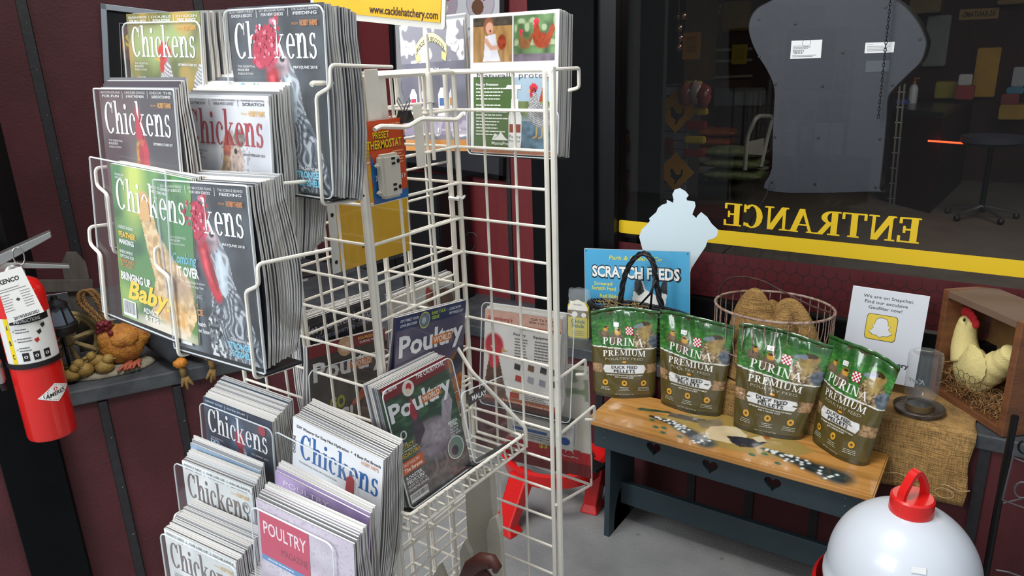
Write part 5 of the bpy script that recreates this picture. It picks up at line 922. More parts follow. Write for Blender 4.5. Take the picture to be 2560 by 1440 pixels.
Xf = -.765; F0, F1 = pX(1022, 1290, Xf), pX(1305, 1090, Xf); G0, G1 = pX(1030, 1330, Xf), pX(1315, 1117, Xf); ybk = RA.x+.01
bw([Vector((ybk, F0.y, F0.z+.01)), F0, F1, Vector((ybk, F1.y, F1.z+.01))], .0036, 'rim_wire'); bw([Vector((ybk, G0.y, G0.z)), G0, G1, Vector((ybk, G1.y, G1.z))])
bw([pX(1141, 865, ybk), pX(1180, 930, -.85), pX(1314, 1070, Xf), G1], .0042, 'side_wire')
n_ = 15
for i in range(n_+1):
    t_ = i/n_; f_ = F0.lerp(F1, t_); g_ = G0.lerp(G1, t_); back = Vector((ybk, g_.y, g_.z)); bw([f_+Vector((.002, 0, .004)), g_, back, back+Vector((0, 0, .09))], .0022, 'basket_rib')
bw([Vector((ybk, F0.y, F0.z+.09)), Vector((ybk, F1.y, F1.z+.09))], .0028)
# ---------------------------------------------------------------- back side: back covers seen through the grid
def quadmag(q, Yt, Yb, cv, n, label, rest, seed, nm='magazine', **k):
    M_, w_, h_ = frq(pY(*q[0], Yt), pY(*q[1], Yt), pY(*q[2], Yb), pY(*q[3], Yb)); stack(cv, M_, n, label, rest, w_=w_, h_=h_, seed=seed, nm=nm, **k); return M_, w_, h_
M_, w_, h_ = quadmag([(1165, 40), (1398, 22), (1188, 380), (1392, 392)], 1.27, 1.25, c_natural(), 9, 'poultry magazine with a girl in white and two red hens, top right of the rack', 'magazine stacked behind the girl and hens cover', 31, cover='c9cacc', rise=-.004, curl=.003, t=.006)
pocket(M_, 'clear pocket around the girl and hens magazine at the top right', w_=w_, ph=.09, depth=.06, wires=False)
M_, w_, h_ = quadmag([(989, 67), (1168, 47), (1025, 377), (1160, 377)], 1.34, 1.32, c_booster(), 4, 'grey Rooster Booster advertisement behind the grid', 'magazine stacked behind the Rooster Booster cover', 32, cover='8a8a94')
M_, w_, h_ = quadmag([(1185, 772), (1385, 798), (1235, 1005), (1413, 1048)], 1.30, 1.26, c_strom(), 7, 'cream supplies catalogue with a red rooster head and small product pictures', 'catalogue stacked behind the cream supplies cover', 33, nm='catalogue', cover='cfccc4', rise=.015)
pocket(M_, 'clear pocket around the cream supplies catalogue', w_=w_, ph=.24, depth=.05, wires=False, px1=w_+.035)
def c_family(): return Paint(40, 30, .5, 'c4c2bc').cloud('a8a6a0', 4, 3), Art(.2, .1).text('FROM OUR FAMILY TO YOUR FAMILY', .1, .62, .1, '34445c', w=.8).rect(.05, .4, .6, .52, '3c5c94').disc(.88, .35, .08, '2c4c8c').lines(.1, .3, .6, 3, .09, '707070', .03, 4)
M_, w_, h_ = quadmag([(1268, 1035), (1425, 1068), (1283, 1090), (1440, 1130)], 1.31, 1.30, c_family(), 4, 'grey folded newspaper reading From our family below the cream catalogue', 'newspaper stacked behind the From our family one', 34, nm='newspaper', cover='b4b2aa', curl=.002)
def c_manna():
    p = Paint(60, 90, 1.4, 'c3bfb2').cloud('d0ccc0', 3, 4); p.mix((p.v+.1*p.u < .42).astype(float), 'a81c24', .1); p.mix((p.v < .16).astype(float), '6c1418'); p.speck((p.v > 1.0).astype(float), '5c7a4c', 14, .5, k=.7); return p, Art(.2, .3).text('$3', .4, .2, .04, 'd9c840', w=.1, bold=.03).text('MannaPro', .66, .16, .018, 'f0e0dc', w=.2).ring(.76, .2, .05, .008, 'f0e0dc', a0=0, a1=180).rect(.3, .3, .42, .36, 'b8a83c').rect(.46, .29, .58, .35, 'b8a83c')
M_, w_, h_ = quadmag([(1215, 905), (1450, 925), (1318, 1150), (1498, 1200)], 1.37, 1.34, c_manna(), 2, 'large beige and red Manna Pro flyer leaning behind the lowest right pocket', 'plain flyer behind the beige and red one', 35, nm='flyer', cover='c3bfb2', curl=.002)
# lower wire tray at the right
tr = MB(); a, b, c, d = pY(1390, 1262, 1.134), pY(1478, 1212, 1.36), pY(1300, 1150, 1.36), pY(1270, 1190, 1.134)
rpart(MB().tube([a, b, c], .0034, 7).tube([b, b+Vector((0, 0, .08))], .003, 7), 'tray_arm')
# ================================================================ things on and by the left platform
REDP = mat('gloss_red_enamel', 'd01812', .28, coat=.5); BLKP = mat('black_plastic', '121214', .4); CHR = mat('brushed_nickel', 'b9b9b6', .3, .9)
EO = CORN+NL*.13
pc = pP(133, 1083, EO, NL); ptop = pP(70, 692, EO, NL); rad = .062; cxy = Vector((pc.x, pc.y, 0))
toc = Vector((-cxy.x, -cxy.y, 0)).normalized(); ang = math.atan2(toc.y, toc.x)+math.pi/2
H1 = ptop.z-pc.z
EM = T(pc.x, pc.y, pc.z) @ Matrix.Rotation(ang, 4, 'Z')            # local -y faces the camera
rad = (pP(196, 1020, EO, toc)-pP(55, 1030, EO, toc)).length/2*1.02
ex = thing('fire_extinguisher', 'red fire extinguisher with paper tag strapped to the black post at the left', 'fire extinguisher', EM)
MB().lathe([(0, .004), (rad*.7, 0), (rad*.96, .004), (rad, .012), (rad, H1-.05), (rad*.97, H1-.03), (rad*.8, H1-.008), (rad*.45, H1+.004), (rad*.36, H1+.006), (0, H1+.006)], 48).build('cylinder', REDP, ex, smooth=1)
def wrap(r_, z0):
    return lambda x, y, z: ((r_+z)*math.sin(x/r_), -(r_+z)*math.cos(x/r_), y+z0)
W_ = rad*2.5; zl0, zl1 = H1*.52, H1*.80
A = Art(W_, zl1-zl0); A.z = .0009
m = MB(); n = 24
for i in range(n): m.add([wrap(rad, zl0)(W_*(t_-.5), y_, .0006) for t_, y_ in ((i/n, 0), ((i+1)/n, 0), ((i+1)/n, zl1-zl0), (i/n, zl1-zl0))], [(0, 1, 2, 3)])
lb = m.build('instruction_label', mat('label_paper', 'd8d8d4', .45), ex, smooth=2)
A.rect(.16, 0, .24, 1, 'e0c418'); A.rect(.26, .86, .9, 1, '141416'); A.text('INSTRUCTIONS', .33, .89, .075, 'f0f0f0', w=.4, bold=.02)
for t_, y_ in (('A', .76), ('B', .42), ('C', .12)): A.text(t_, .18, y_, .1, '20201c', w=.035, bold=.04)
for i in range(3): A.ring(.29, .72-.2*i, .014, .004, '202020', 12); A.lines(.32, .74-.2*i, .22, 2, .06, '606060', .02, i)
for x, y in ((.62, .66), (.56, .5), (.7, .78)): A.poly([(x, y), (x+.07, y+.03), (x+.08, y-.04), (x+.03, y-.08)], '2a2a2c' if y > .6 else 'b02420')
for x in (.34, .5, .66): A.rect(x, .06, x+.1, .24, '1a1a1c'); A.disc(x+.05, .15, .028, 'e4e4e4', 10)
shift = lambda f_: (lambda x, y, z: f_(x-W_/2, y, z)); A.build('label_print', lb, fn=shift(wrap(rad, zl0)))
A = Art(.075*1.2, .04*1.3); A.z = .0008; A.poly([(0, .5), (.5, 0), (1, .5), (.5, 1)], 'e8e6e2'); A.poly([(.06, .5), (.5, .08), (.94, .5), (.5, .92)], '2a2a2a'); A.poly([(.08, .5), (.5, .1), (.92, .5), (.5, .9)], 'e8e6e2'); A.text('AMEREX', .5, .36, .2, '1a1a1c', w=.6, align='c', bold=.03); A.disc(.5, .7, .06, 'c0282c', 8)
A.build('diamond_badge', ex, fn=lambda x, y, z: wrap(rad, H1*.235)(x-.015, y+x*.1, z))
MB().lathe([(rad+.001, H1*.49), (rad+.004, H1*.49), (rad+.004, H1*.52), (rad+.001, H1*.52)], 40).box((rad*.2, 0, H1*.49), (rad*.9, rad*1.6, H1*.52)).build('strap', BLKP, ex)
hz_ = H1
MB().lathe([(0, hz_), (.024, hz_), (.026, hz_+.025), (.018, hz_+.04), (0, hz_+.04)], 18).box((-.05, -.018, hz_+.008), (.02, .018, hz_+.045), bev=.004).build('valve', CHR, ex, smooth=1)
GG = T(.006, -.036, hz_+.018) @ RX(78)
gb = MB().lathe([(0, 0), (.019, 0), (.02, .012), (.017, .016), (.0155, .014)], 24, M=GG).build('gauge', CHR, ex, smooth=1)
MB().lathe([(.016, .0135), (0, .0135)], 20, M=GG).build('gauge_face', mat('gauge_red', '8a1f1e', .3), gb); MB().box((-.007, -.001, .0137), (.007, .001, .0142), M=GG).build('gauge_needle', CHR, gb)
def lever(a, b, wd, th, nm, dz=0):
    a, b = Vector(a), Vector(b); m = MB(); d = (b-a); s_ = Vector((0, 1, 0))*wd/2; u = Vector((0, 0, th))
    m.add([a-s_, a+s_, b+s_*.8, b-s_*.8, a-s_+u, a+s_+u, b+s_*.8+u*.5, b-s_*.8+u*.5], [(0, 3, 2, 1), (4, 5, 6, 7), (0, 1, 5, 4), (1, 2, 6, 5), (2, 3, 7, 6), (3, 0, 4, 7)]); return m.build(nm, CHR, ex, bevel=.002)
lever((-.05, 0, hz_+.03), (.10, 0, hz_+.095), .04, .03, 'carry_handle'); lever((-.03, 0, hz_+.036), (.125, 0, hz_+.005), .032, .018, 'squeeze_lever')
MB().tube([(.02+.012*math.cos(t), -.022, hz_+.06+.024*math.sin(t)) for t in [k*math.pi/6 for k in range(12)]], .0018, 6, closed=True).build('pull_pin_ring', CHR, ex, smooth=2)
tg = MB().prism([(-.035, 0), (.045, 0), (.04, .125), (-.02, .125)], 0, .0012).build('inspection_tag', mat('label_paper', 'd8d8d4'), ex); tg.matrix_local = T(.0, -rad-.010, H1*.80) @ RX(90) @ RX(-8) @ RZ(9)
A = Art(.08, .12); A.text('KENCO', .2, .8, .09, '1c1c20', w=.56, bold=.03, shear=.2); A.lines(.1, .68, .8, 2, .05, '6a6a6a', .012, 2); A.lines(.06, .56, .32, 7, .055, '7a7a7a', .012, 3); A.lines(.62, .56, .3, 7, .055, '7a7a7a', .012, 4); A.disc(.5, .42, .06, '3a3a3e', 4); A.text('2019/2020/2021', .18, .03, .06, '1c1c20', w=.7, bold=.02); o = A.build('tag_print', tg); o.matrix_local = T(-.035, 0, .0012)
MB().tube(roundcorners([(-.02, 0, hz_+.015), (-rad-.02, .0, hz_), (-rad-.03, 0, H1*.6), (-rad-.02, 0, H1*.35)], .02), .008, 10).build('hose', BLKP, ex, smooth=1)
MB().lathe([(.008, 0), (.012, .01), (.012, .06), (.008, .07)], 12, M=T(-rad-.022, -.004, H1*.40)).build('hose_ferrule', CHR, ex, smooth=1)
MB().box((-.06, -.01, hz_+.02), (-.03, .13, hz_+.10), bev=.004).build('wall_hook', REDP, ex)
# ---------------------------------------------------------------- resin hen group on the platform
HB = pZ(283, 925, ZP); toc = Vector((-HB.x, -HB.y, 0)).normalized(); HM = T(HB.x, HB.y, ZP) @ Matrix.Rotation(math.atan2(toc.y, toc.x)+math.pi/2, 4, 'Z')
k_ = (pP(388, 905, HB, toc)-pP(165, 930, HB, toc)).length/.30                  # size factor: base is .30 wide
hf = thing('hen_figurine', 'painted resin hen with chicks, wagon wheel, fence and lantern on the left ledge', 'figurine', HM @ Matrix.Scale(k_, 4))
def hp_(m, nm, mt_, smooth=2): 
    o = m.build(nm, mt_, hf, smooth=smooth); return o
ROCK = mat('painted_rock', '6e6455', .8, col2='8f8a78', nscale=25, bump=.8, bscale=80)
hp_(MB().lathe([(0, .022), (.10, .024), (.135, .018), (.15, .008), (.145, 0), (0, 0)], 40, sy=.55).ball((.03, 0, .018), (.09, .05, .012), 16, 8), 'rocky_base', ROCK)
GOLD = mat('golden_feathers', 'c98a34', .6, col2='9c5a22', nscale=40, bump=1.0, bscale=160)
body = [Vector(p) for p in ((.075, -.005, .06), (.06, -.008, .09), (.035, -.01, .125), (.03, -.01, .155))]
hb = MB().ball((.047, 0, .098), (.078, .055, .078), 44, 30, fn=lambda d: .05*abs(math.sin(11*d.x+9*d.z))*abs(math.sin(13*d.z-6*d.x))).ball((.105, .01, .115), (.045, .035, .05), 24, 14, fn=lambda d: .06*math.sin(18*d.z)).ball((.055, -.035, .125), (.05, .03, .035), 24, 14, fn=lambda d: .07*math.sin(22*d.x)).ball((.0, -.015, .13), (.032, .03, .045), 20, 12); hp_(hb, 'hen_body', GOLD)
cb = MB(); rr = random.Random(3)
for i in range(20): cb.ball((.0+rr.uniform(-.02, .022), -.03+rr.uniform(-.014, .014), .175+rr.uniform(-.022, .03)), .010, 8, 6)
hp_(cb, 'hen_comb', mat('dark_red_comb', '6a1622', .5))
ft = MB()
for sx_ in (.065, .095):
    for a in (-.6, 0, .6): ft.tube([(sx_, -.05, .036), (sx_-.02+.02*math.sin(a), -.068, .030), (sx_-.03+.04*math.sin(a), -.09, .022)], [.008, .007, .004], 6)
hp_(ft, 'hen_foot', mat('terracotta_feet', '9a4a30', .6))
CH = mat('chick_ochre', '9c8040', .65, col2='7a5c24', nscale=30, bump=.7, bscale=120)
for (x, y, z, s_, f_) in ((-.045, -.03, .06, .95, 1), (-.025, -.055, .04, 1.1, -1), (-.09, -.045, .04, 1.1, 1), (-.135, -.05, .032, 1.0, -1)):
    c = MB().ball((x, y, z), (.03*s_, .026*s_, .024*s_), 18, 12, fn=lambda d: .05*math.sin(12*d.x)*math.sin(10*d.z)).ball((x-.016*f_, y-.006, z+.026*s_), .018*s_, 14, 9).ball((x-.036*f_, y-.014, z+.026*s_), (.008, .005, .004), 8, 5); hp_(c, 'chick', CH)
WD = mat('cream_wheel_wood', '9d8a5c', .7, col2='75643c', nscale=30, bump=.5)
wh = MB(); wc = Vector((-.125, .05, .135)); R_ = .10
for q_ in (-.006, .006): wh.tube([wc+Vector(((R_+q_)*math.cos(t), .0, (R_+q_)*math.sin(t))) for t in [k*math.pi/18 for k in range(36)]], .009, 8, closed=True)
hw = hp_(wh, 'wagon_wheel', WD)
for k in range(8): a = k*math.pi/4+.2; MB().tube([wc, wc+Vector((R_*math.cos(a), 0, R_*math.sin(a)))], [.007, .012], 8).build('spoke', WD, hw)
MB().lathe([(0, .02), (.014, .018), (.024, .006), (.026, -.01)], 18, M=T(*wc) @ RX(90)).build('hub', WD, hw, smooth=1)
GW = mat('weathered_grey_wood', '3e3934', .8, col2='5a534c', nscale=18, bump=.8, stretch=(1, 1, .2))
hp_(MB().prism([(-.04, 0), (.04, 0), (.042, .34), (.02, .385), (-.012, .39), (-.036, .35)], -.008, .008, M=T(-.055, .085, .07) @ RX(90)), 'fence_picket', GW, 0)
hp_(MB().box((-.15, -.008, -.024), (.12, .004, .024), bev=.003, M=T(-.125, .07, .345) @ RY(10)), 'fence_rail', GW, 0)
lx, lz = -.134, .215
ln = hp_(MB().lathe([(.0, lz+.12), (.01, lz+.118), (.012, lz+.106), (.036, lz+.092), (.04, lz+.08), (.032, lz+.078)], 8, M=T(lx, -.03, 0)).lathe([(.056, lz-.005), (.058, lz+.01), (.05, lz+.016), (.0, lz+.016)], 16, M=T(lx, -.03, 0)).lathe([(.056, lz-.005), (.046, lz-.024), (0, lz-.024)], 16, M=T(lx, -.03, 0)).tube([(lx, -.01, .01), (lx, -.03, lz-.01)], .006, 8), 'lantern', BLKP, 1)
MB().lathe([(.048, lz+.014), (.031, lz+.08)], 6, M=T(lx, -.03, 0)).build('lantern_pane', mat('frosted_pane', '5a6470', .3), ln)
for k in range(6): a = k*math.pi/3; MB().tube([(lx+.049*math.cos(a), -.03+.049*math.sin(a), lz+.014), (lx+.033*math.cos(a), -.03+.033*math.sin(a), lz+.082)], .0035, 5).build('lantern_rib', BLKP, ln)
ROPE = mat('jute_rope', '8f6c3e', .9, col2='6a4a26', nscale=60, bump=.8, bscale=200)
rp = MB()
for dx in (0, .016):
    base = smoothpts([(.0+dx, -.01, .18), (-.03+dx, .0, .23), (-.06+dx, .01, .28), (-.056+dx, .01, .315), (-.03+dx, .005, .325), (-.008+dx, .0, .29), (.006+dx, -.005, .23), (.012+dx, -.01, .18)], 8)
    for ph in (0, 2.1, 4.2): rp.tube([p+Vector((.0045*math.cos(i*.9+ph), .0045*math.sin(i*.9+ph), 0)) for i, p in enumerate(base)], .0045, 6)
hp_(rp, 'rope_loop', ROPE)
# ---------------------------------------------------------------- shelf sitter with dangling feet
SB = pP(470, 905, CORN, NL); SM = fr(SB, DL, (0, 0, 1)); si = SM.inverted()
ss = thing('shelf_sitter', 'rooster shelf sitter with black trousers and wrapped tan feet dangling over the ledge', 'figurine', SM)
def sp(px, py, off): return si @ pP(px, py, CORN+NL*off, NL)
TR = mat('black_cloth', '1e2227', .9, noise=.3, nscale=20, bump=.6); KN = mat('orange_knee_cloth', 'b8741c', .6, bump=.5); TW = mat('tan_wrapped_twine', '8f7240', .85, col2='6c5228', nscale=50, bump=.8, bscale=260)
MB().tube([sp(385, 850, -.16), sp(410, 862, -.1), sp(432, 880, -.03), sp(446, 898, .012)], [.03, .034, .03, .022], 14).tube([sp(440, 845, -.16), sp(480, 862, -.06), sp(515, 878, .0)], [.03, .028, .02], 14).ball(tuple(sp(400, 838, -.15)), (.05, .05, .05), 18, 12).build('trousers', TR, ss, smooth=2)
for kx, ky, toes in ((451, 908, ((455, 968), (470, 974), (484, 962))), (522, 888, ((516, 948), (528, 957), (538, 950)))):
    kn = sp(kx, ky, .025); MB().ball(tuple(kn), (.02, .016, .016), 14, 10, fn=lambda d: .12*math.sin(12*d.x+5*d.z)).build('knee_tie', KN, ss, smooth=2)
    an = sp(kx+10, ky+32, .03); ft = MB().tube([kn, (kn+an)/2, an], [.007, .009, .010], 10)
    for tx_, ty_ in toes: ft.tube([an, (an+sp(tx_, ty_, .035))/2, sp(tx_, ty_, .04)], [.008, .007, .003], 8)
    ft.build('wrapped_foot', TW, ss, smooth=2)
# ---------------------------------------------------------------- framed chick poster on the left wall
oW = CORN-NL*(OFF-.03)
q = [pP(a, b, oW, NL) for a, b in ((218, 12), (430, 30), (300, 400), (520, 415))]; Mq, wq, hq = frq(*q)
po = thing('framed_poster', 'silver framed poster of brown chicks with yellow lettering on black mat', 'poster', Mq)
fw_ = .022
MB().box((0, 0, -.02), (fw_, hq, .012)).box((wq-fw_, 0, -.02), (wq, hq, .012)).box((0, 0, -.02), (wq, fw_, .012)).box((0, hq-fw_, -.02), (wq, hq, .012)).build('frame', mat('silver_frame', '9aa2a8', .35, .6), po, bevel=.002)
MB().box((fw_, fw_, -.015), (wq-fw_, hq-fw_, 0)).build('mat_board', mat('black_mat_board', '0c0d12', .8), po)
x0_, x1_, y0_, y1_ = wq*.22, wq*.86, hq*.12, hq*.88
pp = Paint(60, 80, (y1_-y0_)/(x1_-x0_), '5a3a1c').cloud('a8742c', 3, 3).cloud('1c1208', 4, 8, .5, .7); 
for cx_, cy_, r_ in ((.3, .9, .2), (.25, .6, .16), (.6, .75, .2), (.35, .3, .2)): pp.ell(cx_, cy_, r_, r_*.8, '8a5c28', var=.5, soft=.4); pp.ell(cx_+.05, cy_-.02, .03, .03, '1a0e06')
pp.build('photo', po, x1_-x0_, y1_-y0_, M=T(x0_, y0_, .001)); A = Art(x1_-x0_, y1_-y0_); A.text('Show', .06, .84, .09, 'd0c830', w=.62, serif=False, bold=.05); A.line([(-.03, -.02), (-.03, 1.02), (1.02, 1.02)], .012, '9a9a98'); A.build('poster_lettering', po, M=T(x0_, y0_, .001))
# ---------------------------------------------------------------- chart poster and black cabinet behind the rack
q = [pY(a, b, YB-.035) for a, b in ((948, -60), (1250, -60), (1003, 418), (1267, 448))]; Mq, wq, hq = frq(*q)
cp = thing('framed_chart', 'black framed white chart of chicken breeds behind the rack', 'poster', Mq)
MB().box((0, 0, -.03), (.02, hq, .0)).box((wq-.02, 0, -.03), (wq, hq, .0)).box((0, 0, -.03), (wq, .02, .0)).box((0, hq-.02, -.03), (wq, hq, .0)).build('frame', mat('black_gloss_frame', '0a0a0c', .25), cp)
MB().box((.02, .02, -.03), (wq-.02, hq-.02, -.012)).build('backing', mat('charcoal_mat', '26262c', .6), cp)
MB().box((.03, .14, -.012), (wq-.03, hq-.03, -.009)).build('chart_sheet', mat('chart_paper', 'b9b9bc', .5), cp)
A = Art(wq, hq); A.z = -.0085
for j in range(4):
    for i in range(3):
        cx_, cy_ = .2+.3*i, .87-.215*j; A.disc(cx_, cy_, .115, '8c8894'); A.disc(cx_, cy_, .108, ['c0a898', '9a8c98', 'a8a0a8', 'b89c84'][(i+j) % 4]); A.disc(cx_-.02, cy_-.02, .05, ['2c2620', 'e0dcd8', '5c3a24'][(i+2*j) % 3], 10); A.disc(cx_+.03, cy_+.025, .022, '9c2430', 8); A.text(['NOTTINGHAM', 'GOLDEN SEBRIGHT', 'DUTCH LT BROWN'][i], cx_, cy_+.085, .012, '2a2a2e', w=.2, align='c', arch=.01)
A.build('chart_print', cp, mt=MATTE)
x0_ = max(pY(735, 600, 2.3).x, cuX.x+.08); x1_ = pY(1182, 600, 2.52).x; zt_ = pY(1100, 459, 2.3).z
cbn = thing('black_cabinet', 'black cabinet standing on the ledge in the corner behind the rack', 'cabinet', Vector((x0_, 2.3, ZL)))
MB().box((0, 0, 0), (x1_-x0_, .22, zt_-ZL), bev=.006).build('body', mat('black_cabinet_paint', '0e0e10', .45), cbn)
MB().box((.03, -.008, .03), ((x1_-x0_)/2-.004, 0, zt_-ZL-.03)).build('door', mat('black_cabinet_paint', '0e0e10'), cbn, bevel=.002); MB().box(((x1_-x0_)/2+.004, -.008, .03), (x1_-x0_-.03, 0, zt_-ZL-.03)).build('door', mat('black_cabinet_paint', '0e0e10'), cbn, bevel=.002)
cord('cable_loop', [pZ(1172, 742, ZL+.004), pY(1164, 700, 2.29), pY(1160, 650, 2.27), pY(1178, 628, 2.27), pY(1194, 605, 2.27), pY(1188, 585, 2.27), pY(1172, 582, 2.27), pY(1163, 590, 2.28)], .0022, mat('grey_cable', '2a2626', .5), 'loop of grey cable hanging behind the rack by the black cabinet')
# ---------------------------------------------------------------- yellow sign, sheets and thermostat pack on the rack
YS = 1.05; q = [pY(a, b, YS+(.02 if a > 1000 else -.01)) for a, b in ((770, -150), (1112, -110), (780, 50), (1118, 64))]; Mq, wq, hq = frq(*q)
ys = thing('hatchery_sign', 'yellow sign with black web address on a white rod above the rack', 'sign', Mq)
MB().prism(rrect(0, 0, wq, hq, .006), -.004, 0).build('sign_frame', mat('white_sign_frame', 'c9c8c0', .4), ys)
MB().box((.009, .011, 0), (wq-.009, hq-.009, .0012)).build('yellow_face', mat('sign_yellow', 'dca80e', .4, noise=.06, nscale=20), ys)
A = Art(wq, hq); A.z = .0017; A.text('www.cacklehatchery.com', .955, .13, .11, '2c140c', w=.49, bold=.02, align='r'); A.text('Since 1936', .40, .3, .15, '14100c', w=.34, bold=.03, align='r'); A.build('sign_lettering', ys)
a = pX(1064, 72, -.904); zr = pY(1068, 70, YS).z; sxx = pY(1064, 72, YS).x
MB().tube([Vector((sxx, YS, zr-.01)), Vector((sxx, YS, 1.42))], .0035, 8).tube([Vector((sxx, YS, 1.575)), Vector((sxx, YS, 1.525))], .0062, 10).build('sign_rod', WIREW, ys, smooth=1).matrix_world = Matrix.Identity(4)
q = [pX(a, b, -1.03) for a, b in ((838, 300), (1020, 288), (836, 684), (1010, 628))]; Mq, wq, hq = frq(*q)
yf = thing('yellow_price_list', 'yellow sheet in a clear punched sleeve hanging inside the rack', 'sheet', Mq)
MB().box((0, 0, -.002), (wq, hq, 0)).build('yellow_sheet', mat('yellow_paper', 'cda01a', .35, noise=.05, nscale=14, coat=.4), yf)
MB().box((-.022, -.006, -.001), (wq+.006, hq+.006, .0015)).build('clear_sleeve', ACRYL, yf)
ps = MB(); k = 0
MB().box((-.022, 0, .0016), (-.003, hq*.72, .0022)).build('punched_strip', mat('white_strip', 'c9cbc8', .4), yf)
for y_ in (.04, .36, .68): MB().lathe([(.0001, .0001), (.004, .0001)], 10, M=T(-.012, hq*y_+.01, .0023)).build('punch_hole', BLKP, yf)
A = Art(wq, hq); A.lines(.1, .9, .8, 9, .025, 'a87c10', .006, 3); A.ring(.75, .7, .05, .02, 'b88a14'); A.lines(.3, .12, .2, 1, .02, '4a3a10', .01, 2); A.build('sheet_print', yf, mt=MATTE)
q = [pX(a, b, -.888) for a, b in ((915, 306), (1004, 292), (938, 510), (1022, 492))]; Mq, wq, hq = frq(*q)
th = thing('thermostat_pack', 'orange and blue carded preset thermostat plug hanging on the rack', 'package', Mq)
MB().box((0, 0, -.001), (wq, hq, .0004)).build('card', mat('orange_card', 'c8481c', .4), th)
A = Art(wq, hq); A.z = .0008; A.poly([(0, 0), (1, 0), (1, .12), (.75, .1), (.3, .25), (0, .62)], '1c64a4'); A.text('Model 18000', .6, .93, .025, 'f0d8b0', w=.3); A.text('PRESET', .12, .78, .08, '2a1408', w=.46, bold=.05); A.text('PRESET', .11, .785, .08, 'f4d020', w=.46, bold=.02); A.text('THERMOSTAT', -.06, .66, .1, '2a1408', w=.98, bold=.05); A.text('THERMOSTAT', -.07, .665, .1, 'f4d020', w=.98, bold=.02); A.lines(.62, .6, .34, 5, .035, 'f0c8a0', .012, 3); A.text('35 F', .78, .26, .05, 'ffffff', w=.18); A.line([(.1, .35), (.16, .28)], .02, 'e8eef4'); A.line([(.1, .28), (.16, .35)], .02, 'e8eef4'); A.build('card_print', th)
PLG = mat('ivory_plug_plastic', 'c9c4b6', .35)
pg = MB().box((wq*.1, hq*.06, .0), (wq*.64, hq*.6, .02), bev=.005).box((wq*.0, hq*.12, .004), (wq*.12, hq*.17, .014), bev=.003).box((wq*.0, hq*.45, .004), (wq*.12, hq*.5, .014), bev=.003).build('plug_body', PLG, th)
for y_ in (.15, .47):
    for dx, dy in ((.34, .06), (.34, 0)): MB().box((wq*dx, hq*(y_+dy), .0201), (wq*(dx+.1), hq*(y_+dy)+.004, .0206)).build('slot', BLKP, pg)
    MB().lathe([(.0001, .0004), (.004, .0002)], 10, M=T(wq*.53, hq*(y_+.035), .0202)).build('ground_hole', BLKP, pg)
v = pX(1012, 288, -.885); bc = thing('binder_clip', 'small black binder clip on the top wire of the rack', 'clip', v); MB().prism([(-.012, -.012), (.012, -.012), (.003, .008), (-.003, .008)], -.012, .012, M=RZ(90) @ RX(90)).build('clip_body', BLKP, bc)
for s_ in (1, -1): MB().tube([(0, -.004, .006), (.012*s_, -.004, .024), (.012*s_, 0, .03), (.012*s_, .004, .024), (0, .004, .006)], .001, 5).build('clip_handle', mat('steel_wire', '8a8a8c', .3, .8), bc)
for px in (873, 972): v = pX(px, 297, -.904); tag(MB().tube([v+Vector((.0065*math.cos(t), .002*math.sin(3*t), .0075*math.sin(t))) for t in [k*math.pi/6 for k in range(12)]], .0012, 5, closed=True).build('red_twist_tie', mat('red_tie', 'c02030', .4)), 'red plastic tie on the rack wire ' + ('left of the thermostat pack' if px < 900 else 'above the thermostat pack'), 'tie')
# ---------------------------------------------------------------- red stand, picket cutout and floor bits behind the rack
RP = mat('red_moulded_plastic', 'cf1a18', .3, coat=.3)
c1, c2 = pZ(1268, 1325, 0), pZ(1482, 1268, 0); rc = Vector(((c1.x+c2.x)/2-.05, (c1.y+c2.y)/2+.12, 0))
rs = thing('red_feeder_stand', 'red plastic three legged stand on the floor behind the rack', 'stand', rc); ri = rs.matrix_world.inverted(); zr_ = .16
MB().lathe([(.15, zr_), (.19, zr_), (.2, zr_+.05), (.185, zr_+.055), (.18, zr_+.015), (.15, zr_+.015), (.15, zr_)], 40).build('tray_ring', RP, rs, smooth=1)
for foot in (c1, c2, rc+Vector((-.1, .2, 0))):
    f_ = ri @ foot; top = Vector((f_.x, f_.y, 0)).normalized()*.17+Vector((0, 0, zr_+.03)); sd = Vector((-f_.y, f_.x, 0)).normalized(); m = MB(); vs = []
    for p_, wd_, dp in ((top, .04, .03), (f_+Vector((0, 0, .03)), .035, .025), (f_, .05, .035)):
        o_ = Vector((f_.x, f_.y, 0)).normalized()*dp; vs += [p_-sd*wd_-o_, p_+sd*wd_-o_, p_+sd*wd_+o_, p_-sd*wd_+o_]
    fs = [(3, 2, 1, 0), (8, 9, 10, 11)]
    for l_ in (0, 4): fs += [(l_+i, l_+(i+1) % 4, l_+4+(i+1) % 4, l_+4+i) for i in range(4)]
    m.add(vs, fs).build('leg', RP, rs, bevel=.006)
tag(MB().box((-.2, -.03, 0), (.2, .03, .012), bev=.004).build('black_tray', BLKP, M=T(rc.x+.03, rc.y-.02, zr_+.06) @ RZ(-12)), 'flat black strip lying across the red stand', 'tray')
PW = mat('aged_white_board', 'b5b0a0', .6, noise=.08, nscale=6, bump=.3)
Yp = 1.0; pk_ = thing('picket_cutout', 'aged white wooden board with pickets and brown iron bow standing inside the rack foot', 'cutout', Vector((pY(1190, 1440, Yp).x, Yp, .05))); pi_ = pk_.matrix_world.inverted()
def flat(pts, Y, th_, nm, mt_): 
    P2 = [pY(a, b, Y) for a, b in pts]; m = MB(); m.prism([(v.x, v.z) for v in P2][::-1], -th_, 0, M=fr((0, Y, 0), (1, 0, 0), (0, 0, 1))); o = m.build(nm, mt_, pk_, bevel=.002); o.matrix_world = Matrix.Identity(4); return o
flat([(1160, 1185), (1225, 1185), (1262, 1700), (1185, 1700)], 1.03, .018, 'tall_board', PW)
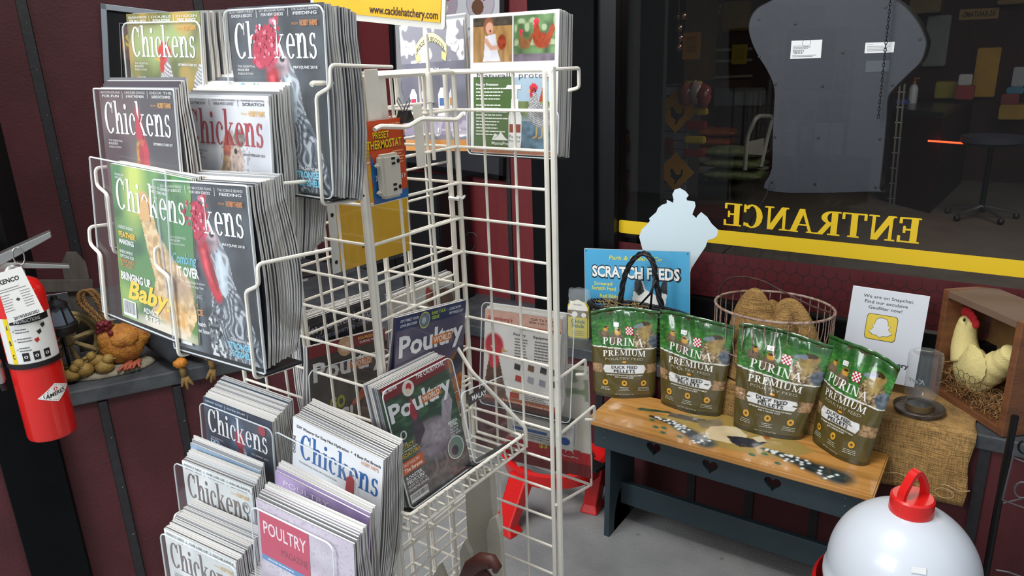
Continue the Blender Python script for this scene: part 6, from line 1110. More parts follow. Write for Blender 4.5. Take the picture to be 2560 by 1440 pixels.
flat([(1215, 1330), (1222, 1300), (1240, 1290), (1250, 1330), (1262, 1500), (1270, 1700), (1240, 1700), (1225, 1500)], 1.0, .012, 'picket', PW)
flat([(1148, 1380), (1160, 1352), (1175, 1385), (1200, 1700), (1165, 1700)], .97, .012, 'picket', PW)
flat([(1082, 1440), (1098, 1412), (1112, 1445), (1130, 1700), (1095, 1700)], .96, .012, 'picket', PW)
IR = mat('brown_rusted_iron', '4a241c', .55, noise=.2, nscale=20, bump=.4)
o = MB().tube([pY(a, b, .93) for a, b in ((1165, 1450), (1180, 1420), (1205, 1402), (1230, 1403), (1243, 1418), (1238, 1428))], [.016, .018, .017, .014, .01, .006], 10).ball(tuple(pY(1205, 1450, .93)), (.03, .012, .03), 16, 10).build('iron_bow', IR, pk_, smooth=2); o.matrix_world = Matrix.Identity(4)
# ================================================================ bench
ZB = .45; bx0, bx1, by0, by1 = -1.052, -.182, 1.915, 2.17
TEAL = mat('dark_teal_paint', '2c3c42', .5, noise=.1, nscale=9)
bn = thing('painted_bench', 'dark teal bench with heart cut-outs and a varnished top painted with a hen', 'bench', Vector((bx0, by0, 0)))
bi = bn.matrix_world.inverted()
PINE = mat('varnished_pine', 'b07a3c', .28, col2='c8924e', nscale=2.2, bump=.05, coat=.5, stretch=(1, 14, 6))
MB().box((0, 0, ZB-.02), (bx1-bx0, by1-by0, ZB), bev=.004).build('bench_top', PINE, bn, smooth=1)
bw_, bd_ = bx1-bx0, by1-by0; asp = bd_/bw_
def uv(px, py): v = pZ(px, py, ZB); return ((v.x-bx0)/bw_, (v.y-by0)/bw_)
p = Paint(300, 86, asp, 'c48c48'); p.mix(np.clip(vnoise(p.u, p.v, 3, 60, 4)*1.4-.4, 0, 1), 'a3702f'); p.mix(np.clip(vnoise(p.u, p.v, 5, 90, 9)*1.6-.8, 0, 1)*.6, 'd6a05c')
U = lambda L: [uv(a, b) for a, b in L]
p.poly(U([(1640, 1040), (1760, 1030), (1900, 1045), (2040, 1130), (1960, 1150), (1800, 1120), (1680, 1075)]), 'a88c4a', var=.15, sc=12)
p.poly(U([(1675, 1030), (1770, 1050), (1765, 1062), (1668, 1040)]), '5c5248', var=.4, sc=40); p.poly(U([(1740, 1052), (1800, 1046), (1810, 1062), (1755, 1072)]), '8c7c60', var=.3)
p.stroke(U([(1600, 1022), (1670, 1030)]), .012, .008, '2c4a34', var=.5, sc=40)
for line in (U([(1625, 1040), (1680, 1058), (1715, 1078), (1765, 1108)]), ): p.stroke(line, .008, .036, '1d3034', var=.5, sc=60)
p.stroke(U([(1905, 1122), (1965, 1142), (2020, 1165), (2100, 1195)]), .008, .045, '1d3034', var=.5, sc=60)
p.poly(U([(1762, 1080), (1775, 1066), (1812, 1064), (1850, 1080), (1862, 1100), (1838, 1112), (1800, 1104), (1768, 1096)]), 'd9c49c', var=.1)
p.poly(U([(1812, 1064), (1845, 1068), (1870, 1090), (1860, 1102)]), 'e0d0a8'); p.poly(U([(1816, 1090), (1850, 1092), (1895, 1100), (1918, 1106), (1888, 1120), (1850, 1118), (1830, 1108)]), '1f2434'); p.poly(U([(1880, 1094), (1905, 1090), (1918, 1104), (1895, 1106)]), 'dccaa2'); p.ell(*uv(1918, 1094), .012, .01, 'a8581c')
for a, b in ((1628, 1050), (1637, 1068), (1658, 1070), (1655, 1082), (1698, 1092), (1880, 1138), (1912, 1136), (1945, 1160)): p.ell(*uv(a, b), .013, .009, '3c6a4c', var=.3, rot=-20)
rr = random.Random(2)
for L_ in ([(1635, 1042), (1680, 1058), (1715, 1078), (1755, 1102)], [(1915, 1124), (1965, 1142), (2020, 1165), (2095, 1195)]):
    for i in range(34):
        t_ = rr.random()*2.99; k = int(t_); f_ = t_-k; x = L_[k][0]*(1-f_)+L_[k+1][0]*f_+rr.uniform(-1, 1)*(3+t_*6); y = L_[k][1]*(1-f_)+L_[k+1][1]*f_+rr.uniform(-1, 1)*(2+t_*5); p.ell(*uv(x, y), .006, .006, 'e4e8e6', soft=.3)
p.build('painted_scene', bn, bw_-.008, bd_-.008, M=T(.004, .004, ZB-.0001), mt=print_mat('varnished_painting', .25, coat=.6))
def heart(cx, cz, s, n=20): return [(cx+s*.95*math.sin(t)**3, cz+s*(.8125*math.cos(t)-.3125*math.cos(2*t)-.125*math.cos(3*t)-.0625*math.cos(4*t))) for t in [2*math.pi*k/n for k in range(n)]]
ap0, ap1 = ZB-.105, ZB-.02; AX0, AX1 = .022, bw_-.02
hearts = []
for px, py in ((1634, 1121), (1775, 1166), (1931, 1209)): v = bi @ pY(px, py, by0+.02); hearts.append((v.x, v.z))
def apron_with_hearts():
    t = bmesh.new(); yf, yb = .02, .038
    def loop(pts): 
        vs = [t.verts.new((x, 0, z)) for x, z in pts]; return [t.edges.new((vs[i], vs[(i+1) % len(vs)])) for i in range(len(vs))]
    es = loop([(AX0, ap0), (AX1, ap0), (AX1, ap1), (AX0, ap1)])
    for hx, hz2 in hearts: es += loop(heart(hx, hz2, .026))
    bmesh.ops.triangle_fill(t, use_beauty=True, edges=es)
    r_ = bmesh.ops.extrude_face_region(t, geom=t.faces[:]); vs = [g for g in r_['geom'] if isinstance(g, bmesh.types.BMVert)]
    for v in t.verts: v.co.y = yf
    for v in vs: v.co.y = yb
    bmesh.ops.recalc_face_normals(t, faces=t.faces[:]); me = bpy.data.meshes.new('apron'); t.to_mesh(me); t.free(); me.materials.append(TEAL); o = bpy.data.objects.new('apron', me); C.objects.link(o); o.parent = bn; return o
apron_with_hearts(); MB().box((AX0, by1-by0-.035, ap0), (AX1, by1-by0-.018, ap1)).build('back_apron', TEAL, bn, bevel=.002)
for lx_ in (.055, bw_-.075):
    m = MB(); y0_, y1_ = .038, bd_-.035; ym = (y0_+y1_)/2
    pts = [(y0_-.012, 0), (y0_+.035, 0)]+[(ym-.062*math.cos(math.pi*k/10), .15*math.sin(math.pi*k/10)) for k in range(11)]+[(y1_-.035, 0), (y1_+.012, 0), (y1_, ap1), (y0_, ap1)]
    m.prism(pts, lx_, lx_+.02, M=Matrix(((0, 0, 1, 0), (1, 0, 0, 0), (0, 1, 0, 0), (0, 0, 0, 1)))); m.build('leg', TEAL, bn, bevel=.002)
sz = (bi @ pY(1600, 1220, 2.03)).z
MB().box((.03, bd_/2-.01, sz-.085), (bw_-.05, bd_/2+.01, sz)).build('stretcher', TEAL, bn, bevel=.002)
for lx_ in (.062, bw_-.07):
    for z_ in (.385, .41): MB().ball((lx_, .019, z_), .0035, 8, 5).build('screw_head', mat('painted_screw', '4a5a60', .4), bn)
# ================================================================ feed bags
def c_bag():
    p = Paint(110, 140, 1.25, '564c26'); u, v = p.u, p.v
    top = v > .66-.10*(u-.0)-.0; edge = .775-.035*u-.03*np.sin(u*3.1)
    g = np.clip((v-edge)*60, 0, 1); p.mix(g, '2f6a2c', .4, 3, 10, 14); p.mix(g*np.clip(vnoise(u, v, 30, 50, 6)*1.5-.7, 0, 1)*.6, '6ca04a'); p.mix(np.clip((v-1.14)*40, 0, 1), '2a5a28', .2)
    p.ell(.8, .86, .16, .2, '8c7450', var=.5, sc=30, clip=g); p.speck(p.m*1., '3a2e20', 40, .5, 4, .8); p.speck(p.m, 'd0bc94', 46, .62, 7, .8); p.ell(.98, .84, .12, .1, '5a646e', var=.5, sc=30, clip=g)
    p.stroke([(.8, .95), (.82, 1.04)], .085, .07, 'a08a54', var=.3); p.ell(.83, 1.07, .085, .06, '9c7f4a', var=.3, sc=26); p.ell(.82, 1.1, .07, .03, '40341c', var=.3); p.stroke([(.76, 1.07), (.66, 1.04)], .03, .018, '7c8894'); p.ell(.8, 1.075, .011, .011, '0e0c0a')
    for x, y, s_ in ((.2, 1.02, .8), (.38, .97, 1)): p.ell(x, y-.09*s_, .1*s_, .085*s_, '6c5c48', var=.5, sc=30, clip=g); p.ell(x+.02, y, .05*s_, .045*s_, 'c8963c', var=.2); p.ell(x+.02, y+.022, .04*s_, .016*s_, '3a2a14'); p.ell(x+.07*s_, y-.005, .02, .01, '4c4a44')
    wv = np.abs(v-edge) < .008; p.mix(wv.astype(float), 'e6e6e0')
    p.poly([(.2, .3625), (.17, .431), (.2, .494), (.8, .494), (.83, .431), (.8, .3625)], 'dfe0de'); win = ((v > .36) & (v < .50)).astype(float)*np.clip((np.abs(u-.5)-.33)*30, 0, 1); p.mix(win, '9c7c58', .5, 5, 60, 40); p.mix((v < .03).astype(float), '3d361c')
    return p
def l_bag():
    A = Art(.2, .25); A.z = .0012; A.cut = .007; A.text('PURINA', .48, .635, .085, 'ecebe4', w=.62, serif=True, align='c', rot=-3); A.text('PREMIUM', .5, .495, .068, 'ecebe4', w=.66, serif=True, align='c', arch=.01); A.text('POULTRY FEED', .5, .452, .028, 'b9b7a4', w=.58, align='c'); A.disc(.5, .425, .035, 'd9982c', 10, ry=.012)
    A.text('DUCK FEED', .5, .35, .036, '1e1c18', w=.4, align='c', bold=.012); A.text('PELLETS', .5, .303, .036, '1e1c18', w=.33, align='c', bold=.012)
    A.text('OPTIMUM NUTRITION FOR HEALTHY BIRDS', .5, .262, .015, 'e8e6dc', w=.56, align='c', bold=.02); A.text('AND A STRONG START', .5, .238, .015, 'e8e6dc', w=.3, align='c', bold=.02)
    for x in (.2, .5, .8): A.disc(x, .175, .045, 'd8a030', 16); A.disc(x, .175, .018, '4a3a14', 8); A.lines(x-.09, .115, .18, 3, .017, 'c8c6b4', .006, int(x*10), align='c')
    A.text('NET WT. 5 LB (2.27 kg)', .5, .03, .014, 'c8c6b4', w=.3, align='c')
    for i in range(5):
        for j in range(5): A.rect(.52+.022*i, .74+.0176*j, .542+.022*i, .7576+.0176*j, 'b8203c' if (i+j) % 2 == 0 else 'ecebe6'); A.z -= .00004
    A.z += .0001; A.rect(.34, .83, .42, .875, 'e4e4e0'); A.text('5 LB', .355, .842, .012, '505058', w=.05); return A
BF, BL_ = c_bag(), l_bag(); OLIVE = mat('olive_film', '4a4326', .25, coat=.7, bump=.5, bscale=30); 
def feed_bag(TL_, TR_, BL, BR, yb, lean, label, seed, dep=.075, tw=0):
    b0, b1 = pZ(*BL, ZB+.002), pZ(*BR, ZB+.002); ex = (b1-b0).normalized(); W_ = (b1-b0).length
    upv = Vector((0, 0, 1)); n = ex.cross(upv)
    # top corners on a plane leaning back
    pl_n = (n*math.cos(math.radians(lean))+upv*math.sin(math.radians(lean))); t0, t1 = pP(*TL_, b0, pl_n), pP(*TR_, b0, pl_n)
    M = fr(b0, ex, upv); Mi = M.inverted(); q0, q1, s0, s1 = [Mi @ v for v in (b0, b1, t0, t1)]
    r = random.Random(seed); ph = [r.uniform(0, 6) for _ in range(6)]
    def surf(u, v, side, off=0):
        # u 0..1, v 0..1 ; side +1 front, -1 back
        a = q0.lerp(s0, v); b = q1.lerp(s1, v); base = a.lerp(b, u); fill = (1-v**1.6)**.8
        d = dep*fill*(np.sin(math.pi*min(max(u, 0), 1))**.38 if 0 < u < 1 else 0)
        wr = .0035*math.sin(9*u+5*v+ph[0])*math.sin(13*v+ph[1])*(1-abs(2*u-1)**3)+.0022*math.sin(31*u+ph[2]+7*v)*math.sin(4*v+ph[3])*(v > .35)
        bend = .012*math.sin(u*5+ph[4])*v**2
        lift = .012*math.sin(math.pi*u)*v**3
        return Vector((base.x, base.y+lift, base.z-dep*.5*(1-v) + bend+side*(d*.5+wr*(d > 0)) + (off if side > 0 else -off)))
    def pos(u, v, side, off=0):
        p_ = surf(u, v, side, off); return p_+Vector((0, .004*(1-v)*(1 if v > .02 else 0), 0))
    nu, nv = 28, 34; vs = []; fs = []
    for side in (1, -1):
        for j in range(nv+1):
            for i in range(nu+1): vs.append(pos(i/nu, j/nv, side, 0))
    k = (nu+1)*(nv+1)
    for j in range(nv):
        for i in range(nu): a = j*(nu+1)+i; fs.append((a, a+1, a+nu+2, a+nu+1)); b = a+k; fs.append((b+nu+1, b+nu+2, b+1, b))
        a = j*(nu+1); fs.append((a+nu+1, a+nu+1+k, a+k, a)); a += nu; fs.append((a, a+k, a+nu+1+k, a+nu+1))
    for i in range(nu): fs.append((i, i+k, i+1+k, i+1)); a = nv*(nu+1)+i; fs.append((a+1, a+1+k, a+k, a))
    o = MB().add(vs, fs).build('feed_bag', OLIVE, M=M, smooth=2); tag(o, label, 'bag', 'duck feed bags on the bench')
    def fnp(X, Y, Z):
        out = np.empty(X.shape+(3,)); 
        for j in range(X.shape[0]):
            for i in range(X.shape[1]): out[j, i] = pos(X[j, i], Y[j, i], 1, .0007)
        return out[..., 0], out[..., 1], out[..., 2]
    BF.build('printed_front', o, 1, 1, mt=FILM, fn=fnp)
    BL_.build('printed_lettering', o, mt=FILM, fn=lambda x, y, z: pos(x/.2, y/.25, 1, z+.0012))
    # crimped seal along the top
    m = MB(); vs = []; fs = []
    for i in range(nu+1):
        for dv, of in ((0, .0012), (.012, .0016), (.012, -.0012), (0, -.0012)): p_ = pos(i/nu, 1, 1, 0); vs.append(p_+Vector((0, dv, of+.0012*math.sin(i*1.3))))
    for i in range(nu):
        for c_ in range(4): a = i*4+c_; b = i*4+(c_+1) % 4; fs.append((a, b, b+4, a+4))
    m.add(vs, fs).build('top_seal', mat('green_film_seal', '2c5c2a', .2, coat=.8), o, smooth=2)
    return o
feed_bag((1477, 787), (1645, 783), (1483, 992), (1640, 997), 0, 14, 'duck feed bag at the left end of the bench, shadowed top', 1)
feed_bag((1646, 784), (1836, 826), (1643, 1012), (1793, 1048), 0, 16, 'second duck feed bag from the left on the bench', 2)
feed_bag((1846, 818), (2086, 872), (1826, 1070), (2000, 1108), 0, 18, 'third duck feed bag from the left, with the most crinkled front', 3)
feed_bag((2075, 843), (2242, 930), (2012, 1098), (2140, 1172), 0, 16, 'duck feed bag at the right end of the bench, turned to the left', 4, dep=.085)
# ================================================================ ledge things
sg_q = [pY(1457, 621, 2.40), pY(1728, 628, 2.40), pY(1467, 815, 2.36), pY(1722, 842, 2.36)]; Mq, wq, hq = frq(*sg_q)
sg = thing('scratch_feeds_sign', 'blue tin sign reading SCRATCH FEEDS with a white hen, leaning at the window', 'sign', Mq)
MB().prism(rrect(0, 0, wq, hq, .004), -.002, 0).build('tin_plate', mat('tin_edge', 'a8b4b8', .4), sg)
p = Paint(160, int(160*hq/wq), hq/wq).grad('3c8ab0', '4aa2cc'); a_ = hq/wq
p.poly([(0, 0), (0, .2*a_), (.3, .25*a_), (.6, .2*a_), (1, .28*a_), (1, 0)], '5c8a3c', var=.3, sc=8); p.poly([(.3, 0), (.6, .14*a_), (1, .18*a_), (1, 0)], '2f6a4c', var=.2); p.poly([(0, 0), (.5, .08*a_), (1, .1*a_), (1, 0)], 'b9c07c', var=.2)
for x in (.08, .3, .36, .9): p.ell(x, .25*a_, .035, .03, '2c5a34', var=.3)
for x in (.16, .25): p.poly([(x, .22*a_), (x+.04, .22*a_), (x+.04, .27*a_), (x+.02, .3*a_), (x, .27*a_)], 'b04030')
p.poly([(.47, .36*a_), (.5, .6*a_), (.5, .72*a_), (.55, .72*a_), (.6, .52*a_), (.7, .46*a_), (.76, .55*a_), (.8, .52*a_), (.78, .3*a_), (.7, .2*a_), (.56, .16*a_), (.5, .22*a_)], 'dfe2dc', var=.05); p.poly([(.49, .5*a_), (.5, .66*a_), (.56, .64*a_), (.59, .5*a_), (.54, .44*a_)], '3a3c3e', var=.6, sc=60); p.poly([(.72, .5*a_), (.76, .64*a_), (.8, .64*a_), (.8, .48*a_)], '24282a', var=.6, sc=40); p.ell(.525, .7*a_, .03, .028, 'e4e6e0'); p.ell(.505, .67*a_, .012, .02, 'c06048')
p.stroke([(.62, .18*a_), (.62, .05*a_)], .008, .008, 'c8a040'); p.build('sign_picture', sg, wq-.004, hq-.004, M=T(.002, .002, 0)); A = Art(wq, hq); A.z = .0009
A.text('Park & Pollard Co', .5, .87, .05, 'd9d24a', w=.5, align='c', shear=.2, bold=.01)
A.text('SCRATCH FEEDS', .5, .645, .145, '16242c', w=.855, align='c', bold=.07); A.text('SCRATCH FEEDS', .495, .655, .13, 'e6e8e4', w=.83, align='c', bold=.035)
A.text('Screened', .1, .545, .045, 'd9d24a', w=.18, bold=.02); A.text('Scratch Feed', .075, .485, .045, 'd9d24a', w=.24, bold=.02); A.text('Red Ribbon', .155, .39, .045, 'd9d24a', w=.22, bold=.02); A.text('Scratch Feed', .145, .33, .045, 'd9d24a', w=.24, bold=.02); A.disc(.02, .97, .006, '20303a', 8); A.disc(.98, .97, .006, '20303a', 8); A.build('sign_lettering', sg)
# chick stick pack
b0, b1 = pZ(1418, 846, ZL), pZ(1476, 852, ZL); t0 = pY(1430, 720, b0.y); Mq = fr(b0, b1-b0, (0, 0, 1)); wq = (b1-b0).length*.95; hq = pY(1423, 725, b0.y).z-ZL
ck = thing('chick_stick_pack', 'yellow and white Chick Stick treat in a clear twisted wrapper on the ledge', 'package', Mq)
MB().box((.002, .002, -.04), (wq-.002, hq*.72, 0), bev=.006).build('block', mat('yellow_pack', 'c8b81c', .4), ck, smooth=1)
A = Art(wq, hq); A.z = .0008; A.poly([(.06, .46), (.06, .66), (.2, .76), (.5, .82), (.8, .76), (.94, .66), (.94, .46)], 'e0ddd0'); A.rect(.06, .46, .94, .6, '7a6a50'); A.disc(.36, .52, .13, 'ece6d8', 12); A.disc(.76, .51, .11, 'ece6d8', 12); A.text('Chick', .5, .34, .07, '1c5a4c', w=.66, align='c', bold=.02); A.text('Stick', .5, .25, .07, '1c5a4c', w=.6, align='c', bold=.02); A.text('MannaPro', .5, .7, .03, '2a2a2a', w=.4, align='c'); A.lines(.15, .17, .7, 3, .04, '6a5c14', .01, 2, align='c'); A.build('pack_print', ck)
rr = random.Random(5); m = MB(); vs = []; n = 18
for j in range(9):
    v_ = j/8; k = 1.02 if j < 5 else 1.02-.3*(v_-.5)
    for i in range(n):
        a = 2*math.pi*i/n; cx_, sy_ = math.cos(a), math.sin(a); q_ = (abs(cx_)**6+abs(sy_)**6)**(-1/6); jit = rr.uniform(-.004, .004)*(j > 4); vs.append((wq/2+cx_*q_*wq/2*k+jit, hq*v_+jit, -.02+sy_*q_*.022*(k if j < 6 else .5)))
m.add(vs, [(j*n+i, j*n+(i+1) % n, (j+1)*n+(i+1) % n, (j+1)*n+i) for j in range(8) for i in range(n)]).build('clear_wrapper', sheer('cellophane', 'cdd6dc', .16, .12, 1.6), ck)
# black willow basket
Yk = 2.31; kc = pY(1592, 780, Yk); kr = (pY(1712, 790, Yk)-pY(1472, 790, Yk)).length/2; wb = thing('willow_basket', 'black woven willow basket with tall twisted handle and straw, behind the left feed bag', 'basket', Vector((kc.x, Yk+.0, ZL)))
hR = max(.06, kc.z-ZL); WIL = mat('black_willow', '16161a', .45, noise=.4, nscale=40, bump=.4)
for k in range(9):
    z_ = hR*k/8; r_ = kr*(.78+.2*(k/8)); m = MB(); m.tube([((r_+.004*math.cos(t*11+math.pi*(k % 2)))*math.cos(t), .3*(r_+.004*math.cos(t*11+math.pi*(k % 2)))*math.sin(t), z_+.004) for t in [i*math.pi/32 for i in range(64)]], .0052, 6, closed=True); m.build('willow_rod', WIL, wb, smooth=2)
m = MB()
for ph in (0, 2.1, 4.2): m.tube([((kr+.006*math.cos(t*16+ph))*math.cos(t), .32*(kr+.006*math.cos(t*16+ph))*math.sin(t), hR+.008+.006*math.sin(t*16+ph)) for t in [i*math.pi/48 for i in range(96)]], .0055, 6, closed=True)
m.build('braided_rim', WIL, wb, smooth=2)
wbi = wb.matrix_world.inverted(); hd = MB(); hpts = smoothpts([wbi @ pY(a, b, Yk-.01) for a, b in ((1550, 785), (1553, 740), (1562, 690), (1582, 650), (1610, 633), (1632, 655), (1640, 700), (1650, 750), (1662, 785))], 8)
for ph in (0, 2.1, 4.2): hd.tube([p_+Vector((.005*math.cos(i*.45+ph), .005*math.sin(i*.45+ph), .003*math.sin(i*.45+ph))) for i, p_ in enumerate(hpts)], .0062, 7)
hd.tube([wbi @ pY(a, b, Yk-.03) for a, b in ((1640, 700), (1625, 735), (1600, 762))], .004, 6).tube([wbi @ pY(a, b, Yk-.03) for a, b in ((1636, 690), (1630, 730), (1626, 772))], .004, 6); hd.build('handle', WIL, wb, smooth=2)
STR = mat('straw', 'b99a5c', .8, noise=.2, nscale=30)
def straw(c, ax, ay, az, n, seed, L_=.05, r_=.0009, clip=None):
    r = random.Random(seed); m = MB()
    for i in range(n):
        p0 = Vector((c[0]+r.uniform(-ax, ax), c[1]+r.uniform(-ay, ay), c[2]+r.random()**2*az)); d = Vector((r.gauss(0, 1), r.gauss(0, 1), r.gauss(0, .35))).normalized()*L_*r.uniform(.5, 1); b_ = Vector((r.gauss(0, 1), r.gauss(0, 1), r.random())).normalized()*L_*.25
        pts_ = [p0, p0+d*.5+b_, p0+d]
        if clip: pts_ = [clip(q_) for q_ in pts_]
        m.tube(pts_, r_, 3, cap=False)
    return m
o = straw((-.06, 0, hR-.02), .08, .05, .045, 160, 3).build('straw_filling', STR, wb); o['kind'] = 'stuff'
# wire egg basket with burlap
Ye = 2.31; ec = pY(1934, 765, Ye); er = (pY(2080, 775, Ye)-pY(1787, 755, Ye)).length/2; eb = thing('wire_egg_basket', 'rusty white wire egg basket filled with burlap on the window ledge', 'basket', Vector((ec.x, Ye, ZL))); eh = ec.z-ZL
RW = mat('chipped_white_wire', 'b4a394', .6, col2='6e4436', nscale=60); RU = mat('rusted_wire', '5a3428', .7, col2='2c1c1a', nscale=40)
rim = lambda R_, z_, k=40: [(R_*math.cos(2*math.pi*i/k), R_*.82*math.sin(2*math.pi*i/k), z_) for i in range(k)]
MB().tube(rim(er, eh), .0045, 8, closed=True).build('rim', RW, eb, smooth=2); MB().tube(rim(er*.99, eh*.42), .0022, 6, closed=True).tube(rim(er*.7, .01), .004, 6, closed=True).build('lower_ring', RW, eb, smooth=2)
for i in range(34):
    a = 2*math.pi*i/34; P_r = lambda R_, z_: (R_*math.cos(a), R_*.82*math.sin(a), z_); MB().tube([P_r(er, eh), P_r(er*1.0, eh*.6), P_r(er*.93, eh*.3), P_r(er*.7, .008), P_r(er*.35, .004)], .0018, 5).build('rib', RW, eb)
ebi = eb.matrix_world.inverted(); MB().tube(smoothpts([ebi @ pY(a, b, Ye+.02-.03*k) for k, (a, b) in enumerate(((1797, 745), (1806, 710), (1840, 692), (1900, 700), (1960, 730), (2030, 765), (2078, 782)))], 6), .003, 7).build('bail_handle', RU, eb, smooth=2)
BUR = mat('burlap', '94713f', .95, col2='a8834e', nscale=6)
def burlap_weave():
    N = BUR.node_tree.nodes; L = BUR.node_tree.links; tc = [n for n in N if n.type == 'TEX_COORD'][0]; b = N['Principled BSDF']; out = []
    for sc_ in ((320, 320, 24), (24, 24, 320)):
        mp = N.new('ShaderNodeMapping'); mp.inputs['Scale'].default_value = sc_; L.new(tc.outputs['Object'], mp.inputs[0]); wv = N.new('ShaderNodeTexNoise'); wv.inputs['Scale'].default_value = 1; wv.inputs['Detail'].default_value = 1; L.new(mp.outputs[0], wv.inputs['Vector']); out.append(wv)
    m = N.new('ShaderNodeMath'); m.operation = 'ADD'; L.new(out[0].outputs['Fac'], m.inputs[0]); L.new(out[1].outputs['Fac'], m.inputs[1]); u = N.new('ShaderNodeBump'); u.inputs['Strength'].default_value = 1; u.inputs['Distance'].default_value = .003; L.new(m.outputs[0], u.inputs['Height']); L.new(u.outputs[0], b.inputs['Normal'])
    mx = N.new('ShaderNodeMix'); mx.data_type = 'RGBA'; mx.blend_type = 'MULTIPLY'; mx.inputs[0].default_value = .8; old = b.inputs['Base Color'].links[0].from_socket; L.new(old, mx.inputs[6]); r = N.new('ShaderNodeMapRange'); r.inputs[1].default_value = .75; r.inputs[2].default_value = 1.2; r.inputs[3].default_value = .45; r.inputs[4].default_value = 1.25; L.new(m.outputs[0], r.inputs[0]); L.new(r.outputs[0], mx.inputs[7]); L.new(mx.outputs[2], b.inputs['Base Color'])
burlap_weave()
def crumple(R_, H_, seed):
    n, m_ = 64, 26; vs = []; r = random.Random(seed); ph = [r.uniform(0, 6.28) for _ in range(8)]
    for j in range(m_+1):
        t_ = j/m_
        for i in range(n):
            a = 2*math.pi*i/n; rr_ = R_*t_*(1-.04*math.cos(5*a+ph[0])); fold = .5+.5*math.sin(4*a+ph[1]+3*t_); fold2 = abs(math.sin(2.5*a+ph[2]+5*t_))
            f1_ = math.sin(3*a+ph[1]+4*t_); f2_ = abs(math.sin(2.5*a+ph[2]+2.5*t_)); z_ = H_*((1-t_**4)*.62+.22*f2_**.6*math.sin(math.pi*t_)+.12*f1_*math.sin(math.pi*t_)+.16*math.exp(-((t_*math.cos(a)+.2)**2+(t_*math.sin(a)-.2)**2)*14))
            vs.append((rr_*math.cos(a)+.012*math.sin(7*t_+a*2), rr_*.8*math.sin(a), max(.006, z_)))
    return vs, [(j*n+i, j*n+(i+1) % n, (j+1)*n+(i+1) % n, (j+1)*n+i) for j in range(m_) for i in range(n)]
vs, fs = crumple(er*.9, eh*1.18, 3); tag(MB().add(vs, fs).build('crumpled_burlap', BUR, M=T(ec.x, Ye, ZL+.008), smooth=2), 'crumpled brown burlap filling the wire egg basket', 'cloth')
# burlap runner over the ledge
x0_, x1_ = pY(1775, 960, YL).x, pY(2436, 1100, YL).x; zbt = pY(2330, 1235, YL-.02).z; n, mrows = 60, 40; vs = []
path = [(2.44, ZL+.002), (2.33, ZL+.002), (2.22, ZL+.003), (2.196, ZL-.002), (2.188, ZL-.03)]
def runpt(s):
    L1 = 2.44-2.20
    if s < L1: return 2.44-s, ZL+.004
    t_ = s-L1
    if t_ < .02: return 2.2-.012*math.sin(t_/.02*1.57), ZL+.004-.012*(1-math.cos(t_/.02*1.57))
    return 2.188-.012*min(1, (t_-.02)/.2), ZL-.008-(t_-.02)
tot_ = .24+.02+(ZL-.008-zbt)
for j in range(mrows+1):
    for i in range(n+1):
        s_ = tot_*j/mrows; y_, z_ = runpt(s_); x_ = x0_+(x1_-x0_)*i/n+.004*math.sin(s_*40+i)*(i in (0, n)); wv_ = .004*math.sin(i*.55+s_*9)+.003*math.sin(i*.23+1); hang = max(0, min(1, (s_-.24)*8)); vs.append((x_, y_-hang*(.004+wv_+abs(wv_)*.6), z_+(1-hang)*abs(wv_)*.25+(hang*.006*math.sin(i*.3) if j == mrows else 0)))
fs = [(j*(n+1)+i, (j+1)*(n+1)+i, (j+1)*(n+1)+i+1, j*(n+1)+i+1) for j in range(mrows) for i in range(n)]
br = MB().add(vs, fs).build('burlap_runner', BUR, smooth=2); so = br.modifiers.new('s', 'SOLIDIFY'); so.thickness = .002; so.offset = 1; tag(br, 'burlap runner draped over the ledge and hanging down behind the bench', 'cloth')
hm_ = MB().tube([(x1_-.25+.26*i/20, 2.165+.002*math.sin(i), zbt+.05+.004*math.sin(i*1.3)) for i in range(21)], .0016, 5).tube([(x1_-.05+.02*math.cos(t)*(1+t*.04), 2.16, zbt+.03+.015*math.sin(t)) for t in [k*.4 for k in range(20)]], .0015, 5); hm_.build('loose_thread', mat('pale_thread', 'b09468', .9), br)
# snapchat sign
q = [pY(2141, 714, 2.39), pY(2327, 742, 2.39), pY(2090, 930, 2.33), pY(2284, 968, 2.33)]; Mq, wq, hq = frq(*q)
sn = thing('acrylic_sign', 'white sign with yellow ghost square reading We are on Snapchat, standing on the ledge', 'sign', Mq)
MB().box((0, 0, -.0035), (wq, hq, 0)).build('white_sheet', mat('white_sign_sheet', 'c9ccd2', .3, coat=.4), sn, bevel=.0008)
A = Art(wq, hq); A.text('We are on Snapchat.', .16, .895, .035, '2c2c34', w=.66, bold=.005); A.text('Find our exculsive', .19, .835, .035, '2c2c34', w=.56, bold=.005); A.text('Geofilter now!', .25, .775, .035, '2c2c34', w=.44, bold=.005)
def rr_(x0, y0, x1, y1, r_): return [(a, b) for a, b in rrect(x0, y0, x1, y1, r_)]
A.poly(rr_(.25, .44, .66, .725, .045), '3c3414'); A.poly(rr_(.257, .446, .653, .719, .043), 'd8bc3c')
gh = [(.455, .69), (.40, .68), (.375, .65), (.37, .61), (.335, .605), (.36, .575), (.335, .545), (.30, .53), (.335, .512), (.36, .495), (.41, .495), (.455, .475), (.50, .495), (.55, .495), (.575, .512), (.61, .53), (.575, .545), (.55, .575), (.575, .605), (.54, .61), (.535, .65), (.51, .68)]
A.poly([(a+(a-.455)*.05, b+(b-.58)*.05) for a, b in gh], '2c2814'); A.poly(gh, 'd4d6da'); A.text('Cackle Hatchery', .5, .19, .045, '1c1c20', w=.78, align='c', bold=.02); A.text('SINCE 1936', .5, .155, .015, '7a7a80', w=.3, align='c'); A.build('sign_print', sn)
